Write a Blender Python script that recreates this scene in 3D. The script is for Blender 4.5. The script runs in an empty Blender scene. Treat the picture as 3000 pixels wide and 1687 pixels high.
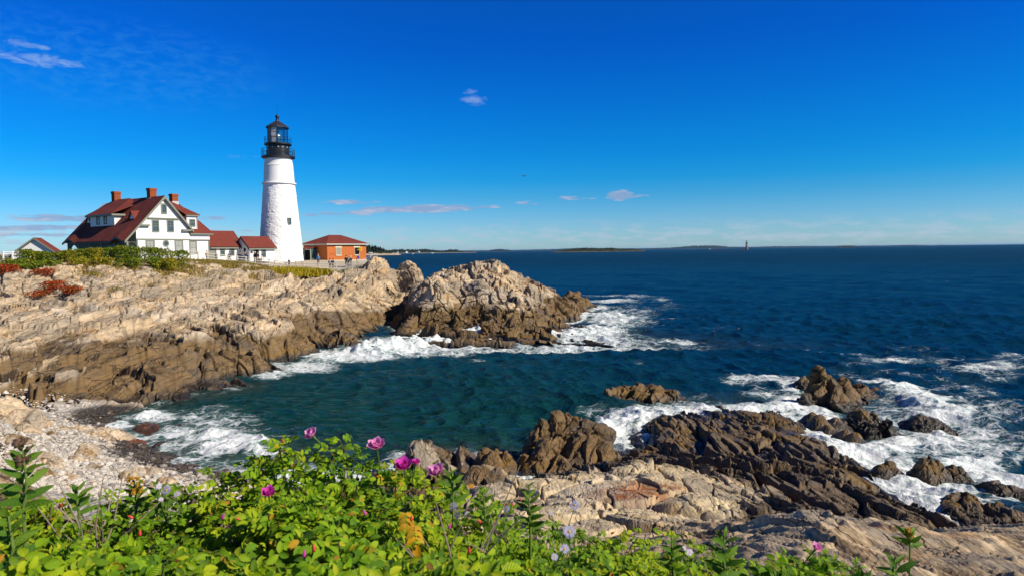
import bpy, bmesh, math, random
import numpy as np
from mathutils import Vector, Matrix
R = math.radians
random.seed(7)
RNG = np.random.default_rng(11)
scene = bpy.context.scene
COL = scene.collection

# ------------------------------------------------------------------ camera
EYE = np.array([0.0, 0.0, 10.0])
FPX, PW, PH = 2000.0, 3000.0, 1687.0
PITCH, ROLL = 0.0545, 0.0125
DS = 3000.0 / 2576.0
_F = np.array([0, math.cos(PITCH), -math.sin(PITCH)])
_u0 = np.array([0, math.sin(PITCH), math.cos(PITCH)])
_r0 = np.array([1.0, 0, 0])
_Rt = math.cos(ROLL) * _r0 - math.sin(ROLL) * _u0
_Up = math.sin(ROLL) * _r0 + math.cos(ROLL) * _u0

def ray(dx, dy):
    x, y = dx * DS, dy * DS
    return _F + _Rt * ((x - PW / 2) / FPX) + _Up * ((PH / 2 - y) / FPX)

def atz(dx, dy, z=0.0):
    d = ray(dx, dy)
    return EYE + d * ((z - EYE[2]) / d[2])

def atY(dx, dy, Y):
    d = ray(dx, dy)
    return EYE + d * (Y / d[1])

def proj(P):
    """world points (n,3) -> picture coordinates in the 2576-wide frame"""
    v = np.asarray(P, float) - EYE
    f = v @ _F
    return np.stack([(v @ _Rt / f * FPX + PW / 2) / DS, (PH / 2 - v @ _Up / f * FPX) / DS], -1)

cam_d = bpy.data.cameras.new('camera')
cam = bpy.data.objects.new('camera', cam_d)
COL.objects.link(cam)
cam.matrix_world = Matrix(((_Rt[0], _Up[0], -_F[0], EYE[0]), (_Rt[1], _Up[1], -_F[1], EYE[1]),
                           (_Rt[2], _Up[2], -_F[2], EYE[2]), (0, 0, 0, 1)))
cam_d.sensor_width = 36.0
cam_d.lens = 24.0
cam_d.clip_start = 0.05
cam_d.clip_end = 200000.0
cam_d.dof.use_dof = True
cam_d.dof.focus_distance = 70.0
cam_d.dof.aperture_fstop = 9.0
scene.camera = cam

# ------------------------------------------------------------------ tagging
def tag(o, label=None, cat=None, group=None, kind=None):
    if label: o['label'] = label
    if cat: o['category'] = cat
    if group: o['group'] = group
    if kind: o['kind'] = kind
    return o

def empty(name, loc=(0, 0, 0), rz=0.0):
    o = bpy.data.objects.new(name, None)
    o.empty_display_size = 0.2
    o.location = loc
    o.rotation_euler = (0, 0, rz)
    COL.objects.link(o)
    return o

class MB:
    """collects polygons and builds ONE mesh object"""
    def __init__(s):
        s.v, s.f, s.m, s.n = [], [], [], 0
    def add(s, V, F, mi=0):
        V = np.asarray(V, float).reshape(-1, 3)
        s.v.append(V)
        for f in F:
            s.f.append(tuple(int(i) + s.n for i in f)); s.m.append(mi)
        s.n += len(V)
        return s
    def box(s, lo, hi, mi=0, M=None):
        x0, y0, z0 = lo; x1, y1, z1 = hi
        V = np.array([[x0,y0,z0],[x1,y0,z0],[x1,y1,z0],[x0,y1,z0],[x0,y0,z1],[x1,y0,z1],[x1,y1,z1],[x0,y1,z1]], float)
        if M is not None: V = xf(V, M)
        return s.add(V, [(3,2,1,0),(4,5,6,7),(0,1,5,4),(1,2,6,5),(2,3,7,6),(3,0,4,7)], mi)
    def quad(s, a, b, c, d, mi=0):
        return s.add([a, b, c, d], [(0, 1, 2, 3)], mi)
    def slab(s, poly, n, t, mi=0):
        """planar polygon extruded by t along -n (n = outward normal)"""
        P = np.asarray(poly, float); n = np.asarray(n, float); n = n / np.linalg.norm(n)
        k = len(P); V = np.vstack([P, P - n * t])
        F = [tuple(range(k)), tuple(range(2 * k - 1, k - 1, -1))]
        for i in range(k):
            j = (i + 1) % k
            F.append((i, i + k, j + k, j))
        return s.add(V, F, mi)
    def tube(s, pts, rad, k=6, mi=0, cap=True):
        P = np.asarray(pts, float); n = len(P)
        rad = np.broadcast_to(np.asarray(rad, float), (n,))
        V = []
        T = np.gradient(P, axis=0) if n > 2 else np.repeat((P[-1] - P[0])[None], n, 0)
        T = T / (np.linalg.norm(T, axis=1)[:, None] + 1e-12)
        ref = np.array([0, 0, 1.0]) if abs(T[0][2]) < 0.9 else np.array([1.0, 0, 0])
        for i in range(n):
            a = np.cross(T[i], ref); a /= np.linalg.norm(a) + 1e-12
            b = np.cross(T[i], a)
            for j in range(k):
                th = 2 * math.pi * j / k
                V.append(P[i] + rad[i] * (a * math.cos(th) + b * math.sin(th)))
        F = []
        for i in range(n - 1):
            for j in range(k):
                F.append((i*k+j, i*k+(j+1) % k, (i+1)*k+(j+1) % k, (i+1)*k+j))
        if cap:
            F.append(tuple(range(k))[::-1]); F.append(tuple((n-1)*k + j for j in range(k)))
        return s.add(V, F, mi)
    def lathe(s, prof, k=48, c=(0, 0), mi=0, a0=0.0, a1=2*math.pi, cap=True):
        full = abs(a1 - a0 - 2*math.pi) < 1e-6
        m = k if full else k + 1
        V = []
        for r, z in prof:
            for j in range(m):
                th = a0 + (a1 - a0) * j / k
                V.append((c[0] + r*math.cos(th), c[1] + r*math.sin(th), z))
        F = []
        for i in range(len(prof) - 1):
            for j in range(k):
                jn = (j + 1) % m
                F.append((i*m+j, i*m+jn, (i+1)*m+jn, (i+1)*m+j))
        if cap and full:
            F.append(tuple(range(m))[::-1]); F.append(tuple((len(prof)-1)*m + j for j in range(m)))
        return s.add(V, F, mi)
    def build(s, name, mats, parent=None, smooth=False, loc=None):
        V = np.vstack(s.v) if s.v else np.zeros((0, 3))
        me = bpy.data.meshes.new(name)
        me.from_pydata(V.tolist(), [], s.f)
        if not isinstance(mats, (list, tuple)): mats = [mats]
        for m in mats: me.materials.append(m)
        me.polygons.foreach_set('material_index', s.m)
        if smooth: me.polygons.foreach_set('use_smooth', [True] * len(s.f))
        me.update()
        o = bpy.data.objects.new(name, me)
        if parent is not None: o.parent = parent
        if loc is not None: o.location = loc
        COL.objects.link(o)
        return o

def xf(V, M):
    V = np.asarray(V, float)
    M = np.array(M)
    return V @ M[:3, :3].T + M[:3, 3]

def grid_mesh(name, P, mat, attrs=None, smooth=False, close_u=False):
    """P (rows, cols, 3) -> quad mesh with float point attributes"""
    r, c = P.shape[:2]
    idx = np.arange(r * c).reshape(r, c)
    q = np.stack([idx[:-1, :-1], idx[:-1, 1:], idx[1:, 1:], idx[1:, :-1]], -1).reshape(-1, 4)
    return raw_mesh(name, P.reshape(-1, 3), q, mat, attrs, smooth)

def raw_mesh(name, V, Q, mat, attrs=None, smooth=False, parent=None, facemat=None):
    me = bpy.data.meshes.new(name)
    k = Q.shape[1]
    me.vertices.add(len(V)); me.loops.add(Q.size); me.polygons.add(len(Q))
    me.vertices.foreach_set('co', np.ascontiguousarray(V, dtype=np.float32).ravel())
    me.loops.foreach_set('vertex_index', np.ascontiguousarray(Q, dtype=np.int32).ravel())
    me.polygons.foreach_set('loop_start', np.arange(0, Q.size, k, dtype=np.int32))
    me.polygons.foreach_set('loop_total', np.full(len(Q), k, dtype=np.int32))
    for m in (mat if isinstance(mat, (list, tuple)) else [mat]): me.materials.append(m)
    if facemat is not None: me.polygons.foreach_set('material_index', np.asarray(facemat, dtype=np.int32))
    me.polygons.foreach_set('use_smooth', np.full(len(Q), smooth, dtype=bool))
    for kx, a in (attrs or {}).items():
        a = np.asarray(a, np.float32)
        if a.ndim > 1 and a.shape[-1] == 3:
            at = me.attributes.new(kx, 'FLOAT_VECTOR', 'POINT'); at.data.foreach_set('vector', a.ravel())
        else:
            at = me.attributes.new(kx, 'FLOAT', 'POINT'); at.data.foreach_set('value', a.ravel())
    me.update(calc_edges=True)
    me.validate()
    o = bpy.data.objects.new(name, me)
    if parent is not None: o.parent = parent
    COL.objects.link(o)
    return o

# ------------------------------------------------------------------ noise
def _hash(ix, iy, iz, seed):
    h = (ix.astype(np.int64) * 73856093) ^ (iy.astype(np.int64) * 19349663) ^ (iz.astype(np.int64) * 83492791) ^ (seed * 2654435761)
    h = h.astype(np.uint64) & np.uint64(0xFFFFFFFF)
    h = ((h ^ (h >> np.uint64(16))) * np.uint64(0x45d9f3b)) & np.uint64(0xFFFFFFFF)
    h = ((h ^ (h >> np.uint64(16))) * np.uint64(0x45d9f3b)) & np.uint64(0xFFFFFFFF)
    return h ^ (h >> np.uint64(16))

def _h01(h, k):
    h = (h * np.uint64(2 * k + 1) + np.uint64(k * 7919 + 13)) & np.uint64(0xFFFFFFFF)
    h = ((h ^ (h >> np.uint64(15))) * np.uint64(0x2c1b3c6d)) & np.uint64(0xFFFFFFFF)
    h = h ^ (h >> np.uint64(12))
    return (h & np.uint64(0xFFFFFF)).astype(np.float64) / float(0xFFFFFF)

def vnoise(P, seed=0):
    """smooth value noise in [-1,1], P (...,3)"""
    i = np.floor(P).astype(np.int64); f = P - i
    f = f * f * f * (f * (f * 6 - 15) + 10)
    out = 0
    for cx in (0, 1):
        wx = f[..., 0] if cx else 1 - f[..., 0]
        for cy in (0, 1):
            wy = f[..., 1] if cy else 1 - f[..., 1]
            for cz in (0, 1):
                wz = f[..., 2] if cz else 1 - f[..., 2]
                out = out + wx * wy * wz * _h01(_hash(i[..., 0] + cx, i[..., 1] + cy, i[..., 2] + cz, seed), 1)
    return out * 2 - 1

def fbm(P, octv=4, seed=0, gain=0.5):
    a, s, t = 1.0, 0, 0
    for k in range(octv):
        s = s + a * vnoise(P * (2.0 ** k) + 17.3 * k, seed + k); t += a; a *= gain
    return s / t

def facet(P, seed, jit=0.85, tilt=1.0, bias=(0, 0, 0), edge=0.10, ow=1.0):
    """blocky, planar-faceted cell noise: value about [-1,1], crack (0..1), cell random"""
    b = np.floor(P - 0.5).astype(np.int64)
    n = P.shape[:-1]
    d1 = np.full(n, 9e9); d2 = np.full(n, 9e9)
    v1 = np.zeros(n); v2 = np.zeros(n); r1 = np.zeros(n)
    for cx in (0, 1):
        for cy in (0, 1):
            for cz in (0, 1):
                c = b + np.array([cx, cy, cz])
                h = _hash(c[..., 0], c[..., 1], c[..., 2], seed)
                d = np.stack([P[..., k] - (c[..., k] + 0.5 + (_h01(h, k + 1) - 0.5) * jit) for k in range(3)], -1)
                dd = np.sqrt((d * d).sum(-1))
                o = _h01(h, 5) * 2 - 1
                v = o * ow + sum(((_h01(h, 6 + k) * 2 - 1) * tilt + bias[k]) * d[..., k] for k in range(3))
                m1 = dd < d1
                m2 = (~m1) & (dd < d2)
                d2 = np.where(m1, d1, np.where(m2, dd, d2)); v2 = np.where(m1, v1, np.where(m2, v, v2))
                d1 = np.where(m1, dd, d1); v1 = np.where(m1, v, v1); r1 = np.where(m1, _h01(h, 11), r1)
    e = np.clip((d2 - d1) / edge, 0, 1)
    w = 0.5 + 0.5 * e * e * (3 - 2 * e)
    return v1 * w + v2 * (1 - w), 1 - np.clip((d2 - d1) / (edge * 0.6), 0, 1), r1

def sstep(a, b, x):
    t = np.clip((x - a) / (b - a), 0, 1)
    return t * t * (3 - 2 * t)

# ------------------------------------------------------------------ node helpers
class NT:
    def __init__(s, name, disp=False):
        s.mat = bpy.data.materials.new(name); s.mat.use_nodes = True
        s.t = s.mat.node_tree; s.t.nodes.clear()
        s.out = s.n('ShaderNodeOutputMaterial')
    def n(s, typ, **kw):
        nd = s.t.nodes.new(typ)
        for k, v in kw.items(): setattr(nd, k, v)
        return nd
    def put(s, sock, val):
        if val is None: return
        if hasattr(val, 'is_linked') or isinstance(val, bpy.types.NodeSocket): s.t.links.new(val, sock)
        elif isinstance(val, (tuple, list)):
            v = tuple(val)
            if len(v) == 3 and sock.type == 'RGBA': v = v + (1.0,)
            sock.default_value = v
        else: sock.default_value = val
    def attr(s, name, vec=False):
        nd = s.n('ShaderNodeAttribute', attribute_name=name)
        return nd.outputs['Vector' if vec else 'Fac']
    def math(s, op, a, b=None, c=None, clamp=False):
        nd = s.n('ShaderNodeMath', operation=op, use_clamp=clamp)
        s.put(nd.inputs[0], a); s.put(nd.inputs[1], b); s.put(nd.inputs[2], c)
        return nd.outputs[0]
    def vmath(s, op, a, b=None, sc=None):
        nd = s.n('ShaderNodeVectorMath', operation=op)
        s.put(nd.inputs[0], a); s.put(nd.inputs[1], b)
        if sc is not None: s.put(nd.inputs['Scale'], sc)
        return nd.outputs['Value'] if op in ('DOT_PRODUCT', 'LENGTH') else nd.outputs['Vector']
    def mix(s, fac, a, b, blend='MIX'):
        nd = s.n('ShaderNodeMix', data_type='RGBA', blend_type=blend)
        s.put(nd.inputs[0], fac); s.put(nd.inputs[6], a); s.put(nd.inputs[7], b)
        return nd.outputs[2]
    def ramp(s, fac, stops, interp='LINEAR'):
        nd = s.n('ShaderNodeValToRGB'); cr = nd.color_ramp; cr.interpolation = interp
        while len(cr.elements) > 1: cr.elements.remove(cr.elements[-1])
        for i, (p, c) in enumerate(stops):
            e = cr.elements[0] if i == 0 else cr.elements.new(p)
            e.position = p
            e.color = (c, c, c, 1) if isinstance(c, (int, float)) else tuple(c) + (1,)
        s.put(nd.inputs[0], fac)
        return nd.outputs[0]
    def noise(s, vec, scale, detail=4, rough=0.55, dist=0.0, out=0):
        nd = s.n('ShaderNodeTexNoise'); s.put(nd.inputs['Vector'], vec)
        nd.inputs['Scale'].default_value = scale; nd.inputs['Detail'].default_value = detail
        nd.inputs['Roughness'].default_value = rough; nd.inputs['Distortion'].default_value = dist
        return nd.outputs[out]
    def vor(s, vec, scale, feature='F1', out=0, rnd=1.0):
        nd = s.n('ShaderNodeTexVoronoi', feature=feature); s.put(nd.inputs['Vector'], vec)
        nd.inputs['Scale'].default_value = scale; nd.inputs['Randomness'].default_value = rnd
        return nd.outputs[out]
    def pos(s): return s.n('ShaderNodeNewGeometry').outputs['Position']
    def obj(s): return s.n('ShaderNodeTexCoord').outputs['Object']
    def gen(s): return s.n('ShaderNodeTexCoord').outputs['Generated']
    def sep(s, v):
        nd = s.n('ShaderNodeSeparateXYZ'); s.put(nd.inputs[0], v); return nd.outputs
    def comb(s, x, y, z):
        nd = s.n('ShaderNodeCombineXYZ'); s.put(nd.inputs[0], x); s.put(nd.inputs[1], y); s.put(nd.inputs[2], z); return nd.outputs[0]
    def scale(s, v, sc, rot=(0, 0, 0)):
        nd = s.n('ShaderNodeMapping'); s.put(nd.inputs['Vector'], v)
        nd.inputs['Scale'].default_value = sc; nd.inputs['Rotation'].default_value = rot; return nd.outputs[0]
    def bump(s, h, strength=0.5, dist=0.05, normal=None):
        nd = s.n('ShaderNodeBump'); s.put(nd.inputs['Height'], h)
        nd.inputs['Strength'].default_value = strength; nd.inputs['Distance'].default_value = dist
        if normal is not None: s.put(nd.inputs['Normal'], normal)
        return nd.outputs[0]
    def bsdf(s, col, rough=0.8, spec=0.3, normal=None, metal=0.0, **kw):
        nd = s.n('ShaderNodeBsdfPrincipled')
        s.put(nd.inputs['Base Color'], col); s.put(nd.inputs['Roughness'], rough)
        s.put(nd.inputs['Specular IOR Level'], spec); s.put(nd.inputs['Metallic'], metal)
        if normal is not None: s.put(nd.inputs['Normal'], normal)
        for k, v in kw.items(): s.put(nd.inputs[k.replace('_', ' ')], v)
        return nd.outputs[0]
    def mixs(s, fac, a, b):
        nd = s.n('ShaderNodeMixShader'); s.put(nd.inputs[0], fac); s.put(nd.inputs[1], a); s.put(nd.inputs[2], b); return nd.outputs[0]
    def end(s, sh):
        s.t.links.new(sh, s.out.inputs[0]); return s.mat

MATS = {}
def plain(name, col, rough=0.7, spec=0.3, var=0.12, sc=3.0, bump=0.0, metal=0.0):
    """simple painted / weathered surface with procedural variation"""
    if name in MATS: return MATS[name]
    t = NT(name)
    n = t.noise(t.pos(), sc, 5, 0.6)
    c = t.mix(t.math('MULTIPLY', n, 1.0), tuple(x * (1 - var) for x in col), tuple(min(1, x * (1 + var)) for x in col))
    nm = t.bump(t.noise(t.pos(), sc * 6, 4), bump, 0.02) if bump else None
    MATS[name] = t.end(t.bsdf(c, rough, spec, nm, metal))
    return MATS[name]
# ------------------------------------------------------------------ rock material
def rock_mat(name, dip, pale_a=(0.54, 0.39, 0.225), pale_b=(0.68, 0.53, 0.34), grey=(0.30, 0.255, 0.20), dark=(0.135, 0.092, 0.048), sc=1.0, streak=1.0):
    t = NT(name)
    p = t.pos()
    # bedding-aligned coordinates (bedding dips by dip about the Y axis): stretched along the strike
    b = t.scale(p, (1, 1, 1), (0, dip, 0))
    str1 = t.scale(b, (0.9 * sc, 0.22 * sc, 3.2 * sc))
    str2 = t.scale(b, (4.0 * sc, 1.0 * sc, 14.0 * sc))
    n_big = t.noise(p, 0.22 * sc, 4, 0.6)
    n_mid = t.noise(p, 1.3 * sc, 5, 0.65)
    n_fine = t.noise(p, 9.0 * sc, 5, 0.7)
    s1 = t.noise(str1, 1.0, 6, 0.65, 0.4)
    s2 = t.noise(str2, 1.0, 5, 0.65, 0.3)
    cell = t.attr('cell'); crack = t.attr('crack'); tone = t.attr('tone'); z = t.sep(p)[2]
    pale = t.mix(t.ramp(s1, [(0.3, 0.0), (0.7, 1.0)]), pale_a, pale_b)
    pale = t.mix(t.math('MULTIPLY', t.ramp(n_mid, [(0.46, 0.0), (0.66, 1.0)]), 0.75), pale, grey)
    pale = t.mix(t.math('MULTIPLY', t.ramp(n_big, [(0.5, 0.0), (0.66, 1.0)]), 0.5), pale, (0.56, 0.52, 0.45))
    band = t.noise(t.vmath('ADD', t.scale(b, (0.34 * sc, 0.10 * sc, 0.9 * sc)), t.vmath('SCALE', t.noise(p, 0.5 * sc, 3, 0.6, 0, 1), None, 0.5)), 1.0, 5, 0.6)
    pale = t.mix(t.math('MULTIPLY', t.ramp(band, [(0.50, 0.0), (0.60, 1.0)]), 0.6), pale, (0.27, 0.215, 0.15))
    pale = t.mix(t.math('MULTIPLY', t.ramp(band, [(0.36, 1.0), (0.44, 0.0)]), 0.6), pale, (0.74, 0.60, 0.42))
    pale = t.mix(t.ramp(cell, [(0.70, 0.0), (0.74, 0.55)], 'LINEAR'), pale, (0.31, 0.275, 0.225))
    ora = t.math('MULTIPLY', t.ramp(t.noise(p, 0.6 * sc, 5, 0.65, 0.6), [(0.57, 0.0), (0.72, 1.0)]), 0.75)
    pale = t.mix(ora, pale, (0.56, 0.31, 0.11))
    pale = t.mix(t.math('MULTIPLY', t.ramp(s2, [(0.30, 1.0), (0.46, 0.0)]), 0.85 * streak), pale, (0.20, 0.16, 0.12))
    dk = t.mix(t.ramp(n_mid, [(0.35, 0.0), (0.65, 1.0)]), dark, tuple(1.7 * x for x in dark))
    dk = t.mix(t.ramp(t.noise(p, 0.5 * sc, 4, 0.6), [(0.48, 0.0), (0.64, 0.75)]), dk, (0.115, 0.102, 0.09))
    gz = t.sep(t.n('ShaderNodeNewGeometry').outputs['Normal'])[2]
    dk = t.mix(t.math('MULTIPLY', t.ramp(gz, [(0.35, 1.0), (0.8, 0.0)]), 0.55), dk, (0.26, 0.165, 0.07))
    dk = t.mix(t.math('MULTIPLY', t.ramp(s2, [(0.3, 1.0), (0.5, 0.0)]), 0.65), dk, (0.03, 0.025, 0.02))
    # intertidal: ochre weed band then black at the waterline
    tide = t.math('ADD', z, t.math('MULTIPLY', t.math('SUBTRACT', n_mid, 0.5), 1.6))
    och = t.math('MULTIPLY', t.ramp(tide, [(0.35, 0.0), (0.7, 0.85), (1.3, 0.0)]), t.ramp(t.noise(p, 0.35 * sc, 4, 0.6), [(0.42, 0.0), (0.58, 1.0)]))
    dk = t.mix(och, dk, (0.20, 0.115, 0.02))
    dk = t.mix(t.ramp(tide, [(0.15, 1.0), (0.65, 0.0)]), dk, (0.028, 0.022, 0.014))
    tn = t.math('ADD', tone, t.math('MULTIPLY', t.math('SUBTRACT', n_mid, 0.5), 0.9))
    tn = t.math('ADD', tn, t.math('MULTIPLY', t.math('SUBTRACT', cell, 0.5), 0.35))
    f = t.ramp(tn, [(0.34, 0.0), (0.62, 1.0)])
    col = t.mix(f, dk, pale)
    col = t.mix(t.math('MULTIPLY', t.math('SUBTRACT', cell, 0.5), 0.5, clamp=True), col, t.mix(1.0, col, (0.72, 0.66, 0.60), 'MULTIPLY'))
    col = t.mix(t.math('MULTIPLY', crack, 0.6), col, t.mix(1.0, col, (0.32, 0.28, 0.24), 'MULTIPLY'))  # deep shade of the cracks painted into the colour
    rust = t.attr('rust')
    col = t.mix(t.math('MULTIPLY', rust, t.ramp(n_mid, [(0.35, 0.2), (0.6, 1.0)])), col, (0.26, 0.075, 0.018))
    # fine cracks: thin dark joints
    cv = t.vor(t.vmath('ADD', t.scale(b, (1.1 * sc, 0.6 * sc, 1.9 * sc)), t.vmath('SCALE', t.noise(p, 2.2 * sc, 4, 0.6, 0, 1), None, 0.55)), 1.0, 'DISTANCE_TO_EDGE')
    cl = t.ramp(cv, [(0.0, 1.0), (0.035, 0.0)])
    cl = t.math('MULTIPLY', cl, t.ramp(t.noise(p, 0.8 * sc, 3), [(0.42, 0.0), (0.55, 1.0)]))
    col = t.mix(t.math('MULTIPLY', cl, 0.75), col, (0.05, 0.04, 0.03))
    h = t.math('ADD', t.math('MULTIPLY', s2, 0.9), t.math('MULTIPLY', n_fine, 0.6))
    h = t.math('SUBTRACT', h, t.math('MULTIPLY', cl, 0.7))
    nm = t.bump(h, 0.75, 0.10 / sc)
    wet = t.ramp(tide, [(0.3, 1.0), (1.0, 0.0)])
    rough = t.math('SUBTRACT', 0.85, t.math('MULTIPLY', wet, 0.5))
    return t.end(t.bsdf(col, rough, t.math('ADD', 0.15, t.math('MULTIPLY', wet, 0.35)), nm))

# ------------------------------------------------------------------ smooth height fields through surveyed points
class HF:
    def __init__(s, pts, x0, x1, y0, y1, step, c=1.5, reg=0.02):
        P = np.array(pts, float)
        A = np.sqrt(((P[:, None, :2] - P[None, :, :2]) ** 2).sum(-1) + c * c)
        n = len(P)
        T = np.hstack([np.ones((n, 1)), P[:, :2]])
        M = np.block([[A - reg * np.eye(n), T], [T.T, np.zeros((3, 3))]])
        w = np.linalg.solve(M, np.concatenate([P[:, 2], np.zeros(3)]))
        s.x0, s.y0, s.step = x0, y0, step
        gx = np.arange(x0, x1 + step, step); gy = np.arange(y0, y1 + step, step)
        X, Y = np.meshgrid(gx, gy)
        Z = w[n] + w[n + 1] * X + w[n + 2] * Y
        for k in range(n):
            Z = Z + w[k] * np.sqrt((X - P[k, 0]) ** 2 + (Y - P[k, 1]) ** 2 + c * c)
        s.Z = Z; s.x1, s.y1 = gx[-1], gy[-1]
    def __call__(s, x, y):
        u = np.clip((np.asarray(x, float) - s.x0) / s.step, 0, s.Z.shape[1] - 1.001)
        v = np.clip((np.asarray(y, float) - s.y0) / s.step, 0, s.Z.shape[0] - 1.001)
        i = u.astype(int); j = v.astype(int); fu = u - i; fv = v - j
        Z = s.Z
        return (Z[j, i] * (1 - fu) + Z[j, i + 1] * fu) * (1 - fv) + (Z[j + 1, i] * (1 - fu) + Z[j + 1, i + 1] * fu) * fv

def ctrl(lst):
    out = []
    for dx, dy, k, val in lst:
        out.append(atz(dx, dy, val) if k == 'z' else (atY(dx, dy, val) if k == 'Y' else np.array([dx, dy, val])))
    return out

# headland: (picture point, known height or known distance) -> world point
HEAD = ctrl([
 (0,1010,'Y',42.5),(0,950,'Y',46),(0,850,'Y',57),(0,760,'Y',68),(0,700,'Y',75),(0,668,'Y',81),
 (-150,960,'Y',45),(-150,760,'Y',68),(-150,675,'Y',80),
 (120,1030,'Y',42),(120,1000,'Y',43.5),(120,960,'Y',46),(120,880,'Y',54),(120,800,'Y',63),(120,720,'Y',73),(120,675,'Y',80.5),
 (250,1040,'z',-0.05),(290,1070,'z',-0.15),(310,1095,'z',-0.05),(250,1000,'Y',45.5),(250,960,'Y',47),(250,890,'Y',53),(250,800,'Y',64),(250,720,'Y',75),(250,680,'Y',81),(250,660,'Y',85),
 (400,1018,'z',0.0),(400,985,'Y',47),(400,940,'Y',50),(400,900,'Y',54),(400,850,'Y',59),(400,780,'Y',69),(400,700,'Y',82),(400,668,'Y',88),
 (520,1000,'z',0.0),(520,960,'Y',50.5),(520,920,'Y',53.5),(520,860,'Y',59),(520,780,'Y',72),(520,700,'Y',87),(520,668,'Y',94),
 (610,962,'z',0.0),(622,918,'Y',56.5),(600,870,'Y',62),(600,800,'Y',72),(600,740,'Y',82),(600,690,'Y',93),(600,670,'Y',99),
 (690,928,'z',0.0),(690,880,'Y',63),(690,820,'Y',70.5),(690,740,'Y',84),(690,690,'Y',97),
 (770,897,'z',0.0),(770,850,'Y',69),(770,800,'Y',75.5),(770,740,'Y',86.5),(770,694,'Y',99.5),
 (860,878,'z',0.0),(860,830,'Y',74),(860,780,'Y',80),(860,720,'Y',92),(860,698,'Y',101),
 (910,850,'z',0.0),(920,800,'Y',85),(920,750,'Y',93),(920,700,'Y',101),(915,672,'Y',108),
 (950,832,'z',0.0),(948,760,'Y',94),(948,700,'Y',103),(948,660,'Y',108.5),
 (985,815,'z',-0.1),(990,745,'Y',104),(990,690,'Y',110),(985,682,'Y',112),
 (1010,770,'z',0.3),(1025,735,'Y',107),(1020,700,'Y',110),(1040,712,'Y',112.5),
 (690,682,'Y',104.5),(770,686,'Y',106),(860,690,'Y',108),(596.5,660,'Y',106.3),(642,667,'Y',107.8),(677,673,'Y',108.8),(721,680,'Y',109.3),(764,683,'Y',109.6),(803,683.5,'Y',110),(846,683.5,'Y',110.5),
 # the plateau the buildings stand on and its far side
 (-39,119,'w',8.5),(-45,113,'w',8.6),(-52,108,'w',8.95),(-58,102,'w',9.15),(-60,116,'w',9.0),(-70,100,'w',9.3),(-70,120,'w',9.0),(-85,95,'w',9.2),(-85,125,'w',9.0),
 (-30,115.5,'w',8.3),(-33,124,'w',8.4),(-25,116,'w',8.4),(-45,135,'w',8.0),(-70,140,'w',8.5),(-90,140,'w',8.8),
 (-22,119,'w',7.6),(-20,126,'w',2.0),(-16,124,'w',0.0),(-28,132,'w',2.0),(-36,142,'w',1.0),(-50,152,'w',1.0),(-12,118,'w',-1.5),(-13,130,'w',-2.5),
 # sea bed outside
 (300,1060,'z',-0.15),(450,1050,'z',-0.7),(620,1000,'z',-1.5),(700,955,'z',-1.5),(790,915,'z',-1.5),(880,890,'z',-1.5),(930,862,'z',-1.2),
 (960,850,'z',-1.2),(1015,800,'z',-0.6),(1045,760,'z',-1.5),(1100,900,'z',-3),(900,960,'z',-3),(600,1080,'z',-1.6),(800,1040,'z',-2.6),
 # beach
 (262,1085,'z',0.28),(290,1125,'z',0.15),(400,1165,'z',0.05),(520,1190,'z',0.02),(640,1195,'z',0.0),(450,1100,'z',-0.45),(680,1150,'z',-0.7),
 (200,1080,'z',0.55),(150,1120,'z',0.75),(240,1160,'z',0.5),(330,1200,'z',0.55),(60,1100,'z',1.3),(60,1170,'z',1.4),(0,1160,'z',1.6),(150,1220,'z',1.1),(300,1270,'z',1.2),(0,1260,'z',2.2),
 (-160,1060,'z',2.0),(-160,1200,'z',3.0),(450,1260,'z',0.7),(300,1360,'z',2.2),(0,1420,'z',3.8),(600,1260,'z',0.6),
])
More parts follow.
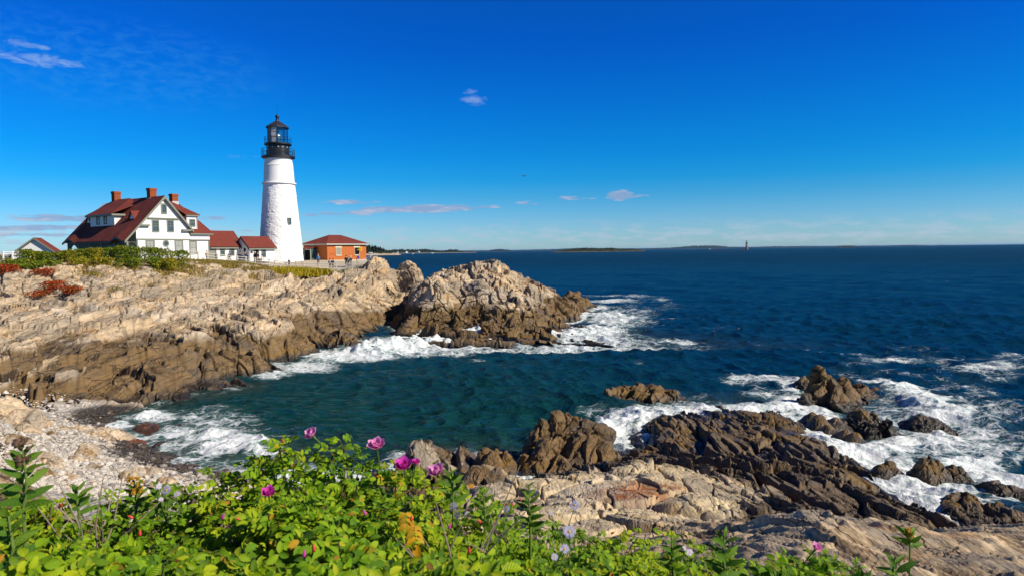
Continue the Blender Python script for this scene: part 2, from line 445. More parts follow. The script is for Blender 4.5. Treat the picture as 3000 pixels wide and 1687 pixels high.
# foreground ledge and bank
LEDGE = ctrl([
 (1020,1165,'z',0.0),(1040,1112,'Y',31.5),(1100,1135,'Y',30.3),(1170,1175,'z',0.5),(1290,1195,'z',0.25),(1330,1172,'z',-0.3),(1100,1215,'Y',26.0),(980,1180,'z',0.4),
 (1200,1230,'Y',22),(1350,1210,'Y',23.5),(1400,1270,'Y',18),(1300,1300,'Y',17),
 (1440,1165,'Y',28.5),(1540,1140,'z',0.1),(1560,1150,'Y',27.6),(1600,1112,'z',0.0),(1640,1110,'Y',33),(1625,1062,'Y',36.4),(1690,1036,'Y',37.2),(1780,1052,'Y',37.2),(1900,1032,'Y',38.5),(1960,1045,'Y',37.5),(2030,1082,'z',0.25),
 (1690,1080,'Y',34.6),(1800,1085,'Y',34),(1900,1075,'Y',35),(1800,1120,'Y',31),(1700,1145,'Y',27.8),(1950,1110,'Y',32),(2040,1110,'Y',32.2),
 (2110,1127,'Y',31.6),(2150,1152,'z',0.1),(2200,1182,'z',0.1),(2250,1212,'z',0.1),(2330,1255,'z',0.1),(2400,1295,'z',0.1),(2480,1345,'z',0.1),(2576,1400,'z',0.15),(2640,1430,'z',0.1),
 (1900,1180,'Y',25.5),(1780,1175,'Y',25.5),(1650,1160,'Y',25.5),(1550,1200,'Y',21.5),(1650,1215,'Y',21.2),(1600,1280,'Y',17),(1850,1280,'Y',17.5),(1500,1290,'Y',16.5),(2050,1280,'Y',18.6),(2050,1190,'Y',25.2),
 (2200,1250,'Y',22),(2250,1300,'Y',19.2),(2350,1300,'Y',21),(1700,1370,'Y',12.6),(1900,1380,'Y',12.2),(2150,1350,'Y',15.2),(2350,1340,'Y',18.4),(2430,1390,'Y',18),(2200,1420,'Y',13),(2450,1440,'Y',16.0),(2576,1460,'Y',17.5),
 (0,12,'w',4.9),(-6,12,'w',4.4),(6,12,'w',5.0),(-12,14,'w',2.6),(-20,16,'w',2.6),(-10,20,'w',1.2),(-16,22,'w',1.2),(14,10,'w',4.6),(0,7,'w',6.2),(-6,7,'w',6.0),(6,7,'w',6.0),(0,3.6,'w',7.9),(-4,3.6,'w',7.9),(4,3.6,'w',7.9),(0,0,'w',8.4),(-6,-2,'w',8.6),(6,-2,'w',8.5),(-14,4,'w',7.5),(14,4,'w',6.5),(20,10,'w',3),
 # sea bed
 (1020,1130,'z',-1.2),(1200,1110,'z',-1.3),(1320,1080,'z',-1.8),(1480,1030,'z',-1.6),(1560,1060,'z',-1.0),(1560,1105,'z',-0.6),(1620,1010,'z',-2),(1800,1000,'z',-2),(2000,1030,'z',-1.0),(2100,1070,'z',-1.0),(2180,1120,'z',-1.0),
 (2280,1180,'z',-1.0),(2380,1240,'z',-0.9),(2480,1290,'z',-0.9),(2576,1330,'z',-0.9),(2700,1380,'z',-0.9),(2400,1100,'z',-2),(2600,1200,'z',-2),(900,1140,'z',-1.0),(800,1170,'z',-0.4),
 (700,1190,'z',-0.1),(760,1215,'z',0.3),(850,1230,'z',0.6),(900,1300,'z',1.8),(700,1300,'z',1.2),(500,1330,'z',1.6),
])
ISLET = ctrl([
 (982,850,'z',0.0),(1040,842,'z',0.0),(1110,842,'z',0.0),(1190,822,'z',0.0),(1240,840,'z',0.0),(1310,838,'z',0.0),(1360,832,'z',0.0),(1420,830,'z',0.0),(1468,822,'z',0.0),(1466,795,'z',0.0),
 (1080,691,'Y',95),(1052,726,'Y',93.5),(1130,687,'Y',97),(1180,666,'Y',99),(1220,662,'Y',100),(1260,668,'Y',101),(1292,695,'Y',101),(1340,712,'Y',103),(1400,736,'Y',106),(1435,758,'Y',108),(1455,778,'Y',110),
 (1100,780,'Y',86),(1160,780,'Y',87.5),(1200,750,'Y',91),(1200,700,'Y',96),(1250,710,'Y',96),(1300,760,'Y',90.5),(1300,800,'Y',84.5),(1230,800,'Y',84),(1400,780,'Y',94),(1400,805,'Y',89.5),(1030,805,'Y',83.5),(1045,765,'Y',88),(1100,730,'Y',91.5),(1150,725,'Y',93),(1350,745,'Y',97),
 (1100,697,'Y',100),(1220,669,'Y',105),(1340,720,'Y',108),
 (1010,800,'Y',96),(1030,745,'Y',104),
 (970,870,'z',-1.5),(1100,865,'z',-1.6),(1200,850,'z',-1.3),(1310,868,'z',-1.6),(1430,845,'z',-1.5),(1520,822,'z',-1.5),(1520,780,'z',-1.5),(1000,790,'z',-1.4),(1015,760,'z',-1.5),
])
ISLET += [np.array(p, float) for p in [(-17.5,112,-2),(-10,118,-2),(0,120,-2),(10,122,-1.5),(14,124,-1.2),(-8,111,3.0),(0,113,2.0),(22,112,-2),(-19,104,-2),(20,100,-2.2)]]
h_head = HF(HEAD, -110, 16, 14, 165, 0.5)
h_ledge = HF(LEDGE, -34, 34, -6, 48, 0.25, c=0.8)
h_islet = HF(ISLET, -32, 40, 66, 135, 0.5)

def geology(P, N, dip, sc, seed, amps, warp=0.35, tilt=1.0, bias=(0, 0, 0), sizes=((1.5, 12, 4.2), (0.8, 5.5, 1.9), (0.36, 2.2, 0.8), (0.16, 0.9, 0.36)), ow=(1, 1, 1, 1), groove=0.55):
    """layered, jointed rock relief: offset along the normal, crack mask, block random"""
    ca, sa = math.cos(dip), math.sin(dip)
    W = np.stack([vnoise(P * 0.35 / sc + 3.1, seed), vnoise(P * 0.35 / sc + 9.7, seed + 1), vnoise(P * 0.35 / sc + 5.3, seed + 2)], -1) * warp * sc
    W = W + np.stack([vnoise(P * 1.7 / sc, seed + 3), vnoise(P * 1.7 / sc + 4, seed + 4), vnoise(P * 1.7 / sc + 8, seed + 5)], -1) * warp * 0.22 * sc
    Q = P + W
    B = np.stack([Q[..., 0] * sa + Q[..., 2] * ca, Q[..., 1], Q[..., 0] * ca - Q[..., 2] * sa], -1)
    off = 0; crack = 0; cell = 0.5
    for k, (a, sz) in enumerate(zip(amps, sizes)):
        if a == 0: continue
        v, c, r = facet(B / (np.array(sz) * sc), seed + 20 * k, tilt=tilt, bias=bias, edge=(0.055, 0.085, 0.14, 0.2)[k], ow=ow[k])
        off = off + a * sc * v
        crack = np.maximum(crack, c * [1.0, 1.0, 0.7, 0.4][k])
        if k < 3: off = off - c * min(sz) * sc * groove * (0.4, 0.4, 0.3)[k]
        if k == 1: cell = r
    return off, crack, cell

QL = 1.0
def steps(P, dx, dy, period, seed, jump=0.07, blocky=0.8, cells=(1.7, 7.0, 1.6)):
    """ledges: a sudden rise, then a gentle fall, repeating along (dx, dy), with jagged block-edged risers"""
    s = period / 3.0
    v, c, r = facet(P / (np.array(cells) * s), seed, tilt=0.3, edge=0.12)
    u = (P[..., 0] * dx + P[..., 1] * dy) / period + 0.9 * vnoise(P * 0.16 / s, seed + 1) + blocky * 0.32 * v
    f = u - np.floor(u)
    saw = np.where(f < jump, f / jump, (1 - f) / (1 - jump)) - 0.5
    mod = 0.35 + 1.3 * sstep(-0.35, 0.6, vnoise(P * 0.11 / s + 7.7, seed + 2))
    return saw * mod

def polar_land(name, hf, az0, az1, ncol, nrow, r0, r1, mat, fn, wy=1.0, dr=0.12, post=None):
    """land mesh on rays fanning out from the viewpoint's foot, rows spread along each profile's length"""
    ncol = int(ncol * QL); nrow = int(nrow * QL)
    az = np.linspace(az0, az1, ncol)
    rr = np.exp(np.linspace(math.log(r0), math.log(r1), 1400))
    X = np.tan(az)[None, :] * rr[:, None]; Y = np.repeat(rr[:, None], ncol, 1)
    Z = hf(X, Y)
    sy = (Z - EYE[2]) / Y
    d = np.sqrt((np.diff(sy, axis=0) * wy) ** 2 + (dr * np.diff(np.log(rr))[:, None]) ** 2)
    # smooth across columns so neighbouring profiles stay in step
    k = 15; pad = np.pad(d, ((0, 0), (k, k)), mode='edge'); cs = np.cumsum(pad, 1)
    d = (cs[:, 2 * k:] - cs[:, :-2 * k])[:, :ncol] / (2 * k) if pad.shape[1] - 2 * k == ncol else d
    L = np.vstack([np.zeros((1, ncol)), np.cumsum(d, 0)])
    out = np.empty((nrow, ncol))
    for j in range(ncol):
        out[:, j] = np.interp(np.linspace(0, L[-1, j], nrow), L[:, j], rr)
    Y = out; X = np.tan(az)[None, :] * Y
    Z = hf(X, Y)
    e = 0.35
    nx = -(hf(X + e, Y) - hf(X - e, Y)) / (2 * e); ny = -(hf(X, Y + e) - hf(X, Y - e)) / (2 * e)
    N = np.stack([nx, ny, np.ones_like(nx)], -1); N /= np.linalg.norm(N, axis=-1, keepdims=True)
    P = np.stack([X, Y, Z], -1)
    P2, attrs = fn(P, N)
    return grid_mesh(name, P2, mat, attrs, smooth=True), P2

def poly_soft(poly, x, y, w):
    """soft inside mask of a world polygon (xy)"""
    P = np.array(poly)[:, :2]; n = len(P)
    inside = np.zeros(x.shape, bool); dist = np.full(x.shape, 1e9)
    for i in range(n):
        a = P[i]; b = P[(i + 1) % n]
        c = ((a[1] > y) != (b[1] > y)) & (x < (b[0] - a[0]) * (y - a[1]) / (b[1] - a[1] + 1e-12) + a[0])
        inside ^= c
        ab = b - a; t = np.clip(((x - a[0]) * ab[0] + (y - a[1]) * ab[1]) / (ab @ ab), 0, 1)
        dist = np.minimum(dist, np.hypot(x - a[0] - t * ab[0], y - a[1] - t * ab[1]))
    return np.clip(0.5 + np.where(inside, dist, -dist) / (2 * w), 0, 1)

M_HEAD = rock_mat('headland_rock', R(28), sc=0.55)
M_ISLE = rock_mat('islet_rock', R(-25), sc=0.6)
M_LEDGE = rock_mat('ledge_rock', R(-50), pale_a=(0.60, 0.46, 0.25), pale_b=(0.74, 0.61, 0.38), grey=(0.40, 0.34, 0.27), dark=(0.128, 0.096, 0.064), sc=1.1, streak=0.5)

# soil / lawn / path on the plateau: where the buildings and paths stand
PLATEAU = [(-110, 84), (-72, 83.5), (-58, 86.5), (-50, 92), (-45.5, 99), (-41, 103.5), (-35, 106.5), (-30, 108.5), (-26.5, 110.5), (-24.0, 113.0), (-22.8, 116.5), (-26, 124), (-36, 134), (-60, 146), (-110, 146)]

def head_fn(P, N):
    x, y, z = P[..., 0], P[..., 1], P[..., 2]
    soil = poly_soft(PLATEAU, x, y, 1.1)
    big = 0.7 * fbm(P * 0.09, 3, 5)
    off, crack, cell = geology(P, N, R(28), 1.35, 40, (0.24, 0.11, 0.03, 0.008), ow=(.3, .4, .7, 1), groove=0.4)
    beach = sstep(1.0, 0.2, z) * sstep(46, 43, y) 
    beach = np.maximum(beach, sstep(1.9, 1.2, z) * sstep(41.5, 39.5, y))
    amp = (1 - soil) * (1 - beach) * sstep(-1.8, 0.2, z)
    # a long stepped ledge pattern along the strike (terraces)
    X_ = (4.0, 1.7, 1.6)
    terr = 0.75 * steps(P, -1.0, 0.06, 6.0, 301) + 1.25 * steps(P, 0.40, 0.92, 7.5, 305, jump=.04, cells=X_) + 0.28 * steps(P, 0.45, 0.89, 2.6, 311, cells=X_) + 0.13 * steps(P, -1.0, 0.05, 1.9, 315) + 0.06 * steps(P, 0.5, 0.87, 1.1, 321, cells=X_)
    Pn = P + N * ((off + big * 0.4) * amp)[..., None]
    Pn[..., 2] += terr * amp
    Pn[..., 2] += 0.06 * fbm(P * 0.5, 3, 9) * np.maximum(soil, beach)
    tsh = 1.0 * sstep(45.5, 50, y) * sstep(100, 84, y)
    tone = sstep(1.0, 2.7, Pn[..., 2] - tsh + 0.9 * fbm(P * 0.13, 3, 21))
    tone = tone * 0.75 + 0.12
    tone = np.where(beach > 0.3, 0.55, tone)
    return Pn, {'crack': crack * amp, 'cell': cell, 'tone': tone, 'soil': soil, 'rust': np.zeros_like(z), 'beach': beach}

def head_material():
    """rock with lawn / trodden earth where the plateau is"""
    m = M_HEAD.copy(); m.name = 'headland_ground'
    t = NT.__new__(NT); t.mat = m; t.t = m.node_tree
    out = [n for n in t.t.nodes if n.type == 'OUTPUT_MATERIAL'][0]; t.out = out
    src = out.inputs[0].links[0].from_socket
    p = t.pos()
    g = t.mix(t.noise(p, 1.2, 5, 0.7), (0.05, 0.075, 0.015), (0.14, 0.13, 0.04))
    path = t.attr('path')
    g = t.mix(path, g, t.mix(t.noise(p, 3.0, 5, 0.7), (0.42, 0.35, 0.26), (0.52, 0.45, 0.35)))
    soil = t.bsdf(g, 0.95, 0.1, t.bump(t.noise(p, 6.0, 4), 0.6, 0.08))
    bc = t.mix(t.vor(p, 5.0, 'F1', 1), (0.30, 0.27, 0.23), (0.52, 0.48, 0.42))
    zz = t.sep(p)[2]
    bc = t.mix(t.ramp(t.math('ADD', zz, t.math('MULTIPLY', t.math('SUBTRACT', t.noise(p, 0.8, 3), 0.5), 0.4)), [(0.16, 1.0), (0.36, 0.0)]), bc, (0.05, 0.045, 0.038))
    be = t.bsdf(bc, 0.7, 0.3, t.bump(t.vor(p, 5.0), 0.9, 0.12))
    s1 = t.mixs(t.ramp(t.attr('beach'), [(0.3, 0.0), (0.6, 1.0)]), src, be)
    s2 = t.mixs(t.ramp(t.math('ADD', t.attr('soil'), t.math('MULTIPLY', t.math('SUBTRACT', t.noise(p, 0.9, 4), 0.5), 0.5)), [(0.42, 0.0), (0.55, 1.0)]), s1, soil)
    t.t.links.new(s2, out.inputs[0])
    return m
PATH = [(-52, 100.5), (-46, 104.5), (-40, 109.5), (-36, 111.0), (-31, 109.8), (-26, 111.5), (-23, 115.5), (-26, 121), (-33, 122), (-35, 126), (-40, 126), (-44, 116), (-50, 108), (-56, 104)]
def head_fn2(P, N):
    Pn, a = head_fn(P, N)
    a['path'] = poly_soft(PATH, P[..., 0], P[..., 1], 0.8)
    return Pn, a

head_o, head_P = polar_land('headland', h_head, R(-41.5), R(-3.0), 1000, 760, 22.0, 160.0, head_material(), head_fn2)
tag(head_o, kind='structure')

RUST = [atz(1290, 1245, 3.0), atz(1640, 1233, 2.7), atz(1600, 1245, 2.9), atz(1560, 1255, 3.0)]
PALE = [atz(*q) for q in [(1150,1205,1.2),(1330,1205,2.2),(1440,1178,2.3),(1560,1150,2.2),(1640,1138,2.0),(1760,1163,2.1),(1800,1178,2.2),(1935,1205,2.3),(1905,1255,2.8),(1830,1290,3.1),(1760,1330,3.6),(1660,1420,5.0),(1250,1440,5.0),(1150,1300,3.0)]]
SLABP = [atz(*q) for q in [(1010,1165,0.3),(1015,1100,1.4),(1060,1100,1.4),(1130,1150,0.9),(1170,1170,0.6),(1080,1190,0.6)]]
def ledge_fn(P, N):
    x, y, z = P[..., 0], P[..., 1], P[..., 2]
    bank = sstep(6.2, 7.2, z)
    off, crack, cell = geology(P, N, R(-42), 0.85, 140, (0.26, 0.15, 0.035, 0.008), warp=0.25, bias=(0, 0, 0.4), ow=(.3, .4, .7, 1), sizes=((1.6, 8.0, 3.2), (0.85, 3.6, 1.5), (0.34, 1.5, 0.6), (0.14, 0.6, 0.25)))
    off_p, crack_p, cell_p = geology(P, N, R(-25), 0.9, 170, (0.26, 0.12, 0.02, 0.004), warp=0.22, ow=(.35, .35, .5, .6), groove=.26, sizes=((2.7, 3.9, 3.0), (1.2, 1.8, 1.3), (0.36, 0.6, 0.4), (0.15, 0.25, 0.2)))
    amp = (1 - bank) * sstep(-1.6, 0.1, z)
    pale = np.maximum(poly_soft(PALE, x, y, 0.8), poly_soft(SLABP, x, y, 0.3))
    off = off * (1 - pale) + off_p * pale; crack = np.where(pale > .5, crack_p, crack); cell = np.where(pale > .5, cell_p, cell)
    terr = (0.34 * steps(P, 1.0, 0.12, 2.3, 331) + 0.15 * steps(P, 1.0, 0.05, 0.9, 341, jump=.12) + 0.035 * steps(P, 1.0, 0.0, 0.36, 351, jump=.2)) * (1 - 0.85 * pale)
    Pn = P + N * ((off + 0.2 * fbm(P * 0.3, 3, 77)) * amp)[..., None]
    Pn[..., 2] += terr * amp - 0.14 * amp * (1 - pale)
    near = sstep(12.0, 8.0, y)
    tone = np.maximum(pale * 0.8, near * 0.7) + 0.05 + 0.05 * sstep(1.0, 3.5, z)
    rust = np.zeros_like(z)
    for q, r in zip(RUST, (0.7, 1.0, 0.9, 0.7)):
        rust = np.maximum(rust, np.exp(-((x - q[0]) ** 2 / (r * 1.6) + (y - q[1]) ** 2 / (r * 0.5))))
    rust = rust * sstep(0.45, 0.6, 0.5 + 0.5 * fbm(P * 1.5, 3, 88) + rust * 0.25)
    return Pn, {'crack': crack * amp, 'cell': cell, 'tone': tone, 'rust': rust}
ledge_o, ledge_P = polar_land('shore_ledge', h_ledge, R(-38), R(41), 1250, 900, 2.6, 46.0, M_LEDGE, ledge_fn, dr=0.35)
tag(ledge_o, kind='structure')

def islet_fn(P, N):
    z = P[..., 2]
    off, crack, cell = geology(P, N, R(-25), 1.25, 240, (0.38, 0.22, 0.07, 0.02), ow=(.5, .6, .8, 1), sizes=((2.3, 7.5, 5.0), (1.1, 3.6, 2.2), (0.45, 1.5, 0.9), (0.18, 0.6, 0.36)), groove=.5)
    amp = sstep(-0.9, 1.1, z)
    terr = 1.0 * steps(P, 0.35, 0.93, 8.0, 365, jump=.05, cells=(4.0, 1.7, 1.6)) + 0.5 * steps(P, 0.75, 0.65, 4.6, 361) + 0.18 * steps(P, 0.8, 0.6, 1.5, 371)
    Pn = P + N * ((off + 0.5 * fbm(P * 0.12, 3, 33)) * amp)[..., None]
    Pn[..., 2] += terr * amp
    tone = sstep(1.6, 4.2, Pn[..., 2] + 0.8 * fbm(P * 0.15, 3, 51) - 0.09 * np.maximum(0, P[..., 0] - 4)) * 0.78 + 0.1
    return Pn, {'crack': crack * amp, 'cell': cell, 'tone': tone, 'rust': np.zeros_like(z)}
islet_o, islet_P = polar_land('rock_islet', h_islet, R(-13.5), R(9.5), 760, 520, 70.0, 126.0, M_ISLE, islet_fn)
tag(islet_o, 'large pale craggy rock islet with dark wet foot standing off the headland tip', 'rock islet')
# ------------------------------------------------------------------ sea
# rocks standing in the water: (picture waterline centre x, y, half width px, height px, kind)
SEA_ROCKS = []   # filled here as (world x, y, radius) so that surf forms round them

def land_h(x, y):
    h = np.full(np.shape(x), -9.0)
    for hf in (h_head, h_ledge, h_islet):
        m = (x > hf.x0 + .6) & (x < hf.x1 - .6) & (y > hf.y0 + .6) & (y < hf.y1 - .6)
        if m.any():
            h[m] = np.maximum(h[m], hf(x[m], y[m]))
    return h

# foam patches: (picture x, y, half-width, half-height, strength)
FOAM = [(900,890,60,12,.8),(985,866,70,20,1.0),(1060,855,80,22,1.0),(1120,862,70,26,.95),(1190,835,45,24,1.0),(1175,812,30,14,1.0),(1250,862,90,12,.75),(1350,852,70,14,.9),(1420,842,90,16,.95),(1500,836,80,14,.85),(1540,800,70,20,.8),(1560,820,60,10,.6),(1300,800,10,12,.9),
 (1500,775,40,8,.7),(1540,757,80,5,.7),(1640,752,50,4,.5),(1690,860,80,6,.75),(1620,872,50,5,.6),(1440,876,70,4,.6),(1200,905,40,5,.45),(1170,888,60,6,.5),(800,912,70,10,.7),(700,938,60,8,.6),(655,948,40,6,.55),
 (1605,905,18,5,.4),(1610,935,8,14,.3),
 (1540,1065,60,22,.9),(1545,1095,50,28,1.0),(1600,1055,60,18,.9),(1580,1125,30,10,.8),(1480,1035,50,8,.5),(1690,1010,60,6,.6),(1760,995,40,6,.5),
 (1930,955,110,16,.8),(1900,985,70,14,.6),(1850,1022,60,10,.55),(1990,1010,60,22,.9),(2010,970,60,18,.9),(2060,1050,60,30,.95),(2040,1100,50,24,1.0),(2110,1110,60,30,1.0),(2200,960,70,14,.9),(2270,980,60,22,.95),(2320,1015,70,26,.95),(2390,1050,70,26,.85),
 (2180,1140,70,34,1.0),(2260,1110,70,34,1.0),(2330,1100,80,30,.95),(2260,1180,60,26,1.0),(2340,1220,60,24,1.0),(2420,1110,90,34,.8),(2450,1170,90,30,.95),(2400,1240,60,24,1.0),(2520,1200,60,24,.9),(2500,1130,70,26,.65),(2480,1280,40,14,.8),(2550,1150,40,20,.55),(2560,1300,40,10,.6),
 (2140,890,90,6,.5),(2250,905,110,10,.62),(2380,905,120,8,.5),(2470,925,110,14,.62),(2540,905,60,14,.5),(2400,965,70,14,.55),(2470,985,60,14,.5),(2530,945,50,10,.5),(2300,940,60,6,.45),(2560,1010,30,20,.4),(2050,880,60,5,.35),(1900,868,40,3,.3),
 (380,1045,70,14,.7),(480,1050,60,14,.6),(560,1065,70,16,.65),(420,1085,90,20,.72),(520,1100,90,18,.8),(600,1115,80,20,.95),(560,1130,90,14,.9),(660,1140,60,16,.8),(480,1150,80,14,.62),(420,1120,50,20,.6),(340,1090,40,26,.65),(620,1165,60,14,.6),(300,1050,40,12,.6),(700,1100,50,14,.4),(360,1150,40,16,.5),
 (1330,1110,16,24,.45),(1000,1150,30,14,.6),(980,1165,30,10,.7),(1120,1125,60,10,.3),(870,1140,40,14,.5),(2340,1085,300,120,.58),(2480,1090,150,90,.56),(290,1075,50,26,.75),(1650,800,150,26,.34),(1780,830,120,16,.30),(1560,745,110,5,.55),(2540,1220,80,40,.9),(2330,920,300,60,.36),(470,1090,230,80,.55),(880,896,120,16,.95),(760,922,90,14,.85),(680,940,70,12,.8),(1000,872,120,24,.9),(1560,800,110,34,.55),(1640,775,120,20,.4),(1280,960,20,6,.15),(1340,1140,30,12,.5)]

def foam_field(x, y, pic):
    f = np.zeros(x.shape)
    for fx, fy, rx, ry, st in FOAM:
        d = ((pic[..., 0] - fx) / (rx * 1.25)) ** 2 + ((pic[..., 1] - fy) / (ry * 1.25)) ** 2
        f = np.maximum(f, st * np.clip(1.15 - d, 0, 1) ** 0.7)
    return f

def sea_waves(x, y, r, rng):
    z = np.zeros_like(x); dx = np.zeros_like(x); dy = np.zeros_like(x)
    spacing = np.maximum(r * r / 10 * np.where(r < 62, 0.00066, 0.00048), r * 0.0016)
    for k in range(54):
        lam = 0.55 * (24 / 0.55) ** (k / 53.0)
        th = math.radians(235) + rng.normal() * (0.5 if lam > 6 else 0.7)
        a = 0.013 * lam ** 0.92 * (0.5 if lam > 8 else (1.5 if lam < 3 else 1.0))
        kx, ky = math.cos(th) * 2 * math.pi / lam, math.sin(th) * 2 * math.pi / lam
        ph = rng.uniform(0, 6.28)
        w = sstep(1.6, 3.2, lam / spacing)
        amod = a * w * (0.65 + 0.35 * np.sin(kx * 0.13 * x - ky * 0.11 * y + ph * 3))
        arg = kx * x + ky * y + ph
        z += amod * np.sin(arg)
        c = amod * np.cos(arg) * 0.75
        dx += c * math.cos(th); dy += c * math.sin(th)
    return z, dx, dy

def build_sea():
    ncol = 1150
    az = np.linspace(R(-45), R(45), ncol)
    dl = np.concatenate([np.linspace(0.62, 0.16, 700), np.linspace(0.16, 0.004, 330)[1:], np.geomspace(0.004, 0.00008, 40)[1:]])
    Yr = 10.0 / dl
    Y = np.repeat(Yr[:, None], ncol, 1); X = np.tan(az)[None, :] * Y
    r = np.hypot(X, Y)
    rng = np.random.default_rng(5)
    P0 = np.stack([X, Y, np.zeros_like(X)], -1)
    z, dx, dy = sea_waves(X, Y, r, rng)
    lh = np.full(X.shape, -9.0)
    m = (Y < 170) & (np.abs(X) < 120)
    lh[m] = land_h(X[m], Y[m])
    pic = proj(P0)
    foam = foam_field(X, Y, pic)
    foam = np.where(Y < 200, foam, 0)
    n1 = fbm(P0 * 0.33 + 2, 4, 61); n2 = fbm(P0 * 1.3, 3, 62)
    # surf along every shore: more where the sea is open (to the east)
    shore = sstep(-1.3, 0.05, lh)
    expo = sstep(-24, -6, X) * 0.5 + sstep(2, 14, X) * 0.45
    foam = np.maximum(foam, shore * (0.25 + 0.5 * expo) + 0.22 * sstep(-0.45, 0.0, lh))
    foam = np.clip(foam + 0.25 * (n1 * 0.7 + n2 * 0.4) * sstep(0.05, 0.3, foam), 0, 1)
    calm = 1 - 0.65 * sstep(-26, -40, -Y) * 0
    cove = sstep(-2, -14, X) * sstep(75, 60, Y)
    z = z * (1 - 0.45 * cove); 
    turb = sstep(0.45, 1.0, foam)
    near = sstep(140, 60, Y)
    z = z + turb * (0.08 + 0.16 * n1 + 0.11 * n2 + 0.05 * fbm(P0 * 4.0, 3, 63))
    # breakers
    for (bx0, by0, bx1, by1, h, w) in [(930,884,1190,846,1.0,2.2),(1380,850,1560,826,.55,2.0),(1500,1075,1600,1060,.55,1.6),(2190,975,2420,1060,.3,1.4),(520,1120,690,1135,.3,.9),(1150,815,1200,812,1.1,1.8)]:
        a = atz(bx0, by0); b = atz(bx1, by1); ab = (b - a)[:2]
        t = np.clip(((X - a[0]) * ab[0] + (Y - a[1]) * ab[1]) / (ab @ ab), 0, 1)
        d = np.hypot(X - a[0] - t * ab[0], Y - a[1] - t * ab[1]) + 0.9 * n1 * w
        z = z + h * np.exp(-(d / w) ** 2) * (0.75 + 0.5 * n2)
    # keep the sheet just under the land where it runs beneath it
    z = np.where(lh > 0.6, -0.4, z)
    shallow = np.clip(sstep(-1.3, 0.0, lh), 0, 1)
    X2 = X + np.where(Y < 150, dx, 0); Y2 = Y + np.where(Y < 150, dy, 0)
    green = sstep(95, 35, Y) * sstep(24, -4, X)
    P = np.stack([X2, Y2, z], -1)
    return grid_mesh('sea_water', P, sea_mat(), {'foam': foam, 'shallow': shallow, 'green': green, 'far': sstep(60, 700, r)}, smooth=True), P

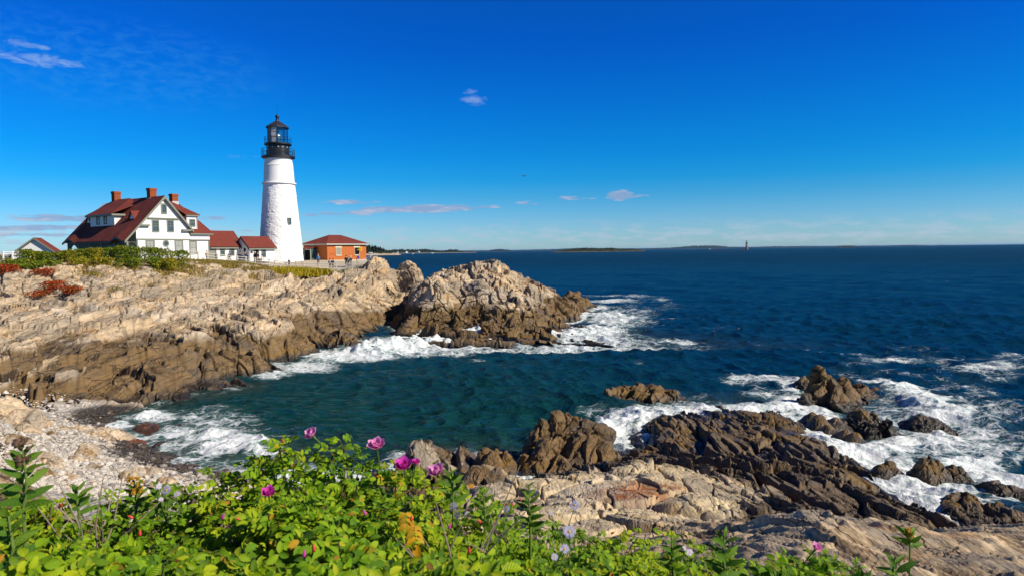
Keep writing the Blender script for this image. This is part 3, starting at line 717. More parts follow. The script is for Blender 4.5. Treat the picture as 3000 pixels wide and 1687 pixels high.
def sea_mat():
    t = NT('sea_water_surface')
    p = t.pos()
    far = t.attr('far'); foam = t.attr('foam'); sh = t.attr('shallow'); gr = t.attr('green')
    deep = t.mix(t.noise(p, 0.03, 4, 0.6), (0.0015, 0.036, 0.088), (0.002, 0.052, 0.115))
    col = t.mix(gr, deep, (0.006, 0.056, 0.055))
    col = t.mix(t.math('MULTIPLY', sh, 0.6), col, (0.05, 0.062, 0.045))
    # ripples: several scales, faded with distance
    w1 = t.noise(t.scale(p, (0.7, 1.3, 1), (0, 0, R(25))), 1.0, 6, 0.68, 0.5)
    w2 = t.noise(t.scale(p, (0.16, 0.34, 1), (0, 0, R(20))), 1.0, 7, 0.68, 0.3)
    w3 = t.noise(t.scale(p, (0.02, 0.05, 1), (0, 0, R(15))), 1.0, 5, 0.65)
    h = t.math('ADD', t.math('MULTIPLY', w1, 0.6), t.math('MULTIPLY', w2, t.math('ADD', 1.3, t.math('MULTIPLY', far, 3.0))))
    h = t.math('ADD', h, t.math('MULTIPLY', w3, t.math('MULTIPLY', far, 7.0)))
    nm = t.bump(h, 1.0, 1.0)
    lw = t.n('ShaderNodeFresnel'); lw.inputs['IOR'].default_value = 1.33; t.put(lw.inputs['Normal'], nm)
    gl = t.n('ShaderNodeBsdfGlossy'); t.put(gl.inputs['Normal'], nm); t.put(gl.inputs['Roughness'], t.math('ADD', 0.10, t.math('MULTIPLY', far, 0.25)))
    t.put(gl.inputs['Color'], t.mix(gr, (0.38, 0.78, 1.0), (0.62, 0.80, 0.92)))
    gfac = t.math('MULTIPLY', t.math('POWER', lw.outputs[0], 1.7), t.math('SUBTRACT', 1.0, t.math('MULTIPLY', far, 0.5)))
    def body(cc):
        df = t.n('ShaderNodeBsdfDiffuse'); t.put(df.inputs['Color'], cc); t.put(df.inputs['Normal'], nm)
        return t.mixs(gfac, df.outputs[0], gl.outputs[0])
    # foam: lacy pattern, thresholded by the foam amount
    wob = t.vmath('ADD', p, t.vmath('SCALE', t.noise(p, 0.9, 4, 0.6, 0, 1), None, 1.3))
    e1 = t.vor(t.scale(wob, (0.9, 1.3, 1)), 1.0, 'DISTANCE_TO_EDGE')
    e2 = t.vor(t.scale(wob, (2.6, 3.6, 1)), 1.0, 'DISTANCE_TO_EDGE')
    lace = t.math('MAXIMUM', t.ramp(e1, [(0.0, 1.0), (0.22, 0.0)]), t.math('MULTIPLY', t.ramp(e2, [(0.0, 1.0), (0.25, 0.0)]), 0.8))
    pn = t.math('ADD', t.math('MULTIPLY', t.noise(t.scale(wob, (0.5, 0.9, 1)), 1.0, 6, 0.7), 0.75), t.math('MULTIPLY', lace, 0.3))
    thr = t.math('SUBTRACT', 0.95, t.math('MULTIPLY', foam, 0.76))
    f = t.math('DIVIDE', t.math('SUBTRACT', pn, thr), 0.26, clamp=True)
    f = t.math('MULTIPLY', f, t.ramp(foam, [(0.03, 0.0), (0.15, 1.0)]))
    # scattered whitecaps on the open sea
    wc = t.noise(t.scale(p, (0.10, 0.22, 1), (0, 0, R(-12))), 1.0, 6, 0.75)
    wz = t.noise(t.scale(p, (0.012, 0.02, 1)), 1.0, 2)
    wcf = t.math('MULTIPLY', t.ramp(wc, [(0.685, 0.0), (0.73, 0.8)]), t.ramp(wz, [(0.45, 0.0), (0.6, 1.0)]))
    f = t.math('MAXIMUM', f, wcf)
    fc = t.mix(t.ramp(t.noise(p, 1.6, 5, 0.7), [(0.3, 0.0), (0.6, 1.0)]), (0.52, 0.64, 0.62), (0.86, 0.88, 0.88))
    fb = t.bump(t.math('ADD', t.noise(p, 3.5, 5, 0.7), t.math('MULTIPLY', t.noise(p, 0.9, 4, 0.6), 1.2)), 0.7, 0.25)
    fo = t.bsdf(fc, 0.7, 0.2, fb)
    # thin foam haze just under the surface (aerated water)
    aer = t.math('MULTIPLY', t.ramp(foam, [(0.35, 0.0), (1.0, 0.6)]), 1.0)
    water2 = body(t.mix(aer, col, (0.16, 0.33, 0.29)))
    return t.end(t.mixs(f, water2, fo))
sea_o, sea_P = build_sea()
tag(sea_o, kind='structure')
# ------------------------------------------------------------------ building materials
def clap_mat(name, col, pitch=0.12):
    t = NT(name); p = t.pos(); z = t.sep(p)[2]
    fr = t.math('FRACT', t.math('DIVIDE', z, pitch))
    c = t.mix(t.noise(p, 1.5, 4), tuple(x * .93 for x in col), col)
    c = t.mix(t.ramp(fr, [(0.0, 0.45), (0.10, 0.0)]), c, tuple(x * .55 for x in col))
    return t.end(t.bsdf(c, 0.6, 0.3, t.bump(fr, 0.4, 0.02)))
def shingle_mat(name, a, b):
    t = NT(name); p = t.obj()
    n = t.n('ShaderNodeTexBrick'); n.offset = 0.5
    pos = t.pos(); s = t.sep(pos)
    t.put(n.inputs['Vector'], t.comb(t.math('ADD', t.math('MULTIPLY', s[0], 0.62), t.math('MULTIPLY', s[1], 0.78)), t.math('MULTIPLY', s[2], 1.4), 0.0))
    n.inputs['Color1'].default_value = tuple(a) + (1,); n.inputs['Color2'].default_value = tuple(b) + (1,)
    n.inputs['Mortar'].default_value = tuple(x * .35 for x in a) + (1,)
    n.inputs['Scale'].default_value = 3.2; n.inputs['Mortar Size'].default_value = 0.03
    n.inputs['Row Height'].default_value = 0.55; n.inputs['Brick Width'].default_value = 0.7
    c = t.mix(t.math('MULTIPLY', t.noise(pos, 0.9, 5, 0.7), 0.9), n.outputs[0], tuple(x * .6 for x in a))
    return t.end(t.bsdf(c, 0.85, 0.2, t.bump(n.outputs[1], 0.6, 0.03)))
def brick_mat():
    t = NT('red_brick'); p = t.pos(); s = t.sep(p)
    n = t.n('ShaderNodeTexBrick')
    t.put(n.inputs['Vector'], t.comb(t.math('ADD', s[0], t.math('MULTIPLY', s[1], 0.9)), s[2], 0.0))
    n.inputs['Color1'].default_value = (0.46, 0.115, 0.025, 1); n.inputs['Color2'].default_value = (0.58, 0.18, 0.04, 1)
    n.inputs['Mortar'].default_value = (0.42, 0.26, 0.15, 1); n.inputs['Scale'].default_value = 4.6
    n.inputs['Mortar Size'].default_value = 0.012
    c = t.mix(t.math('MULTIPLY', t.noise(p, 0.7, 5, 0.7), 0.8), n.outputs[0], (0.38, 0.10, 0.03))
    return t.end(t.bsdf(c, 0.9, 0.15, t.bump(n.outputs[1], 0.3, 0.01)))
def glass_mat(name, tint=(0.03, 0.045, 0.055), rough=0.08):
    t = NT(name); return t.end(t.bsdf(t.mix(t.noise(t.pos(), 1.3, 2), tint, tuple(2.2 * x for x in tint)), rough, 0.6))
M_CLAP = clap_mat('white_clapboard', (0.82, 0.82, 0.80))
M_WHITE = plain('white_paint', (0.80, 0.80, 0.78), 0.6)
M_TRIM = plain('grey_green_trim', (0.20, 0.21, 0.165), 0.6)
M_DKTRIM = plain('dark_green_trim', (0.05, 0.062, 0.055), 0.6)
M_ROOF = shingle_mat('red_shingles', (0.20, 0.042, 0.030), (0.28, 0.068, 0.045))
M_BRICK = brick_mat()
M_GLASS = glass_mat('window_glass')
M_CHIM = plain('dark_brick', (0.27, 0.075, 0.03), 0.9, 0.1, .35, 4, .4)  # chimney brick, darker than the brick walls
M_PALEGL = glass_mat('curtained_glass', (0.22, 0.22, 0.20), 0.25)
M_BLACK = plain('black_iron', (0.012, 0.013, 0.016), 0.4, 0.5)
M_DARK = plain('dark_interior', (0.01, 0.01, 0.012), 0.9, 0.1)
M_BOARD = plain('weathered_boards', (0.55, 0.53, 0.48), 0.8, 0.2, 0.25, 8)
M_STONE = plain('pale_stone', (0.55, 0.47, 0.33), 0.8)

TH = R(55)
AX = np.array([math.cos(TH), math.sin(TH), 0.0])     # along the lit fronts, to the right and away
BX = np.array([-math.sin(TH), math.cos(TH), 0.0])    # into the buildings, to the left and away
ZX = np.array([0, 0, 1.0])
def LM(o):
    """local frame: x along the lit front, y into the building, z up, origin o"""
    M = np.eye(4); M[:3, 0] = AX; M[:3, 1] = BX; M[:3, 2] = ZX; M[:3, 3] = o
    return M
class LB(MB):
    """mesh builder in a building's own frame (vertices already in that frame)"""
    pass
def bempty(name, o):
    e = empty(name, tuple(o), TH); return e

def window(par, x, z0, w, h, frame=M_TRIM, face='front', y=0.0, glass=None, sash=True, fw=0.13):
    """sash window on the front wall (normal -y) or the left wall (normal -x) of a local frame"""
    def B(mb, a0, a1, b0, b1, d0, d1):
        if face == 'front': mb.box((a0, y - d1, b0), (a1, y - d0, b1))
        else: mb.box((y - d1, a0, b0), (y - d0, a1, b1))
    m = MB()
    B(m, x - w/2 - fw, x - w/2, z0 - fw, z0 + h + fw, 0.0, 0.07)
    B(m, x + w/2, x + w/2 + fw, z0 - fw, z0 + h + fw, 0.0, 0.07)
    B(m, x - w/2, x + w/2, z0 + h, z0 + h + fw * 1.2, 0.0, 0.075)
    B(m, x - w/2, x + w/2, z0 - fw * 1.1, z0, 0.0, 0.085)
    if sash:
        B(m, x - w/2, x + w/2, z0 + h * .48, z0 + h * .48 + .06, 0.012, 0.05)
        B(m, x - .015, x + .015, z0 + h * .48 + .06, z0 + h, 0.012, 0.035)
        B(m, x - w/2, x - .015, z0 + h * .74, z0 + h * .74 + .03, 0.012, 0.035)
        B(m, x + .015, x + w/2, z0 + h * .74, z0 + h * .74 + .03, 0.012, 0.035)
    f = m.build('window', frame, par)
    g = MB(); B(g, x - w/2, x + w/2, z0, z0 + h, 0.002, 0.012)
    g.build('pane', glass or M_GLASS, f)
    return f

# ------------------------------------------------------------------ keeper's house
def gable_prism(mb, x0, x1, ze_l, xa, za, ze_r, y0, y1, mi=0):
    """wall volume with a pentagonal front: left eave, apex, right eave"""
    P = [(x0, 0), (x1, 0), (x1, ze_r), (xa, za), (x0, ze_l)]
    V = [(x, y0, z) for x, z in P] + [(x, y1, z) for x, z in P]
    n = 5
    F = [tuple(range(n)), tuple(range(2*n-1, n-1, -1))] + [(i, i + n, (i+1) % n + n, (i+1) % n) for i in range(n)]
    mb.add(V, F, mi)

def build_house():
    zb = 8.7
    o = atY(366 / DS, 700 / DS, 98.0); o[2] = zb
    M = LM(o)
    e = bempty('keepers_house', o)
    tag(e, 'large white clapboard keeper\'s house with red gabled roof, dormers and three brick chimneys', 'house')
    # local s positions along the lit gable front from picture columns
    def S(px, y=0.0):
        # solve for x in local frame on plane y where picture column = px (at mid height)
        lo, hi = -5.0, 40.0
        for _ in range(50):
            m = (lo + hi) / 2
            P = o + AX * m + BX * y + ZX * 3
            if proj(P[None])[0, 0] * DS < px: lo = m
            else: hi = m
        return lo
    def Zat(px, py, y=0.0):
        x = S(px, y); P = o + AX * x + BX * y
        d = ray(px / DS, py / DS); k = (P[1]) / d[1]
        return (EYE + d * k)[2] - zb
    L = 19.0                                    # depth of the main block along its porch side
    x1 = S(557); xa = S(484); za = Zat(484, 576); zr = Zat(557, 668)
    xl = S(366); zl = Zat(366, 702)             # foot of the long roof over the porch
    xw = S(400)                                 # house wall behind the porch
    slope = (za - zl) / (xa - xl)
    wl = zl + slope * (xw - xl)
    m = MB(); gable_prism(m, xw, x1, wl - .12, xa, za - .14, zr - .1, 0.0, L)
    wall = m.build('wall', M_CLAP, e)
    # roof slabs: long slope over the porch (left) and right slope
    ov = 0.45
    nl = np.array([-slope, 0, 1.0])
    roof = MB()
    zt = lambda x: za + 0.12 + slope * (x - xa)
    xend = xl - 0.25
    # left slope, with a hipped far end
    hip = 3.2
    # eyebrow curves on the eave are added separately
    roof.slab([(xa, -ov, zt(xa)), (xend, -ov, zt(xend)), (xend, L + ov, zt(xend)), (xa - 1.6, L + ov, zt(xa - 1.6)), (xa, L - hip, zt(xa))][::-1], nl, 0.16)
    slr = (za - zr) / (x1 - xa)
    zrt = lambda x: za + 0.12 - slr * (x - xa)
    xre = x1 + 0.35
    roof.slab([(xa, -ov, zrt(xa)), (xre, -ov, zrt(xre)), (xre, L + ov, zrt(xre)), (xa, L - hip, zrt(xa))], np.array([slr, 0, 1.0]), 0.16)
    # big hipped wall-dormer roof rising out of the left slope
    ro = roof.build('roof', M_ROOF, e)
    # barge boards on the front gable
    for (p, q, nn) in (((xa, zt(xa)), (xend, zt(xend)), 1), ((xa, zrt(xa)), (xre, zrt(xre)), 1)):
        (ax_, az_), (bx_, bz_) = p, q
        b = MB(); b.add([(ax_, -ov - .06, az_ - .02), (bx_, -ov - .06, bz_ - .02), (bx_, -ov - .06, bz_ - .40), (ax_, -ov - .06, az_ - .48),
               (ax_, -ov + .04, az_ - .02), (bx_, -ov + .04, bz_ - .02), (bx_, -ov + .04, bz_ - .40), (ax_, -ov + .04, az_ - .48)],
              [(0,1,2,3),(7,6,5,4),(0,4,5,1),(1,5,6,2),(2,6,7,3),(3,7,4,0)]); b.build('barge_board', M_TRIM, e)
    # eave returns
    b = MB(); b.box((xl + 1.0 + 1.1, -ov, zl + slope * 2.1 - .35), (xl + 3.5, 0.0, zl + slope * 2.1 - .12))
    b.build('eave_return', M_TRIM, e)
    b = MB(); b.box((x1 - 1.3, -ov, zr - .55), (x1 + .45, 0.0, zr - .25)); b.build('eave_return', M_TRIM, e)
    # band between the floors and corner boards
    zband = Zat(480, 702)
    b = MB(); b.box((xw, -.05, zband - .12), (x1, 0, zband + .10)); b.box((xw, -.06, 0), (xw + .18, 0, zband - .12)); b.box((x1 - .16, -.06, 0), (x1 + .02, 0, zband - .12))
    b.build('trim_board', M_TRIM, e)
    # dentil shingle skirt under the gable triangle
    zs = Zat(484, 641)
    b = MB(); b.box((xa - 2.5, -.16, zs - .06), (xa + 2.4, 0, zs + .1))
    k = int(4.9 / 0.16)
    for i in range(k): b.box((xa - 2.5 + i * .16, -.13, zs - .2), (xa - 2.42 + i * .16, -.005, zs - .06))
    b.build('dentil_band', M_TRIM, e)
    window(e, xa, Zat(484, 624), .55, Zat(484, 601) - Zat(484, 624), fw=.18, sash=False)
    for px in (457.5, 501.0):
        window(e, S(px), Zat(px, 678), .82, Zat(px, 648) - Zat(px, 678))
    for px in (440, 524):
        window(e, S(px), Zat(px, 735), .95, Zat(px, 707) - Zat(px, 735), fw=.2, glass=M_PALEGL)
    # round window
    w = MB(); c = (S(486), Zat(486, 714)); 
    def ring(mb, r0, r1, d, k=24):
        V = []; F = []
        for i in range(k):
            a = 2 * math.pi * i / k
            for r, dd in ((r0, 0), (r1, 0), (r1, d), (r0, d)):
                V.append((c[0] + r * math.cos(a), -dd - .002, c[1] + r * math.sin(a)))
        for i in range(k):
            j = (i + 1) % k
            for q in range(4): F.append((i*4+q, i*4+(q+1) % 4, j*4+(q+1) % 4, j*4+q))
        mb.add(V, F)
    ring(w, .32, .50, .07); rw = w.build('window', M_TRIM, e)
    w = MB(); w.add([(c[0] + .33 * math.cos(2*math.pi*i/24), -.012, c[1] + .33 * math.sin(2*math.pi*i/24)) for i in range(24)], [tuple(range(24))]); w.build('pane', M_GLASS, rw)
    # ---- porch: arcade along the left side under the long roof
    zp = zl - 0.25
    b = MB()
    nb = 5; span = L / nb
    # spandrel wall with arches facing -x, plus columns
    def arcade(mb, along, y0, y1, xp, zt_, r, n=14, th=.22):
        cy = (y0 + y1) / 2
        pts = [(y0, zt_), (y1, zt_), (y1, zt_ - r * 1.15)]
        arc = [(cy + r * math.cos(a), zt_ - r * 1.15 + r * .95 * math.sin(a)) for a in np.linspace(0, math.pi, n)]
        pts += arc + [(y0, zt_ - r * 1.15)]
        k = len(pts)
        if along == 'y':
            V = [(xp, p, z) for p, z in pts] + [(xp + th, p, z) for p, z in pts]
        else:
            V = [(p, xp, z) for p, z in pts] + [(p, xp + th, z) for p, z in pts]
        F = []
        # front and back as strips between the arc and the top edge
        for base in (0, k):
            idx = list(range(3, 3 + n))
            for i in range(n - 1):
                a, b2 = base + idx[i], base + idx[i + 1]
                F.append((a, b2, base + (0 if i >= n // 2 else 1)))
            F.append((base + 1, base + 2, base + 3)); F.append((base + 0, base + 3 + n - 1, base + k - 1)); F.append((base + 0, base + 1, base + 3 + n // 2))
        for i in range(k):
            F.append((i, (i + 1) % k, (i + 1) % k + k, i + k))
        mb.add(V, F)
    for i in range(nb):
        y0 = i * span + .15; y1 = (i + 1) * span - .15
        if i in (0, 4): arcade(b, 'y', y0, y1, xl + .3, zp, span * .40)
        else: b.box((xl + .3, y0, 1.6), (xl + .5, y1, zp)); b.box((xl + .3, y0, 0), (xl + .5, y1, .8))
    arcade(b, 'x', xl + .35, xw - .02, .05, zp - .05, (xw - xl) * .36)
    b.build('porch_arcade', M_DKTRIM, e)
    for i in range(nb + 1):
        b = MB(); y = min(max(i * span, .12), L - .12); b.box((xl + .22, y - .13, 0), (xl + .48, y + .13, zp)); b.build('porch_post', M_TRIM, e)
    for i in (1, 2, 3):
        c2 = (i * span + span / 2)
        b = MB()
        V = [(xl + .285, c2 + .45 * math.cos(a) * s_, 1.25 + .9 * math.sin(a) * s_) for s_ in (1.0, .74) for a in np.linspace(0, 2*math.pi, 20, endpoint=False)]
        b.add(V, [(j, (j + 1) % 20, (j + 1) % 20 + 20, j + 20) for j in range(20)]); b.add(V[20:], [tuple(range(20))])
        b.build('oval_window', M_WHITE, e)
    # eyebrow roof swells over the arched bays
    for yc in (span * 4.5, span * .5):
        b = MB(); V = []; F = []; k = 14
        for i in range(k + 1):
            yy = yc + (i / k - .5) * span * 1.25; hgt = .62 * math.cos((i / k - .5) * math.pi) ** 2
            for d in (-.12, .9, 1.9, 2.8):
                x = xend + max(d, -.12); V.append((x, yy, zt(x) + .03 + hgt * max(0, 1 - max(d, 0) / 2.8)))
        for i in range(k):
            for j in range(3): F.append((i*4+j, i*4+j+1, (i+1)*4+j+1, (i+1)*4+j))
        b.add(V, F); er = b.build('eyebrow_roof', M_ROOF, e, smooth=True)
        b = MB()
        for i in range(k):
            v0 = V[i*4]; v1 = V[(i+1)*4]
            b.add([v0, v1, (v1[0], v1[1], v1[2] - .28), (v0[0], v0[1], v0[2] - .28)], [(0,1,2,3)])
        b.build('eave_trim', M_DKTRIM, er)
    b = MB(); b.box((xend - .03, span + .4, zt(xend) - .34), (xend + .12, 4 * span - .4, zt(xend) - .1)); b.build('eave_board', M_DKTRIM, e)
    # ---- long dormer on the porch roof
    yd0, yd1 = L * .37, L * .78
    xd = xl + (xa - xl) * .335
    zd0 = zt(xd); zd1 = zd0 + 1.75
    d = MB(); d.box((xd, yd0, zd0 - .3), (xa - .3, yd1, zd1))
    dm = d.build('dormer', M_CLAP, e)
    d = MB()
    rx0 = xd - .55; rz0 = zd1 - .02
    rtop = za + .25; xt = xa - .15
    d.add([(rx0, yd0 - .5, rz0), (rx0, yd1 + .5, rz0), (xt, yd1 - 1.2, rtop), (xt, yd0 + 2.6, rtop),
           (xt + .3, yd0 - .2, zt(xa) - .7), (xt + .3, yd1 + .4, zt(xa) - .7),
           (rx0, yd0 - .5, rz0 - .22), (rx0, yd1 + .5, rz0 - .22)],
          [(0, 3, 2, 1), (0, 4, 3), (1, 2, 5), (2, 3, 4, 5)])
    d.build('dormer_roof', M_ROOF, dm)
    d = MB(); d.box((rx0 - .02, yd0 - .5, rz0 - .28), (xd, yd1 + .5, rz0 - .01)); d.box((xd, yd0 - .48, rz0 - .28), (xa - 2.0, yd0 - .003, rz0 - .02)); d.build('dormer_eave', M_TRIM, dm)
    for k2 in (.36, .66):
        window(dm, yd0 + (yd1 - yd0) * k2, zd0 + .35, .7, 1.35, M_DKTRIM, 'left', xd, M_GLASS, fw=.1)
    # two small triangular dormers
    for yy, fx in ((L * .17, .47), (L * .88, .44)):
        x0 = xl + (xa - xl) * fx; z0 = zt(x0)
        d = MB(); d.add([(x0, yy - .75, z0), (x0, yy + .75, z0), (x0, yy, z0 + 1.0), (x0 + 1.25, yy, z0 + 1.02)], [(0, 1, 2), (0, 2, 3), (1, 3, 2)])
        t3 = d.build('dormer', M_WHITE, e)
        d = MB(); d.slab([(x0 - .2, yy - 1.0, z0 - .1), (x0 - .2, yy, z0 + 1.2), (x0 + 1.6, yy, z0 + 1.25)], (-.1, -1, .8), .06); d.slab([(x0 - .2, yy + 1.0, z0 - .1), (x0 + 1.6, yy, z0 + 1.25), (x0 - .2, yy, z0 + 1.2)], (-.1, 1, .8), .06)
        d.build('dormer_roof', M_ROOF, t3)
    # ---- right wing behind the gable: lower hipped roof with its own dormer and chimney
    xq1 = S(616); yq0, yq1 = 0.0, 9.0
    zq = Zat(600, 684); 
    m = MB(); m.box((x1 + .01, .35, 0), (xq1, yq1, zq)); m.box((x1 + .01, .20, Zat(600, 702)), (xq1 + .06, .35, zq)); wg = m.build('wing_wall', M_CLAP, e)
    m = MB(); m.box((x1 + .2, .16, Zat(600, 702) - .16), (xq1 + .1, .35, Zat(600, 702))); m.box((xq1 - .16, .28, 0), (xq1 + .03, .35, Zat(600, 702) - .16)); m.box((x1 + .02, .28, 0), (x1 + .2, .35, Zat(600, 702) - .16)); m.box((x1, -.25, zq - .22), (xq1 + .45, .35, zq + .02)); m.build('trim_board', M_TRIM, e)
    window(e, S(569), Zat(569, 742), .9, Zat(569, 709) - Zat(569, 742), fw=.18, y=.35, glass=M_PALEGL)
    zk = Zat(525, 592, 4.5)
    m = MB()
    xr0, xr1 = x1 - .1, xq1 + .5
    za2 = Zat(525, 590, 4.5)
    A = [(xr0, -.3, zq), (xr1, -.3, zq), (xr1, yq1 + .4, zq), (xr0, yq1 + .4, zq)]
    t0 = (x1 - .1, 4.6, za2); t1 = (x1 + .6, 4.6, za2)
    mid = [(xr0 + .6, .8, zq + 1.4)]
    m.add(A + [t0, t1], [(0, 1, 5, 4), (1, 2, 5), (2, 3, 4, 5), (3, 0, 4)])
    m.build('wing_roof', M_ROOF, e)
    # wing dormer facing front
    xdn0, xdn1 = S(553), S(584)
    zdn0, zdn1 = Zat(568, 668), Zat(568, 634)
    m = MB(); m.box((xdn0, .35, zdn0 - .3), (xdn1, 4.2, zdn1)); wd = m.build('dormer', M_CLAP, e)
    m = MB(); m.box((xdn0 - .2, .05, zdn1), (xdn1 + .3, .42, zdn1 + .22)); m.box((xdn1 - .14, .29, zdn0), (xdn1 + .02, .35, zdn1)); m.build('dormer_eave', M_TRIM, wd)
    m = MB(); m.add([(xdn0 - .3, .0, zdn1 + .22), (xdn1 + .4, .0, zdn1 + .22), (xdn1 + .4, 4.4, zdn1 + .2), (x1 - .7, 4.7, za2 + .12), (x1 - 1.6, 4.7, za2 + .1)], [(0, 1, 3, 4), (1, 2, 3)]); m.build('dormer_roof', M_ROOF, wd)
    window(wd, S(569), Zat(569, 662), .72, Zat(569, 645) - Zat(569, 662), y=.35)
    # ---- chimneys
    def chimney(x, y, z0, z1, w=.85):
        c_ = MB(); c_.box((x - w/2, y - w/2, z0), (x + w/2, y + w/2, z1 - .35)); c_.box((x - w/2 - .06, y - w/2 - .06, z1 - .35), (x + w/2 + .06, y + w/2 + .06, z1))
        ch = c_.build('chimney', M_CHIM, ro)
        c_ = MB(); c_.box((x - w/2 - .05, y - w/2 - .05, z0), (x + w/2 + .05, y + w/2 + .05, z0 + .55)); c_.build('flashing', plain('lead_flashing', (.45, .46, .47), .5), ch)
        c_ = MB(); c_.box((x - .25, y - .25, z1 - .02), (x + .25, y + .25, z1 + .01)); c_.build('flue', M_DARK, ch)
    def ridge_chimney(px, py):
        # on the ridge line x = xa, at the picture column
        lo, hi = 0.0, L + 8
        for _ in range(40):
            mm = (lo + hi) / 2; P = o + AX * xa + BX * mm + ZX * za
            if proj(P[None])[0, 0] * DS > px: lo = mm
            else: hi = mm
        P = o + AX * xa + BX * lo; d = ray(px / DS, py / DS); return lo, (EYE + d * (P[1] / d[1]))[2] - zb
    y1_, z1_ = ridge_chimney(439, 552); chimney(xa + .3, y1_, za - .6, z1_, 1.0)
    y2_, z2_ = ridge_chimney(339, 562); y2_ = min(y2_, L - 2.5); chimney(xa + .1, y2_, za - .8, z2_, 1.0)
    zc = Zat(514, 569, 4.6); chimney(S(514, 4.6), 4.6, za2 - .6, zc, .95)
    return e, M, o, S, Zat
house, HM, HO, HS, HZ = build_house()

# ------------------------------------------------------------------ the two low link buildings
def build_link(name, label, px0, px1, py_ridge, py_eave, depth, wins, door=None, yoff=0.35, ridge_px=None):
    x0, x1 = HS(px0, yoff), HS(px1, yoff)
    o = HO + AX * x0 + BX * yoff
    e = bempty(name, o); tag(e, label, 'building')
    def Z(px, py, y=0.0): return HZ(px, py, yoff + y)
    w = x1 - x0
    pm = (px0 + px1) / 2
    ze = Z(pm, py_eave); zr = Z(pm, py_ridge, depth / 2)
    m = MB()
    P = [(0, 0), (depth, 0), (depth, ze), (depth / 2, zr), (0, ze)]
    V = [(0, y, z) for y, z in P] + [(w, y, z) for y, z in P]
    m.add(V, [(0, 1, 2, 3, 4)[::-1], (5, 6, 7, 8, 9)] + [(i, (i+1) % 5, (i+1) % 5 + 5, i + 5) for i in range(5)])
    m.build('wall', M_CLAP, e)
    sl = (zr - ze) / (depth / 2); ov = .4
    m = MB()
    for sgn in (0, 1):
        y_e = -ov if sgn == 0 else depth + ov
        q = [(-.25, y_e, ze - sl * ov + .12), (w + .25, y_e, ze - sl * ov + .12), (w + .25, depth / 2, zr + .12), (-.25, depth / 2, zr + .12)]
        m.slab(q if sgn == 0 else q[::-1], (0, -sl if sgn == 0 else sl, 1), .12)
    m.build('roof', M_ROOF, e)
    m = MB(); m.box((-.25, -ov - .02, ze - sl * ov - .22), (w + .25, -.002, ze - sl * ov - .01)); m.build('eave_board', M_TRIM, e)
    for s_ in (-.28, w + .25):
        m = MB(); m.add([(s_, -ov, ze - sl * ov - .25), (s_, -ov, ze - sl * ov + .1), (s_, depth / 2, zr + .1), (s_, depth / 2, zr - .25), (s_ + .03, -ov, ze - sl * ov - .25), (s_ + .03, -ov, ze - sl * ov + .1), (s_ + .03, depth / 2, zr + .1), (s_ + .03, depth / 2, zr - .25)], [(0,1,2,3),(7,6,5,4),(0,4,5,1),(1,5,6,2),(2,6,7,3),(3,7,4,0)]); m.build('barge_board', M_DKTRIM, e)
    for px, pt, pb, ww in wins:
        window(e, HS(px, yoff) - x0, Z(px, pb), ww, Z(px, pt) - Z(px, pb), M_TRIM, fw=.14)
    if door:
        px, pt, ww = door
        xd = HS(px, yoff) - x0; zt_ = Z(px, pt)
        m = MB(); m.box((xd - ww/2 - .12, -.08, 0), (xd - ww/2, 0, zt_ + .12)); m.box((xd + ww/2, -.08, 0), (xd + ww/2 + .12, 0, zt_ + .12)); m.box((xd - ww/2, -.08, zt_), (xd + ww/2, 0, zt_ + .12)); df = m.build('door', M_TRIM, e)
        m = MB(); m.box((xd - ww/2, -.03, 0), (xd + ww/2, -.003, zt_)); m.build('door_panel', M_DARK if name.startswith('tower') else M_TRIM, df)
    return e, Z, x0, w, ze
l1 = build_link('link_building', 'low white building with red roof joined to the keeper\'s house', 617, 707, 679, 718.5, 5.0, [(651, 722, 748, .62), (678.5, 722, 748, .62)], door=(622, 723, 1.05), yoff=0.9)
l2 = build_link('tower_annex', 'small white entrance building with red roof at the foot of the lighthouse', 729, 803, 695, 722, 3.8, [(771.5, 729, 752, .62)], door=(750, 730, .78), yoff=-1.5)
# fittings of the annex
m = MB(); xx = HS(736, -1.5) - l2[2]; m.box((xx - .2, -.05, l2[1](736, 743)), (xx + .2, -.005, l2[1](736, 736))); m.build('plaque', plain('bronze_plaque', (.05, .04, .035), .5), l2[0])
m = MB(); m.tube([(.12, -.1, 0), (.12, -.1, l2[4] - .35)], .05, 6); m.build('downpipe', M_WHITE, l2[0])
m = MB(); m.box((-.05, .9, l2[1](718, 733) - .3), (-.005, 1.4, l2[1](718, 733) + .3)); m.build('window', M_DARK, l2[0])

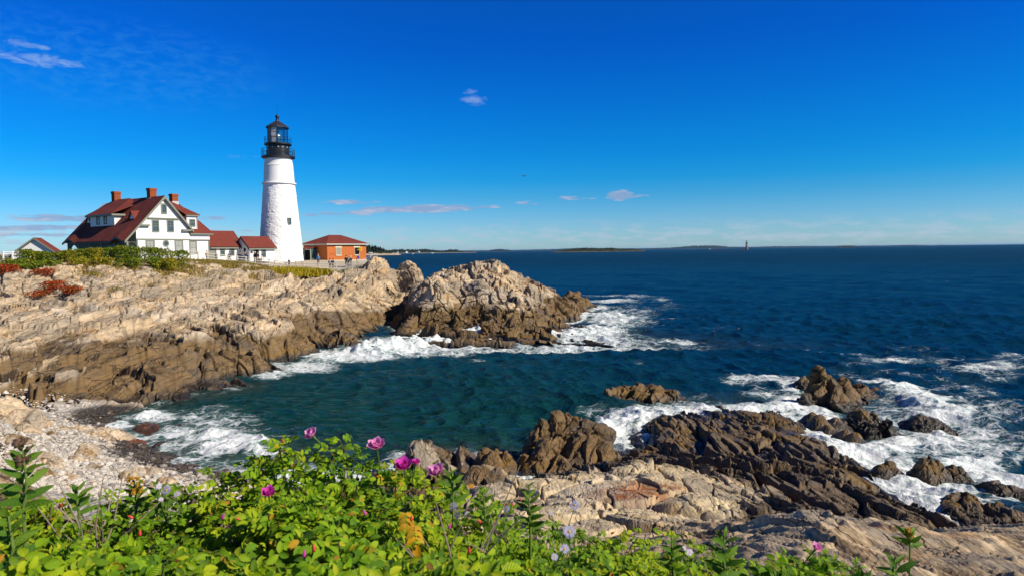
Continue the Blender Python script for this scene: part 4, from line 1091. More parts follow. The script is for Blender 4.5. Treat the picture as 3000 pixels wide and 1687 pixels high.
# ------------------------------------------------------------------ lighthouse
def build_tower():
    D = 121.5
    k = 0.0595
    base = atY(825 / DS, 769 / DS, D); base[2] = 8.45
    e = empty('lighthouse', tuple(base)); e.scale = (1.02, 1.02, 1.02); tag(e, 'tall white conical stone lighthouse with black lantern top', 'lighthouse')
    # rubble stone shaft with irregular relief below the belt
    nz, na = 230, 360
    zz = np.linspace(-0.6, 13.45, nz); aa = np.linspace(0, 2 * math.pi, na + 1)[:-1]
    Zg, Ag = np.meshgrid(zz, aa, indexing='ij')
    rad = 3.80 + (2.62 - 3.80) * np.clip(Zg, -1, 14) / 13.5
    P3 = np.stack([np.cos(Ag) * rad, np.sin(Ag) * rad, Zg], -1)
    v, c, r = facet(np.stack([np.cos(Ag) * rad / .50, np.sin(Ag) * rad / .50, Zg / .27], -1), 900, tilt=.7, edge=.3)
    amp = 0.022 + 0.014 * fbm(P3 * .5, 2, 3)
    rad2 = rad + v * amp - c * .03 + .03 * fbm(P3 * 1.2, 3, 8)
    P = np.stack([np.cos(Ag) * rad2, np.sin(Ag) * rad2, Zg], -1)
    P = np.concatenate([P, P[:, :1]], 1)
    t = NT('whitewashed_stone'); pp = t.pos()
    c_ = t.mix(t.ramp(t.noise(pp, 0.6, 5, 0.7), [(0.35, 0.0), (0.7, 1.0)]), (0.80, 0.79, 0.76), (0.86, 0.86, 0.85))
    MW = t.end(t.bsdf(c_, 0.75, 0.2, t.bump(t.noise(pp, 9.0, 4), 0.35, 0.03)))
    idx = np.arange(nz * (na + 1)).reshape(nz, na + 1)
    q = np.stack([idx[:-1, :-1], idx[:-1, 1:], idx[1:, 1:], idx[1:, :-1]], -1).reshape(-1, 4)
    raw_mesh('stone_shaft', P.reshape(-1, 3), q, MW, None, True, e)
    m = MB(); m.lathe([(2.60, 13.4), (2.86, 13.42), (2.86, 13.62), (2.62, 13.68)], 72, cap=False); m.build('belt_course', MW, e, True)
    m = MB(); m.lathe([(2.58, 13.6), (2.52, 14.5), (2.46, 15.5), (2.405, 16.42), (2.40, 16.5), (2.44, 16.52), (2.44, 16.60), (2.40, 16.62), (2.38, 16.72), (2.25, 17.6), (2.32, 17.75), (2.62, 17.95)], 72, cap=False); m.build('brick_shaft', MW, e, True)
    # lower gallery, watch room, upper gallery
    m = MB(); m.lathe([(2.3, 17.72), (2.55, 17.85), (2.80, 17.98), (2.80, 18.22), (1.8, 18.24)], 64); m.build('lower_gallery', M_BLACK, e)
    m = MB(); m.lathe([(1.86, 18.2), (1.86, 20.1)], 64, cap=False)
    for i in range(12):
        a = 2 * math.pi * i / 12
        m.box((-.03, 1.84, 18.25), (.03, 1.90, 20.0), M=Matrix.Rotation(a, 4, 'Z'))
    wr = m.build('watch_room', M_BLACK, e)
    for a in (-70, -48, -100, -20, -130):
        m = MB(); m.lathe([(.02, .1), (.11, .09), (.14, 0.0), (.14, -.05)], 12); V = np.vstack(m.v)
        ca = R(a); Mx = np.array(Matrix.Translation((1.86 * math.cos(ca), 1.86 * math.sin(ca), 19.65)) @ Matrix.Rotation(ca, 4, 'Z') @ Matrix.Rotation(R(90), 4, 'Y'))
        b = MB(); b.add(xf(V, Mx), m.f); b.build('vent', plain('vent_metal', (.35, .36, .38), .4, .5), wr)
    m = MB(); m.lathe([(1.85, 20.0), (2.1, 20.05), (2.28, 20.16), (2.28, 20.38), (1.6, 20.40)], 64); m.build('upper_gallery', M_BLACK, e)
    def rail(name, r, z0, h, nrails, nposts, nbal):
        m = MB()
        for i in range(nrails):
            z = z0 + h * (i + 1) / nrails
            m.tube([(r * math.cos(a), r * math.sin(a), z) for a in np.linspace(0, 2*math.pi, 49)], .028, 5, cap=False)
        for i in range(nposts):
            a = 2 * math.pi * (i + .3) / nposts; m.tube([(r*math.cos(a), r*math.sin(a), z0), (r*math.cos(a), r*math.sin(a), z0 + h + .06)], .038, 5)
        for i in range(nbal):
            a = 2 * math.pi * i / nbal; m.tube([(r*math.cos(a), r*math.sin(a), z0), (r*math.cos(a), r*math.sin(a), z0 + h)], .014, 4)
        m.build(name, M_BLACK, e)
    rail('lower_railing', 2.72, 18.22, 1.2, 2, 10, 44)
    rail('upper_railing', 2.2, 20.38, 1.02, 2, 10, 0)
    # lantern: ten panes round the lens, blinds drawn on the left
    n = 10; rl = 1.70; z0, z1 = 20.42, 23.15
    a_off = R(-57)
    def blind_mat(nm, c):
        tb = NT(nm); tl = tb.n('ShaderNodeBsdfTranslucent'); tl.inputs[0].default_value = c + (1,)
        return tb.end(tb.mixs(.6, tb.bsdf(c, .8, .2), tl.outputs[0]))
    blind = blind_mat('lantern_blind', (.86, .84, .84)); dimp = blind_mat('shaded_blind', (.36, .39, .46))  # second blind is a dimmer copy, its shade put into the colour
    t = NT('lantern_glass'); 
    tr = t.n('ShaderNodeBsdfTransparent'); tr.inputs[0].default_value = (.62, .76, .80, 1)
    gg = t.n('ShaderNodeBsdfGlossy'); gg.inputs[1].default_value = .03
    MG = t.end(t.mixs(0.10, tr.outputs[0], gg.outputs[0]))
    lan = MB()
    for i in range(n):
        a = a_off + 2 * math.pi * (i + .5) / n
        lan.tube([(rl * math.cos(a), rl * math.sin(a), z0), (rl * math.cos(a), rl * math.sin(a), z1)], .05, 5)
    for z in (z0 + .05, z0 + .95, z0 + 1.85, z1 - .05):
        lan.tube([(rl * math.cos(a_off + 2*math.pi*(i+.5)/n), rl * math.sin(a_off + 2*math.pi*(i+.5)/n), z) for i in range(n + 1)], .03, 5, cap=False)
    lf = lan.build('lantern', M_BLACK, e)
    for i in range(n):
        a0 = a_off + 2*math.pi*(i - .5)/n; a1 = a_off + 2*math.pi*(i + .5)/n; rr = rl - .02
        m = MB(); m.quad((rr*math.cos(a0), rr*math.sin(a0), z0), (rr*math.cos(a1), rr*math.sin(a1), z0), (rr*math.cos(a1), rr*math.sin(a1), z1), (rr*math.cos(a0), rr*math.sin(a0), z1))
        mat = {9: blind, 8: dimp}.get(i, MG)
        m.build('pane', mat, lf)
    m = MB(); m.lathe([(.15, z0), (.15, z0 + .7), (.42, z0 + .8), (.55, z0 + 1.2), (.42, z0 + 1.6), (.2, z0 + 1.75), (.2, z0 + 2.4)], 20); m.build('lens', plain('lens_glass', (.55, .62, .62), .1, .8), lf, True)
    m = MB(); m.lathe([(1.2, z0 - .02), (1.55, z0), (1.55, z0 + .12)], 24); m.build('lamp_floor', M_BLACK, lf)
    m = MB(); m.lathe([(1.97, 23.05), (1.97, 23.22), (.32, 24.28), (.25, 24.5), (.36, 24.56), (.2, 24.62), (.2, 24.74)], 10, a0=a_off + math.pi/n, a1=a_off + math.pi/n + 2*math.pi)
    cr = m.build('lantern_roof', plain('lantern_roof_metal', (.03, .028, .033), .45, .5), e)
    m = MB(); m.lathe([(.02, 24.68), (.2, 24.74), (.34, 24.95), (.34, 25.1), (.2, 25.32), (.03, 25.38)], 20); m.build('ventilator_ball', M_BLACK, e, True)
    m = MB(); m.tube([(0, 0, 25.3), (0, 0, 26.9)], .018, 5); m.build('lightning_rod', M_BLACK, e)
    # openings in the shaft
    def on_shaft(px, py, r):
        # point on the shaft facing the viewer at a picture position
        d = ray(px / DS, py / DS); d = d / np.linalg.norm(d)
        oc = EYE - base; a = d[0]**2 + d[1]**2; b2 = oc[0]*d[0] + oc[1]*d[1]; c2 = oc[0]**2 + oc[1]**2 - r*r
        disc = max(b2*b2 - a*c2, 0.0); tt = (-b2 - math.sqrt(disc)) / a
        return EYE + d * tt - base
    p = on_shaft(847.5, 651, 3.20); a = math.atan2(p[1], p[0])
    Mx = Matrix.Translation(tuple(p)) @ Matrix.Rotation(a + math.pi / 2, 4, 'Z')
    m = MB()
    for lo, hi in (((-.30, -.16, -.58), (-.22, .1, .58)), ((.22, -.16, -.58), (.30, .1, .58)), ((-.22, -.16, .5), (.22, .1, .58)), ((-.22, -.16, -.58), (.22, .1, -.5)), ((-.22, -.12, -.03), (.22, .1, .03)), ((-.02, -.12, .03), (.02, .1, .5))): m.box(lo, hi, M=Mx)
    w = m.build('window', M_TRIM, e)
    m = MB(); m.box((-.22, -.1, -.5), (.22, .05, .5), M=Mx); m.build('pane', M_GLASS, w)
    p = on_shaft(834, 483.5, 2.30); a = math.atan2(p[1], p[0])
    Mx = np.array(Matrix.Translation(tuple(p)) @ Matrix.Rotation(a, 4, 'Z') @ Matrix.Rotation(R(90), 4, 'Y'))
    m = MB(); m.lathe([(.13, -.05), (.24, -.05), (.24, .06), (.13, .06)], 16, cap=False); b = MB(); b.add(xf(np.vstack(m.v), Mx), m.f); pf = b.build('porthole', MW, e)
    m = MB(); m.lathe([(.135, 0.0), (.135, .03)], 16); b = MB(); b.add(xf(np.vstack(m.v), Mx), m.f); b.build('pane', M_GLASS, pf)
    return e, base
tower, TB = build_tower()

# ------------------------------------------------------------------ brick whistle house
def build_brick():
    zb = 8.45
    o = atY(959.5 / DS, 766 / DS, 121.0); o[2] = zb
    e = bempty('brick_whistle_house', o); e.scale = (1.07, 1.07, 1.07); tag(e, 'square red brick building with red hipped roof beside the lighthouse', 'building')
    LX, LY, H = 8.6, 6.0, 2.75
    m = MB(); m.box((0, 0, .25), (LX, LY, H)); m.build('wall', M_BRICK, e)
    m = MB(); m.box((-.06, -.06, -.8), (LX + .06, LY + .06, .25)); m.build('plinth', M_STONE, e)
    m = MB(); ov = .42; zt = H + .22; hz = H + 1.75
    A = [(-ov, -ov, zt), (LX + ov, -ov, zt), (LX + ov, LY + ov, zt), (-ov, LY + ov, zt)]
    m.add(A + [(3.0, LY / 2, hz), (LX - 3.0, LY / 2, hz)], [(0, 1, 5, 4), (1, 2, 5), (2, 3, 4, 5), (3, 0, 4), (3, 2, 1, 0)])
    m.build('roof', M_ROOF, e)
    m = MB(); m.box((-ov + .02, -ov + .02, H), (LX + ov - .02, LY + ov - .02, zt - .002)); m.build('eave_board', plain('grey_eave', (.42, .42, .37), .7), e)
    # front openings
    def opening(x, glassmat, brickwork=False):
        m = MB(); m.box((x - .72, -.06, 2.28), (x + .72, -.002, 2.50)); m.box((x - .6, -.1, .92), (x + .6, -.002, 1.08)); m.box((x - .56, -.05, 1.08), (x - .5, -.002, 2.28)); m.box((x + .5, -.05, 1.08), (x + .56, -.002, 2.28))
        f = m.build('window', plain('window_stone', (.62, .54, .38), .8), e)
        m = MB(); m.box((x - .5, -.03, 1.08), (x + .5, -.003, 2.28)); m.build('pane', glassmat, f)
        return f
    t = NT('glass_block'); s = t.sep(t.obj()); 
    fx = t.math('FRACT', t.math('MULTIPLY', s[0], 6.0)); fz = t.math('FRACT', t.math('MULTIPLY', s[2], 6.0))
    g = t.math('MINIMUM', t.ramp(fx, [(0.0, 0.0), (0.18, 0.0), (0.2, 1.0)]), t.ramp(fz, [(0.0, 0.0), (0.18, 0.0), (0.2, 1.0)]))
    MGB = t.end(t.bsdf(t.mix(g, (.55, .48, .33), (.13, .15, .11)), .3, .5))
    opening(2.4, MGB)
    f2 = opening(6.45, M_DARK)
    # fog horn in the right opening: a yellow curved trumpet mouth
    m = MB(); V = []; F = []; k = 10; n = 12
    for i in range(k + 1):
        tt = i / k; cx, cy, cz = 6.55 + .35 * tt, -.05 - .42 * math.sin(tt * 1.57), 1.85 + .18 * tt; r = .16 + .26 * tt ** 1.5
        for j in range(n):
            a = 2 * math.pi * j / n; V.append((cx + r * .6 * math.cos(a), cy - r * .3 * math.cos(a), cz + r * math.sin(a)))
    for i in range(k):
        for j in range(n): F.append((i*n+j, i*n+(j+1) % n, (i+1)*n+(j+1) % n, (i+1)*n+j))
    m.add(V, F); m.build('fog_horn', plain('yellow_horn', (.62, .38, .04), .45), e, True)
    # vestibule on the left wall
    y0, y1 = 2.6, 4.35; d = 1.25; hv = 2.15
    m = MB()
    m.box((-d, y0, .02), (-.002, y0 + .1, hv)); m.box((-d, y1 - .1, .02), (-.002, y1, hv)); m.box((-d, y0 + .1, hv - .2), (-d + .1, y1 - .1, hv))
    v = m.build('vestibule', plain('teal_paint', (.035, .075, .075), .6), e)
    m = MB(); m.box((-d - .05, y0 - .02, .02), (-d, y0 + .14, hv)); m.box((-d - .05, y1 - .14, .02), (-d, y1 + .02, hv)); m.box((-d - .05, y0 + .14, hv - .16), (-d, y1 - .14, hv)); m.build('door_frame', plain('pale_green_trim', (.42, .46, .38), .6), v)
    m = MB(); m.box((-d + .3, y0 + .1, .02), (-d + .36, y1 - .1, hv - .2)); m.build('door_panel', M_DARK, v)
    m = MB(); m.slab([(-d - .25, y0 - .2, hv + .02), (-d - .25, y1 + .2, hv + .02), (-.01, y1 + .2, hv + .5), (-.01, y0 - .2, hv + .5)][::-1], (-.4, 0, 1), .07); m.build('canopy', M_ROOF, v)
    m = MB(); m.box((-.05, y0 - .1, 2.55), (-.003, y1 + .1, 2.72)); m.build('sign_board', M_WHITE, e)
    for xx in (.75, 1.35):
        m = MB(); m.box((xx - .03, -.05, 1.05), (xx + .03, -.003, 1.4)); m.build('wall_anchor', M_DKTRIM, e)
    return e, o
brickh, BO = build_brick()

# ------------------------------------------------------------------ garage far left
def build_garage():
    o = atY(104 / DS, 745 / DS, 118.0); o[2] = 9.2
    rz = R(14)
    e = empty('garage', tuple(o), rz); tag(e, 'white garage with plain gable end and red roof, left of the house behind the shrubs', 'garage')
    w = 3.65; za = 3.95; ze = 1.15; L = 2.6
    m = MB(); gable_prism(m, -w, w, ze, 0, za, ze, 0, L); m.build('wall', M_CLAP, e)
    sl = (za - ze) / w; ov = .55
    m = MB()
    for s in (-1, 1):
        q = [(s * (w + ov), -.45, ze - sl * ov + .1), (0, -.45, za + .1), (0, L, za + .1), (s * (w + ov), L, ze - sl * ov + .1)]
        m.slab(q if s < 0 else q[::-1], (s * sl, 0, 1), .14)
    m.build('roof', M_ROOF, e)
    for s in (-1, 1):
        m = MB(); m.add([(s * (w + ov), -.49, ze - sl * ov - .18), (0, -.49, za - .2), (0, -.49, za + .12), (s * (w + ov), -.49, ze - sl * ov + .12)], [(0,1,2,3) if s < 0 else (3,2,1,0)]); m.build('barge_board', M_TRIM, e)
    m = MB(); m.box((-w, -.04, ze - .3), (w, -.002, ze - .05)); m.box((-w - .02, -.05, 0), (-w + .18, -.002, ze - .3)); m.build('trim_board', M_TRIM, e)
    m = MB(); m.box((-.1, -.25, ze + .1), (.35, -.002, ze + .35)); m.box((.35, -.5, ze - .05), (.7, -.002, ze + .05)); m.build('gable_bracket', plain('grey_metal', (.3, .32, .38), .5), e)
    return e
garage = build_garage()
# ------------------------------------------------------------------ leaves
def leaf_mat(name, stops, trans=0.34, rough=0.5, vein=True):
    t = NT(name)
    g = t.n('ShaderNodeNewGeometry')
    rnd = g.outputs['Random Per Island']
    c = t.ramp(rnd, [(a_, tuple(min(1, x * 1.22) for x in c_)) for a_, c_ in stops])
    c = t.mix(t.math('MULTIPLY', t.noise(t.pos(), 14.0, 3), 0.35), c, tuple(x * .55 for x in stops[0][1]))
    lu, lv, lw = t.sep(t.attr('leafuv', True))
    av = t.math('ABSOLUTE', lv)
    ve = t.math('SINE', t.math('MULTIPLY', t.math('SUBTRACT', t.math('MULTIPLY', lu, 7.0), t.math('MULTIPLY', av, 1.6)), 6.2832))
    c = t.mix(t.ramp(ve, [(0.0, 0.0), (0.75, 0.0), (1.0, 0.32)]), c, t.mix(1.0, c, (.42, .45, .4), 'MULTIPLY'))
    c = t.mix(t.ramp(av, [(0.0, 0.45), (0.12, 0.0)]), c, t.mix(1.0, c, (1.5, 1.35, 1.6), 'MULTIPLY'))
    br = t.math('MULTIPLY', t.ramp(av, [(0.72, 0.0), (1.0, 0.8)]), t.ramp(t.math('FRACT', t.math('MULTIPLY', rnd, 7.3)), [(0.80, 0.0), (0.86, 1.0)]))
    c = t.mix(br, c, (0.20, 0.11, 0.03))
    pr = t.bsdf(c, rough, 0.25, t.bump(t.math('ADD', ve, t.math('MULTIPLY', t.noise(t.pos(), 90.0, 2), 1.0)), 0.35, 0.004))
    tr = t.n('ShaderNodeBsdfTranslucent'); t.put(tr.inputs[0], t.mix(1.0, c, (1.0, 1.0, 0.35), 'MULTIPLY'))
    return t.end(t.mixs(trans, pr, tr.outputs[0]))
G0 = [(0.0, (0.085, 0.19, 0.006)), (0.30, (0.15, 0.29, 0.006)), (0.62, (0.23, 0.38, 0.008)), (0.93, (0.34, 0.46, 0.012)), (0.975, (0.42, 0.40, 0.015)), (0.988, (0.48, 0.24, 0.015)), (1.0, (0.20, 0.07, 0.02))]
M_LEAF = leaf_mat('rose_leaf', G0)
M_LEAF2 = leaf_mat('deep_rose_leaf', [(0.0, (0.05, 0.12, 0.006)), (0.30, (0.10, 0.22, 0.006)), (0.65, (0.18, 0.33, 0.008)), (0.94, (0.28, 0.42, 0.012)), (0.98, (0.34, 0.30, 0.015)), (1.0, (0.18, 0.07, 0.02))])
M_LEAF3 = leaf_mat('yellowish_rose_leaf', [(0.0, (0.10, 0.19, 0.006)), (0.30, (0.19, 0.32, 0.006)), (0.62, (0.30, 0.42, 0.008)), (0.92, (0.42, 0.47, 0.012)), (0.965, (0.50, 0.38, 0.015)), (0.985, (0.48, 0.20, 0.015)), (1.0, (0.22, 0.07, 0.02))])
M_LEAFY = leaf_mat('yellow_rose_leaf', [(0.0, (0.52, 0.26, 0.01)), (0.6, (0.62, 0.36, 0.015)), (1.0, (0.40, 0.30, 0.02))])
M_LANCE = leaf_mat('goldenrod_leaf', [(0.0, (0.045, 0.115, 0.010)), (0.5, (0.085, 0.185, 0.012)), (1.0, (0.16, 0.26, 0.02))])
M_STEM = plain('brown_stem', (0.10, 0.065, 0.035), 0.8)
M_GSTEM = plain('green_stem', (0.11, 0.17, 0.03), 0.7)
M_TWIG = plain('dry_twig', (0.25, 0.20, 0.15), 0.9)
def petal_mat(name, a, b):
    t = NT(name); c = t.mix(t.noise(t.pos(), 40.0, 3), a, b)
    tr = t.n('ShaderNodeBsdfTranslucent'); t.put(tr.inputs[0], c)
    return t.end(t.mixs(0.4, t.bsdf(c, 0.6, 0.2), tr.outputs[0]))
M_PINK = petal_mat('pink_petal', (0.80, 0.26, 0.56), (0.88, 0.44, 0.70))
M_MAG = petal_mat('magenta_petal', (0.66, 0.04, 0.42), (0.76, 0.10, 0.54))
M_LILAC = petal_mat('lilac_petal', (0.60, 0.54, 0.74), (0.72, 0.68, 0.82))
M_YDISK = plain('yellow_disk', (0.62, 0.36, 0.02), 0.8)
M_RED = plain('red_hip', (0.55, 0.06, 0.03), 0.4)

# leaflet template: folded along the midrib, drooping to the tip
def leaflet(nl=6, width=0.62, fold=0.32, droop=0.25, tip=0.9, tooth=0.0):
    V = []; Q = []
    for i in range(nl + 1):
        t = i / nl
        w = width * 0.5 * (math.sin(math.pi * min(1, t ** tip * 0.97 + .03)) ** 0.75) * (1 + tooth * (1 if i % 2 else -1))
        z = -droop * t * t
        V += [(t, -w, z + fold * w), (t, 0, z), (t, w, z + fold * w)]
    for i in range(nl):
        a = i * 3
        Q += [(a, a+1, a+4, a+3), (a+1, a+2, a+5, a+4)]
    UV = np.array([(i / nl, s_, 0) for i in range(nl + 1) for s_ in (-1, 0, 1)], float)
    return np.array(V), np.array(Q), UV
LT = leaflet(9, 0.60, 0.45, 0.32, 0.85, tooth=.07); LANCE = leaflet(6, 0.30, 0.35, 0.30, 0.8); PET = leaflet(4, 1.0, 0.35, -0.45, 0.7); RAY = leaflet(2, 0.30, 0.2, 0.15, 1.0)

class Leaves:
    def __init__(s): s.V = []; s.Q = []; s.n = 0; s.UV = []
    def put(s, tmpl, p, d, up, size, wid=1.0):
        """place a template: base p, direction d, upper side up"""
        d = d / (np.linalg.norm(d) + 1e-9); y = np.cross(up, d); ny = np.linalg.norm(y)
        y = y / ny if ny > 1e-6 else np.array([1.0, 0, 0]); z = np.cross(d, y)
        T = tmpl[0] * size
        s.V.append(p + T[:, :1] * d + T[:, 1:2] * wid * y + T[:, 2:] * z); s.Q.append(tmpl[1] + s.n); s.n += len(T); s.UV.append(tmpl[2])
    def build(s, name, mat, parent):
        if not s.V: return None
        return raw_mesh(name, np.vstack(s.V), np.vstack(s.Q), mat, {'leafuv': np.vstack(s.UV)}, True, parent)

def unit(v): return v / (np.linalg.norm(v) + 1e-9)
def rdir(rng, up=0.0):
    v = rng.normal(size=3); v[2] += up; return unit(v)

def compound_leaf(L, p, d, up, size, rng, n=3):
    """pinnate rose leaf: pairs of leaflets and one at the tip, along a drooping rachis"""
    d = unit(d); side = unit(np.cross(up, d)); up = np.cross(d, side)
    rl = size * 2.1
    for i in range(n):
        t = 0.35 + 0.6 * i / n
        q = p + d * rl * t - up * 0.12 * rl * t * t
        for sg in (-1, 1):
            dd = unit(d * 0.55 + side * sg * 0.9 + up * rng.normal() * 0.15)
            L.put(LT, q, dd, unit(up + side * sg * 0.2 + rng.normal(size=3) * 0.16), size * rng.uniform(.8, 1.08) * (0.8 + 0.2 * i / n))
    L.put(LT, p + d * rl - up * 0.12 * rl, unit(d - up * .15), unit(up + rng.normal(size=3) * 0.15), size * rng.uniform(.95, 1.15))

def rose_flower(par, p, d, r, mat, name='flower'):
    rng = np.random.default_rng(int(abs(p[0] * 1e4)) + 3)
    d = unit(d); L = Leaves(); ax = unit(np.cross(d, [0.3, 0.2, 1.0])); ay = np.cross(d, ax)
    for ring, (k, tilt, sc) in enumerate(((6, 0.25, 1.08), (6, 0.7, .95), (5, 1.15, .65))):
        for i in range(k):
            a = 2 * math.pi * (i + .5 * ring) / k + rng.normal() * .12
            o = ax * math.cos(a) + ay * math.sin(a)
            L.put(PET, p, unit(o * math.cos(tilt) + d * math.sin(tilt)), unit(d * math.cos(tilt) - o * math.sin(tilt)), r * sc * rng.uniform(.9, 1.1))
    f = L.build(name, mat, par)
    m = MB(); Mx = Matrix.Translation(tuple(p + d * r * .15)) @ Vector(tuple(d)).to_track_quat('Z', 'Y').to_matrix().to_4x4()
    m.lathe([(.01, .06 * r), (.16 * r, .05 * r), (.2 * r, -.05 * r)], 10); V = xf(np.vstack(m.v), Mx); b = MB(); b.add(V, m.f); b.build('stamens', M_YDISK, f)
    m = MB(); m.tube([p - d * .10, p - d * .02, p], [.0025, .003, .006], 5); m.build('flower_stalk', M_GSTEM, f)
    return f

def bud(par, p, d, s, mat):
    m = MB(); Mx = Matrix.Translation(tuple(p)) @ Vector(tuple(unit(d))).to_track_quat('Z', 'Y').to_matrix().to_4x4()
    m.lathe([(.15 * s, -.5 * s), (.36 * s, -.2 * s), (.34 * s, .2 * s), (.16 * s, .75 * s), (.02 * s, 1.15 * s)], 9)
    b = MB(); b.add(xf(np.vstack(m.v), Mx), m.f); return b.build('bud', mat, par, True)

def aster_flower(par, p, d, r):
    rng = np.random.default_rng(int(abs(p[0] * 1e4)) + 9)
    d = unit(d); ax = unit(np.cross(d, [0.3, 0.9, .1])); ay = np.cross(d, ax); L = Leaves()
    for i in range(24):
        a = 2 * math.pi * i / 24 + rng.normal() * .06; o = ax * math.cos(a) + ay * math.sin(a)
        L.put(RAY, p + o * r * .18, unit(o + d * rng.uniform(-.05, .25)), d, r * rng.uniform(.75, 1.0))
    f = L.build('flower', M_LILAC, par)
    Mx = Matrix.Translation(tuple(p)) @ Vector(tuple(d)).to_track_quat('Z', 'Y').to_matrix().to_4x4()
    m = MB(); m.lathe([(.22 * r, -.05 * r), (.20 * r, .08 * r), (.09 * r, .13 * r), (.01 * r, .14 * r)], 12); b = MB(); b.add(xf(np.vstack(m.v), Mx), m.f); b.build('disk', M_YDISK, f)
    return f

# the thicket's top edge in the picture (x -> y) and how far away its crest stands
EDGE_X = np.array([-120, 0, 60, 150, 240, 330, 420, 500, 560, 620, 670, 720, 770, 820, 870, 920, 970, 1030, 1090, 1150, 1220, 1300, 1400, 1480, 1560, 1650, 1750, 1850, 1950, 2050, 2150, 2250])
EDGE_Y = np.array([1255, 1262, 1262, 1262, 1252, 1228, 1238, 1212, 1196, 1178, 1140, 1108, 1098, 1112, 1122, 1142, 1160, 1188, 1208, 1232, 1258, 1300, 1330, 1345, 1352, 1355, 1360, 1402, 1412, 1400, 1418, 1455])
def edge_y(x): return np.interp(x, EDGE_X, EDGE_Y)
def canopy_point(dx, f):
    """f = 0 at the crest of the thicket, 1 at the bottom of the frame: farther at the top, nearer below"""
    y0 = edge_y(dx); y = y0 + (1475 - y0) * f
    Y = 2.75 * (1 - f) ** 0.9 + 1.30 * f + (0.25 if dx > 1250 else 0)
    return atY(dx, y, Y), y

def ground_z(x, y): return float(h_ledge(np.array(x), np.array(y)))

def rose_bush(x0, x1, label, seed, dens=1.0, size=0.040, flowers=(), group='rose bushes on the near bank', f_hi=1.0, yellow=(), mat=None):
    rng = np.random.default_rng(seed)
    mid, _ = canopy_point((x0 + x1) / 2, 0.35)
    base = np.array([mid[0], mid[1] + 0.1, ground_z(mid[0], mid[1])])
    e = empty('rose_bush', (0, 0, 0)); tag(e, label, 'rose bush', group)
    L = Leaves(); S = MB()
    n = int((x1 - x0) * 1.18 * dens); size = size * .86
    # leaf whorls: at shoot tips over the canopy, plus lower tiers that show in the gaps
    for i in range(n):
        dx = rng.uniform(x0 - 12, x1 + 12); f = f_hi * rng.uniform(0, 1) ** 1.05
        deep = rng.uniform() < 0.40
        P, py = canopy_point(dx, f)
        P = P + rng.normal(size=3) * np.array([.02, .05, .02])
        lump = float(vnoise(np.array([P[0] * 5.5, P[1] * 5.5, 3.3]), 5)) * .6 + float(vnoise(np.array([P[0] * 13, P[1] * 13, 1.3]), 6)) * .4
        if deep: P = P - np.array([0, -0.05, rng.uniform(0.05, 0.30)])
        elif f < 0.10: P[2] -= rng.uniform(0, .03)
        else: P[2] += -0.06 + 0.125 * lump; P[1] -= .07 * lump
        sdir = unit(np.array([rng.normal() * .35, rng.normal() * .35 - .1, 1.0]))
        nl = 3 if not deep else 2
        a0 = rng.uniform(0, 6.28)
        for k in range(nl):
            a = a0 + k * 2.4 + rng.normal() * .3
            out = np.array([math.cos(a), math.sin(a), rng.uniform(-.05, .55)])
            up = unit(np.array([0.40, -0.55, 0.75]) + rng.normal(size=3) * .38)
            compound_leaf(L, P - sdir * k * .018, unit(out), up, size * (0.74 + 0.20 * f) * rng.uniform(.75, 1.15), rng, 3 if rng.uniform() < .7 else 2)
        if rng.uniform() < .55:
            foot = base + np.array([rng.normal() * .16 + (P[0] - base[0]) * .75, rng.normal() * .12 + (P[1] - base[1]) * .6, 0])
            foot[2] = min(P[2] - .35, ground_z(foot[0], foot[1]))
            q = P * .55 + foot * .45 + rng.normal(size=3) * .03
            S.tube([foot, q, P], [.006, .004, .0022], 5)
    if yellow:
        Ly = Leaves()
        for dx, dy, Y in yellow:
            P = atY(dx, dy, Y); compound_leaf(Ly, P, np.array([.15, -.5, -.55]), np.array([.25, -.8, .45]), size * 1.05, rng, 3)
        Ly.build('yellow_leaf', M_LEAFY, e)
    L.build('foliage', mat or (M_LEAF, M_LEAF2, M_LEAF3)[seed % 3], e); S.build('stems', M_STEM, e)
    for kind, dx, dy, Y, s in flowers:
        P = atY(dx, dy, Y)
        if kind in ('pink', 'mag'): rose_flower(e, P, np.array([rng.normal() * .3, -.45, .8]), s, M_PINK if kind == 'pink' else M_MAG)
        elif kind == 'bud': bud(e, P, np.array([rng.normal() * .3, 0, 1.0]), s, M_MAG if rng.uniform() < .5 else M_RED)
        elif kind == 'hip': bud(e, P, np.array([rng.normal() * .5, -.3, .6]), s, M_RED)
    return e

rose_bush(-140, 150, 'low rose bush in the bottom left corner below the tall goldenrod', 101, 1.0, .044, [('bud', 102, 1266, 2.3, .014), ('hip', 152, 1272, 2.3, .016), ('hip', 180, 1250, 2.5, .012)])
rose_bush(150, 330, 'sparse rose bush with bare twigs, second from the left edge', 102, .75, .040, [('hip', 330, 1300, 2.0, .012)])
rose_bush(330, 530, 'yellow-green rose bush around the lilac aster cluster, right end of the pebbles', 103, 1.0, .040, [('bud', 352, 1342, 1.9, .013), ('hip', 600, 1305, 2.0, .010)])
rose_bush(520, 680, 'rose bush with a small magenta bloom left of the tallest bush', 104, 1.05, .042, [('mag', 676, 1243, 2.3, .028), ('bud', 560, 1300, 2.0, .013), ('bud', 765, 1395, 1.6, .012)])
rose_bush(665, 860, 'tallest rose bush with a pale purple bloom at its very top', 105, 1.15, .043, [('pink', 788, 1096, 2.72, .036), ('bud', 712, 1110, 2.7, .013), ('bud', 918, 1290, 2.0, .012), ('bud', 790, 1380, 1.7, .014)])
rose_bush(850, 990, 'rose bush carrying the large pink bloom right of the tallest bush', 106, 1.1, .043, [('pink', 948, 1124, 2.65, .042), ('bud', 1035, 1305, 2.0, .013)])
